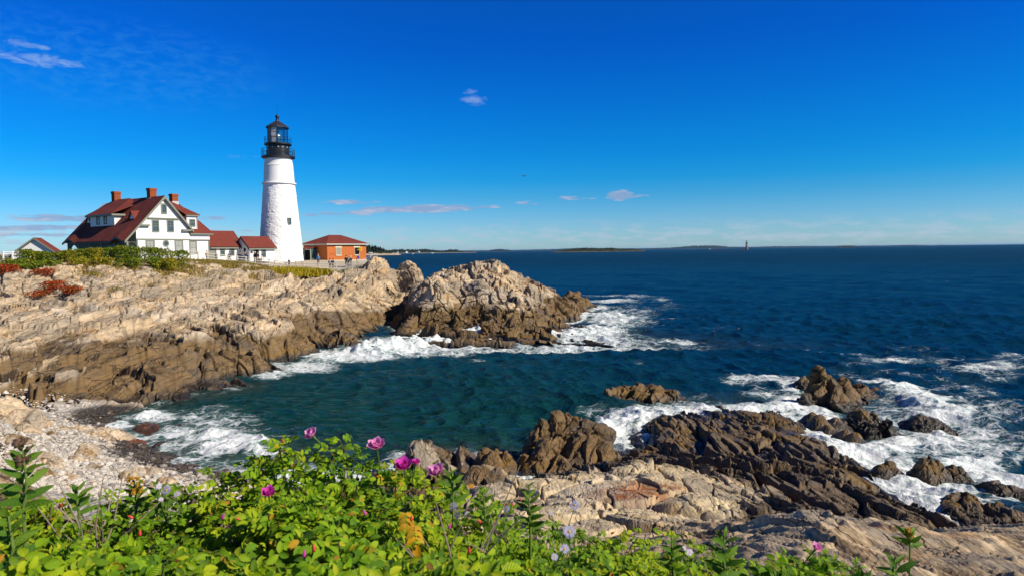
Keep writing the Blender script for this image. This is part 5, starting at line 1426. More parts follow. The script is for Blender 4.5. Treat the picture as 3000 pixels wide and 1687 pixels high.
rose_bush(980, 1150, 'rose bush with a magenta and a pink bloom and one yellow leaf', 107, 1.0, .043, [('mag', 1016, 1176, 2.5, .038), ('mag', 1046, 1164, 2.55, .018), ('pink', 1101, 1190, 2.45, .036)], yellow=[(1018, 1268, 2.1), (1040, 1300, 2.05)])
rose_bush(1150, 1330, 'low rose bush with orange hips among dry twigs at bottom centre', 108, .8, .040, [('hip', 1208, 1312, 2.1, .014), ('hip', 1310, 1258, 2.4, .010), ('bud', 1130, 1325, 1.95, .012), ('bud', 1180, 1385, 1.7, .012)])
rose_bush(1330, 1530, 'low rose bush under the white aster at bottom centre right', 109, .85, .038, [('hip', 1540, 1340, 2.2, .010)])
rose_bush(1520, 1740, 'low leafy rose bush below the pale ledge, without flowers', 110, .8, .038)
rose_bush(1740, 1930, 'scrubby rose bush between the two upright goldenrods at bottom right', 111, .6, .036)
rose_bush(1930, 2170, 'rightmost rose bush with a single small pink bloom above the light ledge', 112, .75, .036, [('pink', 2052, 1380, 2.6, .024)])

# ------------------------------------------------------------------ upright goldenrods
def goldenrod(dx, dy_tip, dy_base, Y, label, seed, leaf=.075, tipcol=None):
    rng = np.random.default_rng(seed)
    tip = atY(dx, dy_tip, Y); foot = atY(dx + 4, dy_base, Y); foot[1] += .0
    e = empty('goldenrod', (0, 0, 0)); tag(e, label, 'goldenrod', 'goldenrods on the near bank')
    g = foot.copy(); g[2] = min(foot[2] - .1, ground_z(foot[0], foot[1]))
    m = MB(); m.tube([g, foot, (foot + tip) / 2 + rng.normal(size=3) * .008, tip], [.006, .005, .004, .002], 6); m.build('stem', M_GSTEM, e)
    L = Leaves(); hgt = np.linalg.norm(tip - foot); n = int(hgt / .0075)
    for i in range(n):
        t = i / n; P = foot + (tip - foot) * t
        a = i * 2.4 + rng.normal() * .25; out = np.array([math.cos(a), math.sin(a), 0.35 + .75 * t])
        s = leaf * (1.05 - .62 * t ** 2) * rng.uniform(.8, 1.1)
        L.put(LANCE, P, unit(out), unit(np.array([.25, -.75, .65]) + rng.normal(size=3) * .25), s)
    L.build('foliage', M_LANCE, e)
    if tipcol is not None:
        b = MB()
        for i in range(26):
            q = tip + np.array([rng.normal() * .012, rng.normal() * .012, rng.uniform(-.05, .025)]); s = rng.uniform(.003, .006)
            b.box(q - s, q + s)
        b.build('flower_head', tipcol, e)
    return e
M_GOLD = plain('goldenrod_flower', (0.42, 0.22, 0.015), 0.8); M_SEED = plain('brown_seedhead', (0.12, 0.07, 0.045), 0.9)
goldenrod(55, 1122, 1275, 2.0, 'tall dark goldenrod with a brown seed head at the left edge', 201, .085, M_SEED)
goldenrod(20, 1290, 1440, 1.6, 'broad yellowing goldenrod in the bottom left corner', 202, .085)
goldenrod(195, 1222, 1290, 2.5, 'short goldenrod in front of the pebbles at left', 203, .07)
goldenrod(338, 1215, 1290, 2.6, 'goldenrod with tiny yellow flowers beside the asters', 204, .07, M_GOLD)
goldenrod(395, 1218, 1300, 2.55, 'bushy goldenrod right of the yellow-flowered one', 205, .075)
goldenrod(1135, 1180, 1260, 2.4, 'dense narrow-leaved goldenrod right of the pink blooms', 206, .06)
goldenrod(1215, 1235, 1330, 2.45, 'thin goldenrod in front of the brown block rock', 207, .06)
goldenrod(1330, 1218, 1330, 2.5, 'goldenrod standing against the pale rock behind the asters', 208, .06)
goldenrod(1690, 1352, 1440, 2.1, 'small upright goldenrod left of the tall one at bottom right', 209, .06)
goldenrod(1822, 1340, 1455, 1.9, 'tall upright goldenrod against the dark rock at bottom right', 210, .07)
goldenrod(2252, 1398, 1470, 2.0, 'stout goldenrod in front of the light striped ledge', 211, .07)
goldenrod(2285, 1338, 1376, 4.2, 'small leaning goldenrod with a golden head on the striped ledge', 212, .12, M_GOLD)

# ------------------------------------------------------------------ asters
def aster(blooms, label, seed):
    rng = np.random.default_rng(seed)
    e = empty('aster', (0, 0, 0)); tag(e, label, 'aster', 'wild asters on the near bank')
    pts = [atY(*b[:3]) for b in blooms]; c = np.mean(pts, 0); g = np.array([c[0], c[1], ground_z(c[0], c[1])]); fork = np.array([c[0], c[1], c[2] - .14])
    m = MB(); m.tube([g, fork], [.004, .003], 5)
    L = Leaves()
    for p in pts:
        m.tube([fork, (fork + p) / 2 + rng.normal(size=3) * .01, p - np.array([0, 0, .004])], [.0025, .002, .0015], 5)
        for k in range(5):
            q = fork + (p - fork) * rng.uniform(.1, .9); L.put(LANCE, q, rdir(rng, .4), np.array([0, 0, 1.0]), rng.uniform(.03, .055))
    m.build('stem', M_GSTEM, e); L.build('foliage', M_LANCE, e)
    for b, p in zip(blooms, pts): aster_flower(e, p, np.array([rng.normal() * .3, -.75, .55]), b[3])
    return e
aster([(418, 1232, 2.5, .020), (445, 1242, 2.5, .013), (400, 1222, 2.5, .012), (405, 1255, 2.45, .009)], 'cluster of lilac asters at left beside the yellow-flowered goldenrod', 301)
aster([(1432, 1336, 2.0, .020)], 'single large white-lilac aster low at bottom centre', 302)
aster([(1446, 1270, 2.4, .018), (1385, 1290, 2.3, .008)], 'pale aster turned sideways against the light rock', 303)
aster([(1275, 1280, 2.3, .013)], 'small daisy-like aster right of the dry twigs', 304)
aster([(1140, 1272, 2.3, .015), (1152, 1296, 2.25, .012), (1170, 1290, 2.25, .010)], 'trio of faded asters below the pink blooms', 305)
aster([(1420, 1380, 1.8, .014), (1395, 1400, 1.75, .010)], 'half-hidden lilac aster near the bottom edge', 306)
aster([(1735, 1388, 2.2, .013), (1720, 1378, 2.2, .010), (1765, 1415, 2.1, .010)], 'asters at bottom right between the goldenrods', 307)

# ------------------------------------------------------------------ dry twigs
def dry_twigs(dx, dy, Y, label, seed, spread=.13, n=7):
    rng = np.random.default_rng(seed); p = atY(dx, dy, Y); g = np.array([p[0], p[1], p[2] - .22])
    m = MB()
    for i in range(n):
        d = np.array([rng.normal() * spread, rng.normal() * .06, rng.uniform(.10, .24)])
        a = g + d * .9 + rng.normal(size=3) * .012; b = g + d * 1.8
        m.tube([g + rng.normal(size=3) * .01, a, b], [.0035, .0028, .0014], 5)
        m.tube([a, a + np.array([rng.normal() * .06, rng.normal() * .03, rng.uniform(.03, .08)])], [.0022, .001], 4)
    return tag(m.build('dry_twigs', M_TWIG), label, 'twigs')
dry_twigs(1165, 1330, 2.05, 'bare grey forked twigs among the low leaves at bottom centre', 401)
dry_twigs(230, 1290, 2.3, 'bare dry stalks among the sparse bush at left', 402, .10, 9)

# undergrowth leaves, the shade under the canopy put into their dark colours
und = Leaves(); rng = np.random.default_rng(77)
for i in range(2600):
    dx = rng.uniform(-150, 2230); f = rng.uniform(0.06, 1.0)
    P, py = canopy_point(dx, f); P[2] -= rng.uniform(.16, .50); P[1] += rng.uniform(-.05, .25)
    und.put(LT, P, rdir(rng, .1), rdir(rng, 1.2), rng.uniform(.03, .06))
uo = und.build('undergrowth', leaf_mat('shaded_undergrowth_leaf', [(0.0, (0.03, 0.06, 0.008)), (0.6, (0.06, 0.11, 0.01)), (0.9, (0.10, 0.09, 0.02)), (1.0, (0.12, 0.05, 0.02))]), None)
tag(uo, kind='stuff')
# ------------------------------------------------------------------ rocks standing in the water and on the beach
M_SEAROCK = rock_mat('sea_rock_stone', R(-40), dark=(0.125, 0.082, 0.04), sc=1.5)
def peak_rock(name, peaks, zc, label, seed, dip=-40, sc=0.7, tone=0.1, group=None, cap=None, flat=0.0, cat='rock', round_=1.0, amps=(0.30, 0.17, 0.05, 0.012), rg=0.6, res=150, rust=0.0, stri=0.0, groove=.13):
    rg = rg * .6
    """peaks: (picture x, picture y of the top, distance, slope) -> upper envelope of blunt cones"""
    pk = []
    for dx, dy, Y, sl in peaks:
        P = atY(dx, dy, Y); pk.append((P[0], P[1], P[2], sl))
    pk = np.array(pk)
    ext = np.max((pk[:, 2] - zc + 0.9) / pk[:, 3])
    x0, x1 = pk[:, 0].min() - min(ext, 3.5), pk[:, 0].max() + min(ext, 3.5)
    y0, y1 = pk[:, 1].min() - min(ext, 3.5), pk[:, 1].max() + min(ext, 3.5)
    X, Y = np.meshgrid(np.linspace(x0, x1, res), np.linspace(y0, y1, res))
    def hz(X, Y):
        Z = np.full(X.shape, -50.0)
        for px, py, pz, sl in pk:
            d = np.hypot(X - px, (Y - py) * 0.85)
            Z = np.maximum(Z, pz - sl * (np.sqrt(d * d + rg * rg) - rg) - (pz - zc + .6) * 0.0)
        if cap is not None: Z = np.minimum(Z, cap + 0.06 * X * 0)
        return np.maximum(Z, zc - 0.9)
    Z = hz(X, Y); e = .1
    N = np.stack([-(hz(X + e, Y) - hz(X - e, Y)) / (2*e), -(hz(X, Y + e) - hz(X, Y - e)) / (2*e), np.ones_like(X)], -1); N /= np.linalg.norm(N, axis=-1, keepdims=True)
    P = np.stack([X, Y, Z], -1)
    off, crack, cell = geology(P, N, R(dip), sc * 1.25, seed, amps, ow=(.7, .7, .8, 1), tilt=1.5, groove=groove, sizes=((1.3, 2.6, 1.9), (0.62, 1.2, 0.9), (0.26, 0.5, 0.38), (0.11, 0.22, 0.16)))
    if stri:
        u = P[..., 0] * .93 + P[..., 1] * .38; v = -P[..., 0] * .38 + P[..., 1] * .93
        w = .12 * fbm(P * 1.1, 3, seed + 2)
        r1 = 1 - np.abs(vnoise(np.stack([(u + w) / .20, v / 1.6, P[..., 2] * 0], -1), seed + 3)) * 2
        r2 = 1 - np.abs(vnoise(np.stack([(u + w) / .085, v / .7, P[..., 2] * 0], -1), seed + 4)) * 2
        off = off + stri * (.6 * r1 + .28 * r2); crack = np.maximum(crack * .5, sstep(.35, -.5, r1) * .8)
    am = sstep(zc - .85, zc - .2, Z)
    P2 = P + N * ((off + .10 * fbm(P * 1.2 + seed, 3, seed)) * am)[..., None]
    keep = Z > zc - 0.88
    idx = np.arange(res * res).reshape(res, res)
    q = np.stack([idx[:-1, :-1], idx[:-1, 1:], idx[1:, 1:], idx[1:, :-1]], -1).reshape(-1, 4)
    kq = keep.reshape(-1)[q].any(1); q = q[kq]
    used = np.unique(q); rm = -np.ones(res * res, int); rm[used] = np.arange(len(used))
    fl = lambda a: np.asarray(a).reshape(-1)[used]
    tn = tone + 0.12 * fbm(P2 * .8, 2, seed + 5)
    o = raw_mesh(name, P2.reshape(-1, 3)[used], rm[q], M_SEAROCK, {'crack': fl(crack * min(1, groove / .22)), 'cell': fl(cell), 'tone': fl(tn), 'rust': fl(np.full(Z.shape, rust))}, stri > 0)
    return tag(o, label, cat, group)
GSEA = 'rocks standing in the surf'
peak_rock('sea_rock', [(1602,962,44.2,1.0),(1560,974,44.0,1.2),(1526,984,43.8,1.8),(1640,974,44.4,.85),(1685,988,44.6,.8),(1620,994,43.6,.9)], 0.0, 'low brown rock in calm water, farthest left of the surf rocks', 501, group=GSEA)
peak_rock('sea_rock', [(2062,922,43.6,2.3),(2085,942,43.5,2.0),(2118,943,44.5,1.7),(2092,975,42.9,1.5),(2130,990,42.8,1.4),(2160,968,44.8,1.5),(2035,985,43.0,2.2),(2172,1000,43.2,1.2)], 0.0, 'tall pointed brown rock ringed by white surf', 502, group=GSEA, rg=.35)
peak_rock('sea_rock', [(2195,975,45.6,.7),(2232,990,45,.65),(2265,1004,44.6,.7)], 0.0, 'low dark wave-washed slab right of the pointed rock', 503, tone=-.2, group=GSEA, amps=(.08,.05,.03,.015))
peak_rock('sea_rock', [(2024,946,48,1.6),(2014,955,48,1.6)], 0.0, 'small dark rock at the left shoulder of the pointed rock', 504, tone=-.1, group=GSEA, res=70, amps=(.1,.08,.05,.02))
peak_rock('sea_rock', [(2165,1034,38.0,1.6),(2200,1042,37.8,1.5),(2140,1046,37.9,1.8),(2185,1058,37.1,1.5),(2225,1058,37.2,1.5)], 0.0, 'brown two-tiered rock with water pouring off it, below the pointed rock', 505, group=GSEA, sc=.5, res=120)
peak_rock('sea_rock', [(2318,1040,38.2,.9),(2345,1047,38.0,.8)], 0.0, 'flat black rock awash in foam, far right', 506, tone=-.3, group=GSEA, res=80, amps=(.06,.06,.04,.02), rg=.4)
peak_rock('sea_rock', [(2341,1146,28.7,2.6),(2324,1153,28.6,2.8),(2357,1154,28.7,3.0)], 0.0, 'round brown boulder in white surf at right', 507, group=GSEA, sc=.4, res=110, rg=.6, amps=(.12,.08,.04,.02))
peak_rock('sea_rock', [(2398,1164,29.0,1.5),(2414,1171,28.9,1.6)], 0.0, 'small dark boulder right beside the round brown boulder', 508, tone=-.1, group=GSEA, res=80, sc=.4, amps=(.08,.05,.03,.02), rg=.35)
peak_rock('sea_rock', [(2238,1163,29.1,1.4),(2222,1170,29.0,1.3)], 0.0, 'half-sunk dark rock left of the round brown boulder', 509, tone=-.15, group=GSEA, res=70, sc=.4, amps=(.08,.05,.03,.02), rg=.35)
peak_rock('sea_rock', [(2442,1240,24.9,.75),(2485,1258,24.6,.6),(2415,1262,24.6,1.0),(2530,1285,23.9,.55),(2475,1290,23.8,.6),(2565,1315,23.0,.55)], 0.0, 'large striped brown rock at the right edge above the ledge', 510, group=GSEA, sc=.6, amps=(.12,.10,.05,.02))
peak_rock('sea_rock', [(2520,1212,27.0,.75),(2560,1230,26.6,.65),(2600,1240,26.4,.6)], 0.0, 'brown rock at the right edge of the picture behind the large striped one', 511, group=GSEA, sc=.55, res=110, amps=(.12,.10,.05,.02))
for k, (dx, dy, Y) in enumerate([(2062,1044,36.8),(2100,1046,37.2),(2128,1078,34.6),(2085,1066,35.6),(2045,1035,37.9),(2150,1088,33.9)]):
    peak_rock('wave_stone', [(dx, dy, Y, 1.1)], 0.0, 'small black stone in the foam between the ledge and the two-tiered rock', 520 + k, tone=-.3, group='black stones in the foam', res=44, sc=.35, amps=(.08,.05,.02,.0), rg=.3, cat='stone')
peak_rock('sea_rock', [(1362,1046,31.6,2.6),(1400,1042,31.8,1.5),(1440,1046,31.8,1.3),(1475,1060,31.6,1.15),(1505,1090,31,1.2),(1450,1100,30.2,1.0),(1385,1090,30.4,1.6),(1520,1130,29.8,1.2)], 0.0, 'massive dark brown rock with a flat broken top beside the white surge channel', 530, group=GSEA, dip=-60, sc=.85, tone=.12, amps=(.26, .15, .05, .012), rg=.7, res=190)
peak_rock('sea_rock', [(1220,1128,30,2.4),(1250,1126,30.2,2.4),(1272,1132,30,2.6),(1240,1140,29.4,2.0)], 0.3, 'square black weed-covered block at the edge of the cove', 531, tone=-.25, sc=.45, group=GSEA, res=110, amps=(.10,.07,.04,.02), rg=.5)
peak_rock('boulder', [(1200,1172,27.2,1.3),(1225,1166,27.4,1.2),(1250,1172,27.2,1.5)], 0.9, 'flat-topped brown boulder in front of the black block', 532, tone=.38, sc=.5, res=90, amps=(.06,.05,.03,.01), rg=.5)
peak_rock('sea_rock', [(1318,808,79.5,1.5),(1250,786,80.5,1.6),(1280,792,80,1.2),(1235,800,79,2.2),(1222,812,78.6,2.4)], 0.0, 'broken brown blocks in the surf at the front of the islet', 533, group=GSEA, sc=1.0, res=130, amps=(.3,.2,.08,.02))
peak_rock('sea_rock', [(1385,812,86.2,2.0),(1408,803,87.4,2.0),(1396,785,89.5,1.7)], 0.0, 'dark ochre block at the seaward corner of the islet', 534, group=GSEA, sc=1.1, res=120, amps=(.22,.14,.06,.02), tone=.0)
peak_rock('sea_rock', [(1436,733,118,.8),(1456,738,118.5,.9)], 0.0, 'thin dark reef showing behind the islet tip', 535, group=GSEA, sc=1.2, res=80, tone=-.2)
# beach
GB = 'boulders on the pebble beach'
peak_rock('boulder', [(20,1020,35.5,1.2),(50,1040,35,1.5),(0,1060,34,1.0),(60,1075,34,1.7),(-60,1030,35.5,.8),(20,1100,33,1.2)], 1.0, 'big pale striped boulder at the left edge above the pebbles', 541, tone=.72, group=GB, sc=1.0, dip=30, rg=.6)
peak_rock('boulder', [(100,1040,37.5,1.8),(112,1060,37,1.6),(90,1070,36.6,1.6)], .8, 'tan stained block between the striped boulder and the cliff foot', 542, tone=.62, group=GB, sc=.7, res=110, dip=30)
peak_rock('boulder', [(365,1064,39.3,.55),(385,1068,39.3,.45)], -.1, 'ochre pointed stone standing in the shallow surf', 543, tone=.05, group=GB, sc=.4, res=80, amps=(.05,.03,.02,.01), rust=.25)
peak_rock('boulder', [(452,1066,39.6,.7)], -.15, 'small brown stone out in the shallow surf', 544, tone=.0, group=GB, sc=.4, res=60, amps=(.05,.03,.02,.01), rg=.3)
peak_rock('boulder', [(325,1118,35.4,.75),(345,1124,35.2,.7),(308,1128,35.1,.9)], .0, 'glossy wet ochre boulder at the edge of the surf', 545, tone=.1, group=GB, sc=.5, res=90, amps=(.06,.04,.02,.01), rust=.2)
peak_rock('boulder', [(405,1110,36.1,.8)], -.1, 'small round stone in the surf right of the wet ochre boulder', 546, tone=.05, group=GB, sc=.4, res=60, amps=(.04,.03,.02,.01), rg=.3)
peak_rock('boulder', [(600,1096,37,.5),(622,1094,37,.5)], -.2, 'low dark rock awash at the outer edge of the beach surf', 547, tone=-.2, group=GB, sc=.5, res=70, amps=(.05,.03,.02,.01))
peak_rock('slab_rock', [(125,1082,36.6,.5),(165,1076,36.8,.6),(195,1070,37,.9),(110,1092,36,.8)], .75, 'long pale striped slab lying on the pebbles, left', 548, tone=.75, group=GB, sc=.6, dip=60, amps=(.08,.05,.03,.01), cat='rock')
peak_rock('slab_rock', [(215,1086,36.3,.6),(255,1078,36.6,.6),(285,1084,36.5,.9)], .5, 'grey and white striped slab lying on the pebbles, right', 549, tone=.68, group=GB, sc=.6, dip=60, amps=(.08,.05,.03,.01), cat='rock')
peak_rock('boulder', [(205,1130,33.4,1.0),(230,1140,33,.9)], .65, 'tan squared boulder in the middle of the pebbles', 550, tone=.65, group=GB, sc=.5, res=80, amps=(.06,.04,.02,.01))
peak_rock('boulder', [(330,1140,33.6,1.2),(350,1142,33.7,1.1)], .3, 'brown squared stone at the wet edge of the pebbles', 551, tone=.5, group=GB, sc=.4, res=70, amps=(.05,.03,.02,.01))
peak_rock('boulder', [(270,1172,31.6,.8),(300,1180,31.2,.8)], .6, 'smooth rounded tan boulder half buried in pebbles', 552, tone=.6, group=GB, sc=.5, res=80, amps=(.03,.02,.01,.01))
peak_rock('boulder', [(432,1176,31.5,2.5),(448,1178,31.5,2.2)], .45, 'upright tan block at the right end of the pebbles', 553, tone=.62, group=GB, sc=.4, res=70, amps=(.04,.03,.02,.01), cap=None)
peak_rock('boulder', [(290,1103,36.6,.5),(275,1100,36.7,.6),(340,1108,36.3,.6)], .15, 'flat rusty brown slab at the water line', 554, tone=.1, rust=.8, group=GB, sc=.5, res=80, amps=(.04,.03,.02,.01))

rngb = np.random.default_rng(33)
for k in range(30):
    while True:
        dx, dy = rngb.uniform(20, 470), rngb.uniform(1050, 1235)
        Pq = atz(dx, dy, .6)
        zq = float(h_head(np.array(Pq[0]), np.array(Pq[1])))
        if .25 < zq < 1.8 and Pq[1] < 42: break
    sl = rngb.uniform(.9, 1.6); top = rngb.uniform(.16, .38)
    Pk = np.array([Pq[0], Pq[1], zq + top]); qd = proj(Pk[None])[0]
    peak_rock('beach_stone', [(qd[0], qd[1], Pk[1], sl), (qd[0] + rngb.uniform(5, 14), qd[1] + rngb.uniform(-1, 3), Pk[1], sl)], zq + .25, 'small angular tan stone lying among the beach pebbles', 700 + k, tone=rngb.uniform(.4, .75), group='angular stones scattered on the beach', res=34, sc=.3, amps=(.10, .06, .02, .0), rg=.25, cat='stone')

# pebbles: countless -> one object
def pebbles():
    rng = np.random.default_rng(91)
    bm = bmesh.new(); bmesh.ops.create_icosphere(bm, subdivisions=1, radius=1.0)
    V0 = np.array([v.co[:] for v in bm.verts]); F0 = np.array([[v.index for v in f.verts] for f in bm.faces]); bm.free()
    Vs = []; Fs = []; sh = []; n = 0; cnt = 0
    while cnt < 9500:
        dx = rng.uniform(-60, 640); dy = rng.uniform(1004, 1290)
        P = atz(dx, dy, .6); P[2] = float(h_head(np.array(P[0]), np.array(P[1])))
        if P[1] > 30.5: pass
        z = P[2]
        if z < -.12 or z > 2.6 or P[1] > 46.5: continue
        s = rng.uniform(.035, .10) * (1 + 1.3 * (rng.uniform() < .10))
        sc = np.array([1, rng.uniform(.6, .9), rng.uniform(.4, .65)]) * s
        a = rng.uniform(0, 6.28); ca, sa = math.cos(a), math.sin(a)
        V = V0 * sc * (1 + .16 * rng.normal(size=(len(V0), 1)))
        V = np.stack([V[:, 0] * ca - V[:, 1] * sa, V[:, 0] * sa + V[:, 1] * ca, V[:, 2]], -1) + P + [0, 0, s * .25]
        Vs.append(V); Fs.append(F0 + n); n += len(V0); cnt += 1
    t = NT('beach_pebbles'); r = t.n('ShaderNodeNewGeometry').outputs['Random Per Island']; z = t.sep(t.pos())[2]
    c = t.ramp(r, [(0.0, (.30, .28, .25)), (.3, (.48, .44, .38)), (.65, (.58, .54, .48)), (.88, (.55, .45, .33)), (1.0, (.20, .19, .18))])
    wet = t.ramp(t.math('ADD', z, t.math('MULTIPLY', t.math('SUBTRACT', t.noise(t.pos(), .9, 3), .5), .5)), [(.14, 1.0), (.36, 0.0)])
    c = t.mix(wet, c, t.mix(1.0, c, (.17, .15, .13), 'MULTIPLY'))
    m = t.end(t.bsdf(c, t.math('SUBTRACT', .8, t.math('MULTIPLY', wet, .45)), .4))
    o = raw_mesh('pebbles', np.vstack(Vs), np.vstack(Fs), m, None, False)
    tag(o, kind='stuff')
pebbles()

# ------------------------------------------------------------------ plants on the headland
M_SHRUB = leaf_mat('shrub_leaf', [(0.0, (0.035, 0.075, 0.006)), (0.3, (0.09, 0.155, 0.008)), (0.65, (0.19, 0.26, 0.010)), (0.9, (0.33, 0.33, 0.015)), (1.0, (0.45, 0.28, 0.02))], .3, .7)
M_SHRUBY = leaf_mat('yellowing_shrub_leaf', [(0.0, (0.09, 0.11, 0.008)), (0.4, (0.24, 0.25, 0.010)), (0.75, (0.42, 0.33, 0.015)), (1.0, (0.48, 0.28, 0.02))], .3, .7)
M_SHRUBR = leaf_mat('red_shrub_leaf', [(0.0, (0.12, 0.03, 0.01)), (0.35, (0.34, 0.03, 0.010)), (0.7, (0.56, 0.06, 0.012)), (0.86, (0.17, 0.15, 0.02)), (1.0, (0.46, 0.20, 0.02))], .3, .7)
M_DRYGR = leaf_mat('dry_grass', [(0.0, (0.14, 0.11, 0.02)), (0.4, (0.30, 0.22, 0.05)), (0.75, (0.42, 0.31, 0.09)), (1.0, (0.17, 0.17, 0.02))], .3, .8)
CLUMP = leaflet(2, 0.8, 0.2, 0.2, 0.9)
def hz_(x, y): return float(h_head(np.array(x), np.array(y)))
def shrub(dx, dtop, Y, w, label, seed, mat=None, n=1500, h=None, leaf=.17, group='shrubs along the top of the headland', sy=1.0):
    rng = np.random.default_rng(seed)
    T = atY(dx, dtop, Y); g = hz_(T[0], T[1]); H = max(T[2] - g, .4) if h is None else h
    base = np.array([T[0], T[1], g])
    e = empty('shrub', tuple(base)); tag(e, label, 'shrub', group)
    L = Leaves()
    lob = [(rng.uniform(-.55, .55) * w, rng.uniform(-.5, .5) * w * sy, rng.uniform(.35, .8) * H, rng.uniform(.35, .6)) for _ in range(7)]
    for i in range(n):
        lx, ly, lz, lr = lob[rng.integers(len(lob))]
        d = rdir(rng, .35); r = rng.uniform(.55, 1.0) ** .5
        p = np.array([lx + d[0] * lr * w * r, ly + d[1] * lr * w * r * sy, max(.02, lz + d[2] * (H - lz) * r if d[2] > 0 else lz * (1 + d[2] * r * .95))])
        L.put(CLUMP, p, rdir(rng, .1), unit(d + rng.normal(size=3) * .5 + [0, 0, .5]), leaf * rng.uniform(.6, 1.3))
    L.build('foliage', mat or M_SHRUB, e)
    m = MB()
    for k in range(5):
        a = rng.uniform(0, 6.28); m.tube([(0, 0, -.25), (math.cos(a) * w * .25, math.sin(a) * w * .25, H * .4), (math.cos(a) * w * .5, math.sin(a) * w * .45, H * .75)], [.04, .03, .012], 5)
    m.build('stems', M_STEM, e)
    return e
SH = [(8, 664, 80, 1.5, 'low dark shrub under the white fence at the far left', 0, 1),
 (38, 652, 81.5, 1.5, 'dark green shrub right of the white fence end', 0, 1), (72, 628, 83, 1.6, 'tall dark shrub below the left eave of the garage', 0, 1),
 (104, 632, 83.5, 1.6, 'dark shrub below the middle of the garage gable', 0, 1), (138, 634, 84, 1.6, 'green shrub below the right eave of the garage', 0, 1),
 (172, 630, 84.5, 1.7, 'mixed green and yellow shrub below the gap between garage and house', 2, 1), (206, 626, 85, 1.7, 'bright green shrub below the left porch arch', 0, 1),
 (240, 624, 85.5, 1.7, 'yellow-green shrub below the oval porch openings', 2, 1), (274, 622, 86, 1.7, 'bright green shrub below the right porch arch', 0, 1),
 (308, 618, 86.5, 1.8, 'tallest green shrub below the porch corner of the house', 0, 1), (342, 621, 87, 1.7, 'green shrub below the left ground-floor window', 0, 1),
 (376, 622, 87.5, 1.8, 'green shrub below the round window', 0, 1), (410, 624, 88.5, 1.8, 'green shrub below the right ground-floor gable window', 0, 1),
 (444, 630, 89.5, 1.7, 'last green shrub of the hedge before the fence', 0, 1),
 (120, 655, 80.5, 1.5, 'low shrub with pale blooms on the slope below the garage', 0, 1), (60, 664, 79.5, 1.5, 'spreading low shrub above the red bushes', 0, 1),
 (255, 648, 83, 1.5, 'low yellowish shrub on the slope below the porch', 2, 1), (330, 650, 84, 1.6, 'dark low shrub on the slope below the house corner', 0, 1), (420, 650, 86, 1.5, 'yellow shrub spilling over the rocks below the gable', 2, 1), (395, 648, 85.5, 1.4, 'rounded green shrub on the slope below the gable', 0, 1), (192, 648, 82, 1.5, 'olive shrub at the rock edge left of the porch', 2, 1)]
for k, (dx, dt, Y, w, lab, mt, _) in enumerate(SH):
    shrub(dx, dt, Y, w, lab, 600 + k, M_SHRUBY if mt == 2 else M_SHRUB)
GR = 'red autumn shrubs on the rock slope'
shrub(25, 682, 76.5, 1.9, 'bright red bush at the left edge of the rock slope', 650, M_SHRUBR, 1500, 1.15, .17, GR)
shrub(100, 688, 76.5, 1.6, 'dull brownish red bush right of the bright one at the edge', 651, M_SHRUBR, 800, .8, .15, GR)
shrub(130, 722, 72, 1.5, 'red and olive bush in the middle of the rock slope', 652, M_SHRUBR, 1000, .95, .16, GR)
shrub(172, 732, 71.5, 1.4, 'low scarlet bush trailing right on the rock slope', 653, M_SHRUBR, 900, .75, .15, GR)
shrub(100, 745, 70, 1.3, 'lowest rusty bush at the foot of the red patch', 654, M_SHRUBR, 600, .6, .14, GR)

def grass_patch(name, areas, n, hgt, seed, mat, spread=1.0):
    rng = np.random.default_rng(seed); L = Leaves()
    tot = sum(a[2] * a[3] for a in areas)
    for (dx, Y, wx, wy) in areas:
        c = atY(dx, 700, Y)
        for i in range(int(n * wx * wy / tot)):
            u = rng.normal(size=2) * .45
            x = c[0] + u[0] * wx; y = Y + u[1] * wy
            p = np.array([x, y, hz_(x, y) - .05])
            L.put(LANCE, p, unit(np.array([rng.normal() * .35 * spread, rng.normal() * .35, 1.0])), rdir(rng), hgt * rng.uniform(.5, 1.2), .55)
    return tag(L.build(name, mat, None), kind='stuff')
grass_patch('dry_grass', [(490, 95, 4, 4), (540, 98, 5, 4), (590, 101, 5, 4), (640, 104, 5, 4), (690, 106.5, 5, 3), (470, 91, 3.5, 3.5), (520, 94.5, 3, 3), (600, 98.5, 3, 3), (660, 102, 3, 3), (380, 85, 3, 2), (300, 83, 3, 2), (215, 82, 3, 2), (450, 87.5, 3, 3), (430, 84, 2.5, 2.5), (560, 91, 2, 2), (300, 74, 1.6, 1.2), (240, 79, 2, 1.5), (620, 92, 1.5, 1.5), (390, 78, 1.5, 1.2)], 15000, .48, 71, M_DRYGR)
def tuft(label, areas, n, hgt, seed, mat):
    o = grass_patch('grass_tuft', areas, n, hgt, seed, mat); del o['kind']; return tag(o, label, 'grass tuft')
M_TUFT = leaf_mat('tuft_grass', [(0.0, (0.22, 0.22, 0.012)), (0.4, (0.40, 0.36, 0.02)), (0.75, (0.52, 0.40, 0.03)), (1.0, (0.55, 0.33, 0.03))], .4, .7)
tuft('tall yellow-green grass clump on the rocks below the wooden fence', [(752, 103.5, 3.0, 2.0), (790, 104.5, 3.4, 1.6), (735, 99.5, 2.2, 2.0), (722, 97, 1.4, 1.6), (770, 101, 2.6, 1.6)], 4200, .95, 72, M_TUFT)
shrub(868, 672, 107.5, .9, 'small dark green bush on the rocks below the metal railing', 660, M_SHRUB, 420, .7, .12)

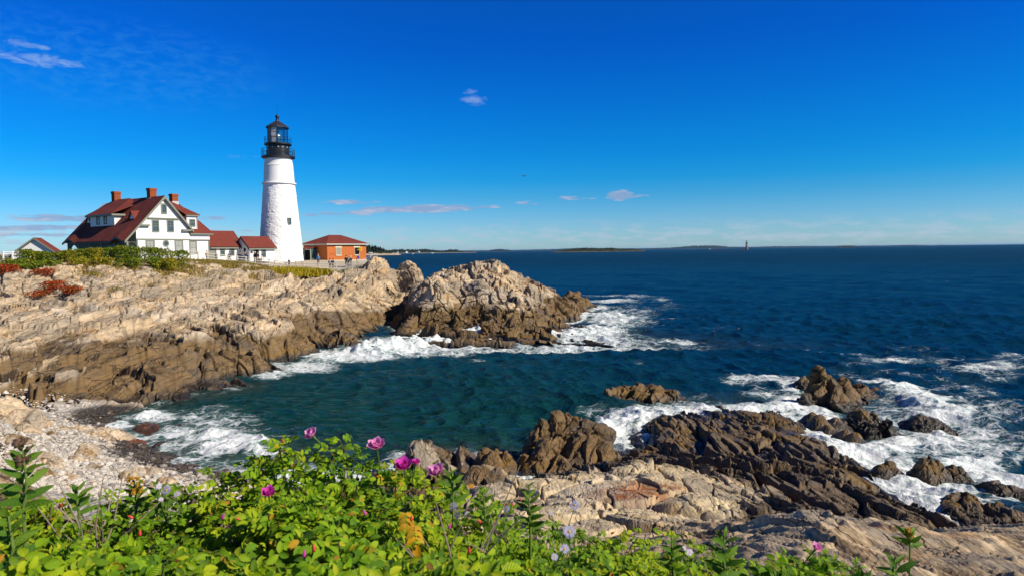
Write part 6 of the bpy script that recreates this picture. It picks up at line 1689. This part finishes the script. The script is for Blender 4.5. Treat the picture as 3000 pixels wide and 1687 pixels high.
# ------------------------------------------------------------------ fences
M_RAILW = plain('weathered_rail', (0.62, 0.58, 0.50), 0.8, 0.2, .2, 6)
def fence(name, pts, label, nrails, hgt, mat, pr=.07, rr=.05, square=True, cat='fence', mesh=None):
    """pts: (picture px in the 3000-wide frame, py of the top rail, distance)"""
    e = empty(name, (0, 0, 0)); tag(e, label, cat)
    W = [atY(px / DS, py / DS, Y) for px, py, Y in pts]
    for P in W:
        g = min(P[2] - hgt, hz_(P[0], P[1]) + .0)
        m = MB()
        if square: m.box((P[0] - pr, P[1] - pr, g - .2), (P[0] + pr, P[1] + pr, P[2] + .12))
        else: m.tube([(P[0], P[1], g - .2), (P[0], P[1], P[2] + .05)], pr, 6)
        m.build('post', mat, e)
    for a, b in zip(W[:-1], W[1:]):
        for k in range(nrails):
            dz = hgt * (k / max(1, nrails) )
            A = a - [0, .0, dz]; B = b - [0, 0, dz]
            m = MB(); m.tube([A, B], rr, 4 if square else 6); m.build('rail', mat, e)
        if mesh is not None:
            m = MB(); nb = max(2, int(np.linalg.norm(b - a) / .14))
            for i in range(1, nb):
                q = a + (b - a) * i / nb; m.tube([q, q - [0, 0, hgt]], .013, 4)
            m.build('mesh_panel', mesh, e)
    return e, W
fence('wooden_fence', [(548, 735, 99), (580, 739, 100.5), (608, 742.5, 102), (636.5, 745.5, 103.5), (666, 748.5, 105), (694.7, 751.3, 106.3), (720, 754, 107.2), (747.6, 757, 108), (788, 761, 108.8), (840, 769, 109.3), (890, 772, 109.6), (934.7, 772.3, 110), (985, 772, 110.5)], 'long pale wooden post and rail fence along the cliff path below the lighthouse', 3, 1.12, M_RAILW)
M_GALV = plain('galvanised_steel', (0.45, 0.46, 0.46), 0.5, 0.4)
fence('metal_railing', [(991, 783, 110.2), (1012, 777, 110.6), (1032, 770, 111), (1052, 763.5, 111.4), (1072, 756, 111.8), (1090, 748.5, 112.2), (1105, 743.5, 112.6)], 'grey metal mesh railing climbing to the tip of the cliff', 2, 1.05, M_GALV, .035, .025, False, 'railing', M_GALV)
fence('white_fence', [(-22, 739, 84), (9, 739.5, 84), (36, 739, 84.6), (60, 737.5, 85.2)], 'short white two-rail fence at the left edge in front of the garage', 2, .42, M_WHITE, .07, .05)
# chain stanchions round the tower foot
for k, (px, py) in enumerate([(773, 758), (804, 763), (835, 761), (866, 762), (884, 767)]):
    P = atY(px / DS, py / DS, 113.6 + .1 * k); m = MB(); m.tube([(P[0], P[1], P[2] - .9), (P[0], P[1], P[2])], .035, 6); m.tube([(P[0], P[1], P[2] - .02), (P[0], P[1], P[2] + .05)], .05, 6)
    tag(m.build('stanchion', M_BLACK), ['thin dark post by the annex corner', 'thin dark post left of the tower door side', 'thin dark post in front of the tower middle', 'thin dark post under the tower window', 'thin dark post at the right foot of the tower'][k], 'post', 'chain posts round the lighthouse foot')
m = MB(); P = atY(1086 / DS, 742 / DS, 113.5); m.tube([(P[0], P[1], P[2] - 1.2), (P[0], P[1], P[2])], .04, 6); m.box((P[0] - .28, P[1] - .12, P[2]), (P[0] + .28, P[1] + .12, P[2] + .14)); tag(m.build('viewing_sign', M_WHITE), 'small white slanted sign board on a post behind the metal railing', 'sign')
m = MB(); P = atY(760 / DS, 757 / DS, 112); m.box((P[0] - .22, P[1] - .22, P[2] - .95), (P[0] + .22, P[1] + .22, P[2] - .1)); m.box((P[0] - .26, P[1] - .26, P[2] - .1), (P[0] + .26, P[1] + .26, P[2])); tag(m.build('litter_bin', plain('brown_bin', (.20, .15, .11), .8)), 'brown litter bin by the path in front of the annex', 'bin')

# ------------------------------------------------------------------ people
SKIN = plain('skin', (.50, .30, .21), .6)
def skin_mesh(name, verts, edges, radii, mats, parent, root=0, sub=1):
    me = bpy.data.meshes.new(name); me.from_pydata([tuple(v) for v in verts], edges, [])
    o = bpy.data.objects.new(name, me); COL.objects.link(o)
    if parent is not None: o.parent = parent
    me.materials.append(mats)
    md = o.modifiers.new('skin', 'SKIN'); md.use_smooth_shade = True
    if not me.skin_vertices: 
        bm = bmesh.new(); bm.from_mesh(me); bm.verts.layers.skin.verify(); bm.to_mesh(me); bm.free()
    for i, r in enumerate(radii):
        me.skin_vertices[0].data[i].radius = (r, r); me.skin_vertices[0].data[i].use_root = (i == root)
    s = o.modifiers.new('sub', 'SUBSURF'); s.levels = sub; s.render_levels = sub
    return o
def person(px, py_head, Y, label, jacket, trousers, hair, H=1.72, face=0.0, bend=0.0, arm=0, g=None, hat=None, pack=None):
    T = atY(px / DS, py_head / DS, Y)
    base = np.array([T[0], T[1], T[2] - H * (1 - .18 * bend)])
    e = empty('person', tuple(base), face); tag(e, label, 'person', 'visitors by the lighthouse')
    k = H / 1.72; b = bend
    hip = np.array([0, -.10 * b, .90]); chest = np.array([0, .18 * b, 1.28 - .05 * b]); neck = np.array([0, .30 * b, 1.45 - .10 * b]); head = np.array([0, .40 * b + .02, 1.62 - .14 * b])
    V = [hip, (0, hip[1] * .3 + chest[1] * .5, 1.08), chest, neck, head - [0, 0, .05], head + [0, 0, .06],
         (.10, hip[1], .86), (.11, 0.02, .48), (.11, -.02, .07), (.12, .13, .03), (-.10, hip[1], .86), (-.11, .04, .48), (-.12, .02, .07), (-.13, .17, .03),
         (.18, chest[1], 1.36 - .05 * b), (.25, chest[1] + .02, 1.10 - .05 * b), (.23 - .08 * arm, chest[1] + .10 + .16 * arm, .88 + .24 * arm), (-.18, chest[1], 1.36 - .05 * b), (-.25, chest[1] + .02, 1.10 - .05 * b), (-.23 + .08 * arm, chest[1] + .10 + .16 * arm, .88 + .24 * arm)]
    E = [(0,1),(1,2),(2,3),(3,4),(4,5),(0,6),(6,7),(7,8),(8,9),(0,10),(10,11),(11,12),(12,13),(2,14),(14,15),(15,16),(2,17),(17,18),(18,19)]
    rad = [.145,.14,.155,.06,.095,.085,.095,.065,.045,.04,.095,.065,.045,.04,.065,.05,.032,.065,.05,.032]
    V = [np.array(v, float) * k for v in V]; rad = [r * k for r in rad]
    nm = 'trouser_%d' % int(1000 * sum(trousers))
    if nm not in MATS:
        t = NT(nm); z = t.sep(t.obj())[2]
        MATS[nm] = t.end(t.bsdf(t.mix(t.math('GREATER_THAN', z, .93), t.mix(t.math('LESS_THAN', z, .075), trousers, (.02, .02, .02)), (.50, .30, .21)), .8, .2))
    skin_mesh('body', V, E, rad, MATS[nm], e)
    J = [V[0] * 1.0, V[1], V[2], V[3] - [0, 0, .03], V[14], V[15], (V[16] * .8 + V[15] * .2), V[17], V[18], (V[19] * .8 + V[18] * .2)]
    skin_mesh('jacket', J, [(0,1),(1,2),(2,3),(2,4),(4,5),(5,6),(2,7),(7,8),(8,9)], [.17*k,.165*k,.18*k,.085*k,.085*k,.07*k,.055*k,.085*k,.07*k,.055*k], plain('cloth_%d' % int(1000 * (jacket[0] * 3 + jacket[1] * 5 + jacket[2] * 7)), jacket, .85), e)
    hc = V[5]; m = MB()
    m.lathe([(.108*k, -.05*k), (.112*k, .0), (.10*k, .06*k), (.06*k, .105*k), (.01, .12*k)], 12); b2 = MB(); b2.add(np.vstack(m.v) + hc + [0, -.015, 0], m.f)
    hm = hat or hair
    b2.build('cap' if hat else 'hair', plain('hair_%d' % int(1000 * (hm[0] * 3 + hm[1] * 5 + hm[2] * 7)), hm, .8), e, True)
    if pack:
        m = MB(); m.lathe([(.02, -.22), (.13, -.2), (.15, 0), (.13, .16), (.02, .2)], 10); b3 = MB(); b3.add(np.vstack(m.v) * [1, .7, 1] + V[2] + [0, -.22, -.05], m.f); b3.build('backpack', plain('pack_cloth', pack, .8), e, True)
    return e
BK = (.012, .012, .014); NV = (.02, .03, .075); DH = (.03, .018, .012); BH = (.16, .09, .04)
PEOPLE = [
 (606, 735.5, 104, 'person in a tan top behind the fence by the house corner', (.42, .30, .10), (.05, .05, .06), BH, 1.70, .4, 0, 0),
 (632.5, 735.5, 106.5, 'person in a grey-lilac top beside the green door of the link building', (.22, .22, .30), (.05, .05, .08), (.35, .2, .12), 1.74, 2.4, 0, 0),
 (671.5, 738.5, 107.2, 'broad person in a navy jacket behind the fence by a white post', (.022, .04, .09), BK, DH, 1.72, .2, 0, 0),
 (703, 739, 109.3, 'person in black at the left of the crowded group', BK, BK, DH, 1.7, .5, 0, 0),
 (713.5, 743.5, 109, 'seated-height person in a blue jacket in the crowded group', (.05, .10, .25), NV, BH, 1.5, .1, 0, 0),
 (718.5, 738, 109.8, 'tall person with reddish hair in the crowded group', (.03, .03, .06), BK, (.22, .09, .04), 1.78, 3.6, 0, 0),
 (725, 742, 109.2, 'person in a dark jacket at the right of the crowded group', (.02, .02, .04), NV, DH, 1.66, 5.2, 0, 0),
 (747, 738.5, 110.6, 'person in black with a white cap before the annex door', BK, (.08, .08, .09), DH, 1.75, 3.0, 0, 0),
 (755, 739, 110.4, 'person in black with tan trousers before the annex door', (.025, .022, .03), (.36, .28, .17), BH, 1.74, 1.0, 0, 0),
 (767, 746.5, 110.4, 'person in a white top below the annex window', (.72, .70, .70), (.30, .32, .38), (.08, .03, .02), 1.62, 2.0, 0, .4),
 (846.5, 759.5, 111.5, 'person with ginger hair and a navy jacket sitting low by the fence', NV, BK, (.35, .12, .04), 1.35, 3.4, .2, 0),
 (932, 745.5, 112, 'person in a light blue jacket beside the vestibule of the brick building', (.06, .22, .46), NV, (.40, .28, .18), 1.80, 3.1, .1, 0),
 (966.5, 758, 111.4, 'person in black with a grey backpack behind the wooden fence', BK, BK, DH, 1.7, .2, 0, 0),
 (974.5, 759.5, 111.4, 'person in black leaning beside the backpacker at the fence', (.02, .018, .02), (.04, .035, .04), DH, 1.65, 4.2, .25, .5),
 (1014, 749.5, 112.4, 'person dressed all in black in front of the brick wall', BK, BK, DH, 1.72, .3, 0, 0),
 (1021, 754.5, 112.2, 'child in a teal top between two adults in black', (.05, .20, .22), NV, BH, 1.35, .8, 0, 0),
 (1027.5, 751, 112.3, 'person in black with pale cap right of the child in teal', (.02, .02, .03), (.22, .18, .15), BH, 1.68, 4.4, 0, 0),
 (1046.5, 749, 112.5, 'person in a bright blue jacket and grey trousers bending forward by the railing', (.02, .06, .42), (.40, .38, .36), (.5, .4, .4), 1.80, -1.1, .8, .4)]
for p in PEOPLE:
    px, py, Y, lab, jk, tr, hr, H, fc, bd, ar = p
    person(px, py, Y, lab, jk, tr, hr, H, fc, bd, ar, hat=(.7, .7, .7) if 'cap' in lab else None, pack=(.3, .32, .36) if 'backpack' in lab and 'leaning' not in lab else None)

# ------------------------------------------------------------------ far shores
def far_mat(name, tree_a, tree_b, rock, zr, zb):
    t = NT(name); p = t.pos(); z = t.sep(p)[2]
    g = t.mix(t.ramp(t.noise(p, .05, 4, .7), [(.35, 0.0), (.65, 1.0)]), tree_a, tree_b)
    r = t.mix(t.noise(p, .08, 4, .7), tuple(x * .5 for x in rock), rock)
    r = t.mix(t.ramp(z, [(0.0, 1.0), (1.0, 0.0)]) if zb < 0 else t.math('LESS_THAN', z, zb), r, (.03, .025, .02))
    f = t.math('GREATER_THAN', t.math('ADD', z, t.math('MULTIPLY', t.math('SUBTRACT', t.noise(p, .03, 4, .7), .5), zr * 1.2)), zr)
    return t.end(t.bsdf(t.mix(f, r, g), .95, .1))
def far_land(name, prof, Y, depth, mat, label=None, cat=None, rough=.2, seed=1, kind=None, step=1.2):
    """prof: (px, py of skyline) in the 3000-wide frame; real ridge standing in the sea at distance Y"""
    px = np.array([p[0] for p in prof], float); py = np.array([p[1] for p in prof], float)
    X = np.arange(px[0], px[-1] + .01, step); yy = np.interp(X, px, py)
    top = np.array([atY(x / DS, y / DS, Y) for x, y in zip(X, yy)])
    rng = np.random.default_rng(seed)
    n1 = vnoise(np.stack([X * .35, X * 0, X * 0 + seed], -1), 3); n2 = rng.normal(size=len(X))
    h = np.maximum(top[:, 2] * (1 + rough * (.5 * n1 + .22 * n2)), .2)
    h[0] = h[-1] = -.5
    rows = [(-1.0, 0.0), (-.96, .10), (-.9, .28), (-.6, .55), (-.3, .82), (0.0, 1.0), (.5, .7), (1.0, 0.0)]
    P = np.array([np.stack([top[:, 0] * (1 + .5 * d * depth / Y), np.full(len(X), Y) + depth * .5 * d, np.where(f == 0, -1.0, h * f * (1 + .12 * rng.normal(size=len(X))))], -1) for d, f in rows])
    o = grid_mesh(name, P, mat)
    if label: tag(o, label, cat)
    if kind: tag(o, kind=kind)
    return o
M_FW = far_mat('coastal_forest', (.010, .022, .010), (.030, .040, .016), (.60, .50, .38), 7.0, 1.5)
M_FC = far_mat('coast_forest', (.010, .024, .014), (.026, .038, .020), (.60, .52, .42), 2.2, .5)
M_FI = far_mat('island_scrub', (.014, .022, .010), (.042, .044, .020), (.30, .26, .20), 1.7, .8)
M_FH = far_mat('distant_hills', (.012, .030, .040), (.016, .038, .048), (.16, .18, .20), 2.0, .5)  # bluish greens with part of the far haze put into the colour
far_land('far_headland', [(880, 728), (930, 722), (1000, 720), (1060, 718), (1100, 721), (1112, 724), (1122, 727), (1130, 732.5), (1135, 736), (1160, 738), (1168, 744), (1176, 746)], 2000, 260, M_FW, 'dark wooded headland with pale cliff behind the brick building', 'headland', .10, 2)
far_land('far_coast', [(1120, 737), (1150, 732), (1185, 731), (1215, 732), (1235, 730.5), (1255, 731), (1275, 734), (1300, 735), (1308, 733), (1322, 732), (1335, 732), (1350, 735), (1366, 737.2), (1382, 736.6), (1396, 738)], 4600, 500, M_FC, 'low wooded coast with houses and a pale beach behind the near headland', 'coast', .12, 3)
far_land('far_islet', [(1430, 735.5), (1438, 732.5), (1452, 731), (1462, 730), (1474, 730.6), (1486, 732), (1500, 733.4), (1506, 735.2)], 9000, 600, M_FH, 'small wooded islet on the horizon left of the large rock', 'islet', .10, 4)
far_land('far_island', [(1617, 740), (1624, 736.6), (1640, 735.5), (1668, 730.6), (1700, 728.6), (1716, 726.4), (1740, 728), (1752, 729.5), (1772, 727), (1792, 726.5), (1800, 728.5), (1812, 730.2), (1850, 730.6), (1868, 731.5), (1880, 733.5), (1894, 736.2), (1902, 737.2)], 2900, 160, M_FI, 'low rocky island with dark trees on the horizon at centre', 'island', .16, 5)
far_land('distant_hills', [(1180, 736), (1500, 733.6), (1560, 732), (1640, 730), (1680, 727.6), (1720, 727), (1780, 728), (1880, 728.4), (1960, 726.5), (2000, 723.5), (2030, 721.4), (2055, 720), (2090, 719.9), (2120, 721.5), (2134, 724), (2200, 724.4), (2260, 722.6), (2340, 721.8), (2420, 721.4), (2480, 721), (2600, 719.8), (2660, 718.4), (2700, 718.6), (2726, 719.2), (2760, 718.2), (2790, 718.6), (2830, 718.3)], 14000, 900, M_FH, None, None, .04, 6, 'structure', 2.0)
far_land('low_far_islet', [(2452, 722.6), (2458, 720.6), (2480, 720), (2500, 720.3), (2512, 722)], 6500, 160, M_FI, 'thin dark islet on the horizon right of the small lighthouse', 'islet', .1, 7)
far_land('lighthouse_reef', [(2078, 736.2), (2082, 733.6), (2110, 733), (2135, 734), (2160, 733.4), (2180, 731.8), (2192, 731.8), (2196, 736)], 2500, 40, far_mat('reef_rock', (.03, .026, .02), (.05, .04, .03), (.05, .045, .04), 99, .5), 'low black reef under the small distant lighthouse', 'reef', .2, 8, None, .8)
# the small lighthouse on the reef
def reef_light():
    b = atY(2187.5 / DS, 733 / DS, 2500); k = 2500 / 2000.0
    t_ = atY(2187.5 / DS, 704.5 / DS, 2500); H = t_[2] - b[2]
    e = empty('reef_lighthouse', (b[0], b[1], b[2])); tag(e, 'small dark granite lighthouse far out on the horizon', 'lighthouse')
    m = MB(); m.lathe([(5.0, -3), (4.6, 2), (3.5, H * .70)], 24); m.build('stone_shaft', plain('granite_blocks', (.20, .15, .11), .9), e, True)
    m = MB(); m.lathe([(3.3, H * .70), (4.4, H * .735), (4.4, H * .75), (2.2, H * .755)], 20); m.build('gallery', M_BLACK, e)
    m = MB(); m.lathe([(2.2, H * .75), (2.2, H * .83)], 14); m.build('watch_room', M_BLACK, e)
    m = MB(); m.lathe([(2.0, H * .83), (2.0, H * .92)], 12); m.build('lantern', plain('lantern_white', (.6, .64, .66), .3), e)
    m = MB(); m.lathe([(2.5, H * .92), (.4, H * .985), (.3, H), (.02, H * 1.03)], 12); m.build('lantern_roof', M_BLACK, e)
reef_light()
# little houses on the far coast
def far_house(px, py, Y, w, h, rz, roofm, label):
    P = atY(px / DS, py / DS, Y); e = empty('far_house', tuple(P), rz); tag(e, label, 'house', 'houses on the far coast')
    m = MB(); gable_prism(m, -w/2, w/2, h * .55, 0, h, h * .55, 0, w * .9); m.build('wall', M_WHITE, e)
    m = MB(); m.slab([(-w*.56, -.4, h*.52), (0, -.4, h*1.04), (0, w, h*1.04), (-w*.56, w, h*.52)], (-.6, 0, 1), .5); m.slab([(w*.56, -.4, h*.52), (w*.56, w, h*.52), (0, w, h*1.04), (0, -.4, h*1.04)], (.6, 0, 1), .5); m.build('roof', roofm, e)
M_ORR = plain('orange_roof', (.45, .14, .06), .8)
far_house(1192, 742, 4250, 13, 13, .3, M_ORR, 'white house with orange roof on the far coast')
far_house(1224, 740, 4300, 15, 9, -.4, M_TRIM, 'long white house with grey roof right of the orange-roofed one')
far_house(1166, 741, 4200, 12, 6, .2, M_TRIM, 'low grey-roofed house at the foot of the wooded headland')
# boats
def motorboat(px, py, Y, L, label):
    P = atY(px / DS, py / DS, Y); P[2] = .2; e = empty('motorboat', tuple(P), .3); tag(e, label, 'boat')
    m = MB(); V = [(-L/2, -L*.14, 0), (-L/2, L*.14, 0), (L*.25, L*.14, 0), (L*.5, 0, 0), (L*.25, -L*.14, 0)]; V += [(x * 1.05, y * 1.15, L * .13) for x, y, z in V]
    m.add(V, [(4,3,2,1,0), (5,6,7,8,9)] + [(i, (i+1) % 5, (i+1) % 5 + 5, i + 5) for i in range(5)]); m.build('hull', M_WHITE, e)
    m = MB(); m.box((-L*.2, -L*.09, L*.131), (L*.12, L*.09, L*.28)); m.build('cabin', M_WHITE, e)
motorboat(1210, 744, 3000, 9, 'tiny white motorboat off the far coast, left')
motorboat(1267, 742, 3600, 14, 'tiny white boat with a wake off the pale beach')
motorboat(2080, 728, 5200, 14, 'tiny white boat left of the small distant lighthouse')
def sailboat():
    P = atY(2907 / DS, 716.4 / DS, 9000); P[2] = 0; e = empty('sailboat', tuple(P), .5); tag(e, 'tiny sailboat on the horizon at far right', 'boat')
    m = MB(); V = [(-7, -1.6, 0), (-7, 1.6, 0), (5, 1.6, 0), (9, 0, 0), (5, -1.6, 0)]; V += [(x * 1.05, y * 1.2, 1.8) for x, y, z in V]
    m.add(V, [(4,3,2,1,0), (5,6,7,8,9)] + [(i, (i+1) % 5, (i+1) % 5 + 5, i + 5) for i in range(5)]); m.build('hull', M_WHITE, e)
    m = MB(); m.tube([(1, 0, 1.8), (1, 0, 20)], .15, 5); m.build('mast', M_TRIM, e)
    m = MB(); m.add([(.8, 0, 3), (-6, .5, 3), (.8, 0, 19), (.8, .08, 3), (-6, .58, 3), (.8, .08, 19)], [(0, 1, 2), (5, 4, 3), (0, 3, 4, 1), (1, 4, 5, 2), (2, 5, 3, 0)]); m.build('sail', plain('grey_sail', (.35, .36, .40), .8), e)
sailboat()
# a bird in flight
def bird():
    P = atY(1318, 444, 120); e = empty('bird', tuple(P), .6); tag(e, 'single dark bird flying in the open sky', 'bird')
    V = [(0, -.20, 0), (0, -.08, .01), (0, .10, .02), (0, .20, .04), (0, .26, .04), (.18, .06, .10), (.42, .0, .20), (.62, -.1, .14), (-.18, .06, .10), (-.42, .0, .20), (-.62, -.1, .14)]
    skin_mesh('body', V, [(0,1),(1,2),(2,3),(3,4),(2,5),(5,6),(6,7),(2,8),(8,9),(9,10)], [.02,.05,.07,.05,.02,.05,.04,.012,.05,.04,.012], plain('dark_feathers', (.03, .03, .035), .8), e, 2)
bird()

# the light striped ledge close by at bottom right
peak_rock('striped_ledge', [(2092,1303,8.3,1.0),(2120,1318,8.2,.9),(2170,1332,8.1,.8),(2240,1328,8.5,.9),(2300,1347,8.3,.8),(2380,1378,8.0,.7),(2460,1388,8.0,.7),(2540,1378,8.2,.7),(2620,1368,8.3,.7),(2700,1365,8.3,.7),(2030,1362,7.8,1.0),(1975,1396,7.5,1.0),
  (2100,1385,7.3,.6),(2200,1405,7.2,.5),(2300,1415,7.1,.5),(2400,1425,7.1,.5),(2500,1425,7.1,.5),(2600,1420,7.1,.5),(2100,1440,6.6,.5),(2250,1455,6.4,.5),(2400,1465,6.4,.5),(2550,1465,6.4,.5)], 4.6,
  'light striped rock ledge close by at bottom right', 560, dip=-55, sc=.42, tone=.72, cat='rock ledge', amps=(.07, .04, .012, .004), rg=1.5, res=340, stri=.075, groove=.05)
# ------------------------------------------------------------------ the air over the sea
hz_t = NT('sea_air')
pv = hz_t.n('ShaderNodeVolumePrincipled')
pv.inputs['Color'].default_value = (0.42, 0.70, 1.0, 1)
pv.inputs['Density'].default_value = 1.1e-5
pv.inputs['Anisotropy'].default_value = 0.0
hz_t.t.links.new(pv.outputs[0], hz_t.out.inputs['Volume'])
hb = MB(); hb.box((-140000, -140000, -4.0), (140000, 140000, 70.0))
haze = hb.build('haze', hz_t.mat)
tag(haze, kind='stuff')
# ------------------------------------------------------------------ sun and sky
SUN_AZ, SUN_EL = R(-22), R(35)        # azimuth measured from +X towards +Y
sd = np.array([math.cos(SUN_EL) * math.cos(SUN_AZ), math.cos(SUN_EL) * math.sin(SUN_AZ), math.sin(SUN_EL)])
sun_d = bpy.data.lights.new('sun', 'SUN'); sun_d.energy = 5.0; sun_d.angle = R(0.5); sun_d.color = (1.0, 0.90, 0.75)
sun = bpy.data.objects.new('sun', sun_d); COL.objects.link(sun)
sun.rotation_euler = Vector((-sd[0], -sd[1], -sd[2])).to_track_quat('-Z', 'Y').to_euler()
sun.location = (60, -20, 60)
W = bpy.data.worlds.new('World'); scene.world = W; W.use_nodes = True
wt = NT.__new__(NT); wt.t = W.node_tree; wt.t.nodes.clear(); wt.mat = None
wt.out = wt.n('ShaderNodeOutputWorld')
sky = wt.n('ShaderNodeTexSky', sky_type='NISHITA'); sky.sun_disc = False
sky.sun_elevation = SUN_EL; sky.sun_rotation = math.atan2(sd[0], sd[1])
sky.air_density = 1.0; sky.dust_density = 0.3; sky.ozone_density = 2.5; sky.altitude = 10
dirv = wt.n('ShaderNodeTexCoord').outputs['Generated']
sx, sy_, sz = wt.sep(dirv)
el = wt.math('ARCSINE', sz)
tint = wt.ramp(wt.math('MULTIPLY', el, 1.6), [(0.0, (0.60, 0.98, 1.48)), (0.029, (0.53, 0.936, 1.46)), (0.066, (0.385, 0.83, 1.39)), (0.122, (0.158, 0.71, 1.26)), (0.16, (0.05, 0.66, 1.27)), (0.214, (0.017, 0.61, 1.29)), (0.307, (0.009, 0.534, 1.31)), (0.448, (0.005, 0.41, 1.33)), (0.544, (0.009, 0.40, 1.28)), (0.75, (0.01, 0.22, 0.62)), (1.0, (0.01, 0.18, 0.5))])
skyc = wt.mix(1.0, sky.outputs[0], tint, 'MULTIPLY')
# clouds: fixed directions on the celestial sphere, broken up by noise
def cdir(dx, dy):
    d = ray(dx, dy); return d / np.linalg.norm(d)
az_n = wt.math('ARCTAN2', sx, sy_)
def cloud(dx, dy, wx, wy, dens):
    d = cdir(dx, dy); a0 = math.atan2(d[0], d[1]); e0 = math.asin(d[2])
    u = wt.math('DIVIDE', wt.math('SUBTRACT', az_n, a0), wx * DS / FPX)
    v = wt.math('DIVIDE', wt.math('SUBTRACT', el, e0), wy * DS / FPX)
    q = wt.math('ADD', wt.math('MULTIPLY', u, u), wt.math('MULTIPLY', v, v))
    return wt.math('MULTIPLY', wt.math('SUBTRACT', 1.0, q, clamp=True), dens)
cvec = wt.comb(wt.math('MULTIPLY', az_n, 26.0), wt.math('MULTIPLY', el, 110.0), 0.0)
cn = wt.noise(cvec, 1.0, 6, 0.62, 0.3)
cn2 = wt.noise(wt.comb(wt.math('MULTIPLY', az_n, 48.0), wt.math('MULTIPLY', el, 120.0), 3.0), 1.0, 6, 0.65, 0.6)
def blobs(lst, noise, gain):
    m = None
    for c in lst:
        k = cloud(*c); m = k if m is None else wt.math('MAXIMUM', m, k)
    k = wt.math('SUBTRACT', wt.math('ADD', m, wt.math('MULTIPLY', wt.math('SUBTRACT', noise, 0.5), 3.8)), 0.50)
    return wt.math('MULTIPLY', wt.math('MULTIPLY', k, gain, clamp=True), wt.math('MULTIPLY', m, 4.0, clamp=True))
lowc = blobs([(885,509,85,7,1.15),(840,539,62,8,1.1),(905,536,60,8,1.1),(970,528,90,11,1.45),(1070,526,110,13,1.6),(1150,523,90,10,1.45),(1215,521,50,6,1.1),(1335,512,50,7,.85),(1440,499,70,7,.95),(1560,492,44,15,1.75),(1600,494,50,6,.9),(785,541,32,6,1.0),(170,549,125,11,1.35),(60,575,120,7,1.3),(140,572,110,7,1.3),(540,549,45,7,1.0),(100,592,170,6,1.0),(640,580,60,5,.8),(1300,560,60,3,.6),(930,575,50,3,.7)], cn, 2.0)
band = wt.math('MULTIPLY', wt.math('MULTIPLY', wt.ramp(el, [(0.0, 0.25), (0.016, 0.9), (0.035, 0.3), (0.045, 0.0)]), wt.ramp(cn, [(0.46, 0.0), (0.60, 1.0)])), 0.75)
hic = blobs([(80,150,110,17,1.25),(50,110,40,10,.85),(115,122,22,8,.8),(405,199,24,9,.6),(1193,253,46,15,1.3),(1184,236,22,14,.9),(590,394,120,7,.5)], cn2, 1.0)
veil = wt.math('MULTIPLY', wt.math('MULTIPLY', cloud(260, 160, 420, 110, 1.0), wt.ramp(cn2, [(0.42, 0.0), (0.75, 1.0)])), 0.22)
lit = wt.mix(wt.ramp(cn, [(0.50, 0.0), (0.70, 1.0)]), (2.7, 3.9, 6.2), (5.4, 5.7, 7.0))
skyc = wt.mix(wt.math('MULTIPLY', lowc, 0.85), skyc, lit)
skyc = wt.mix(band, skyc, (4.6, 5.6, 6.9))
skyc = wt.mix(wt.math('MULTIPLY', hic, 0.45), skyc, (4.0, 5.4, 8.2))
skyc = wt.mix(veil, skyc, (1.0, 4.6, 8.6))
bg = wt.n('ShaderNodeBackground'); wt.put(bg.inputs[0], skyc); bg.inputs[1].default_value = 0.0812
wt.t.links.new(bg.outputs[0], wt.out.inputs[0])
scene.view_settings.view_transform = 'Standard'
scene.view_settings.look = 'None'
scene.view_settings.exposure = 0.3
scene.view_settings.gamma = 1.0
scene.render.engine = 'CYCLES'
scene.cycles.max_bounces = 6
scene.cycles.diffuse_bounces = 3
scene.cycles.glossy_bounces = 3
scene.cycles.transmission_bounces = 4
scene.cycles.transparent_max_bounces = 8
scene.cycles.use_denoising = True
scene.cycles.sample_clamp_indirect = 6
scene.cycles.caustics_reflective = False
scene.cycles.caustics_refractive = False
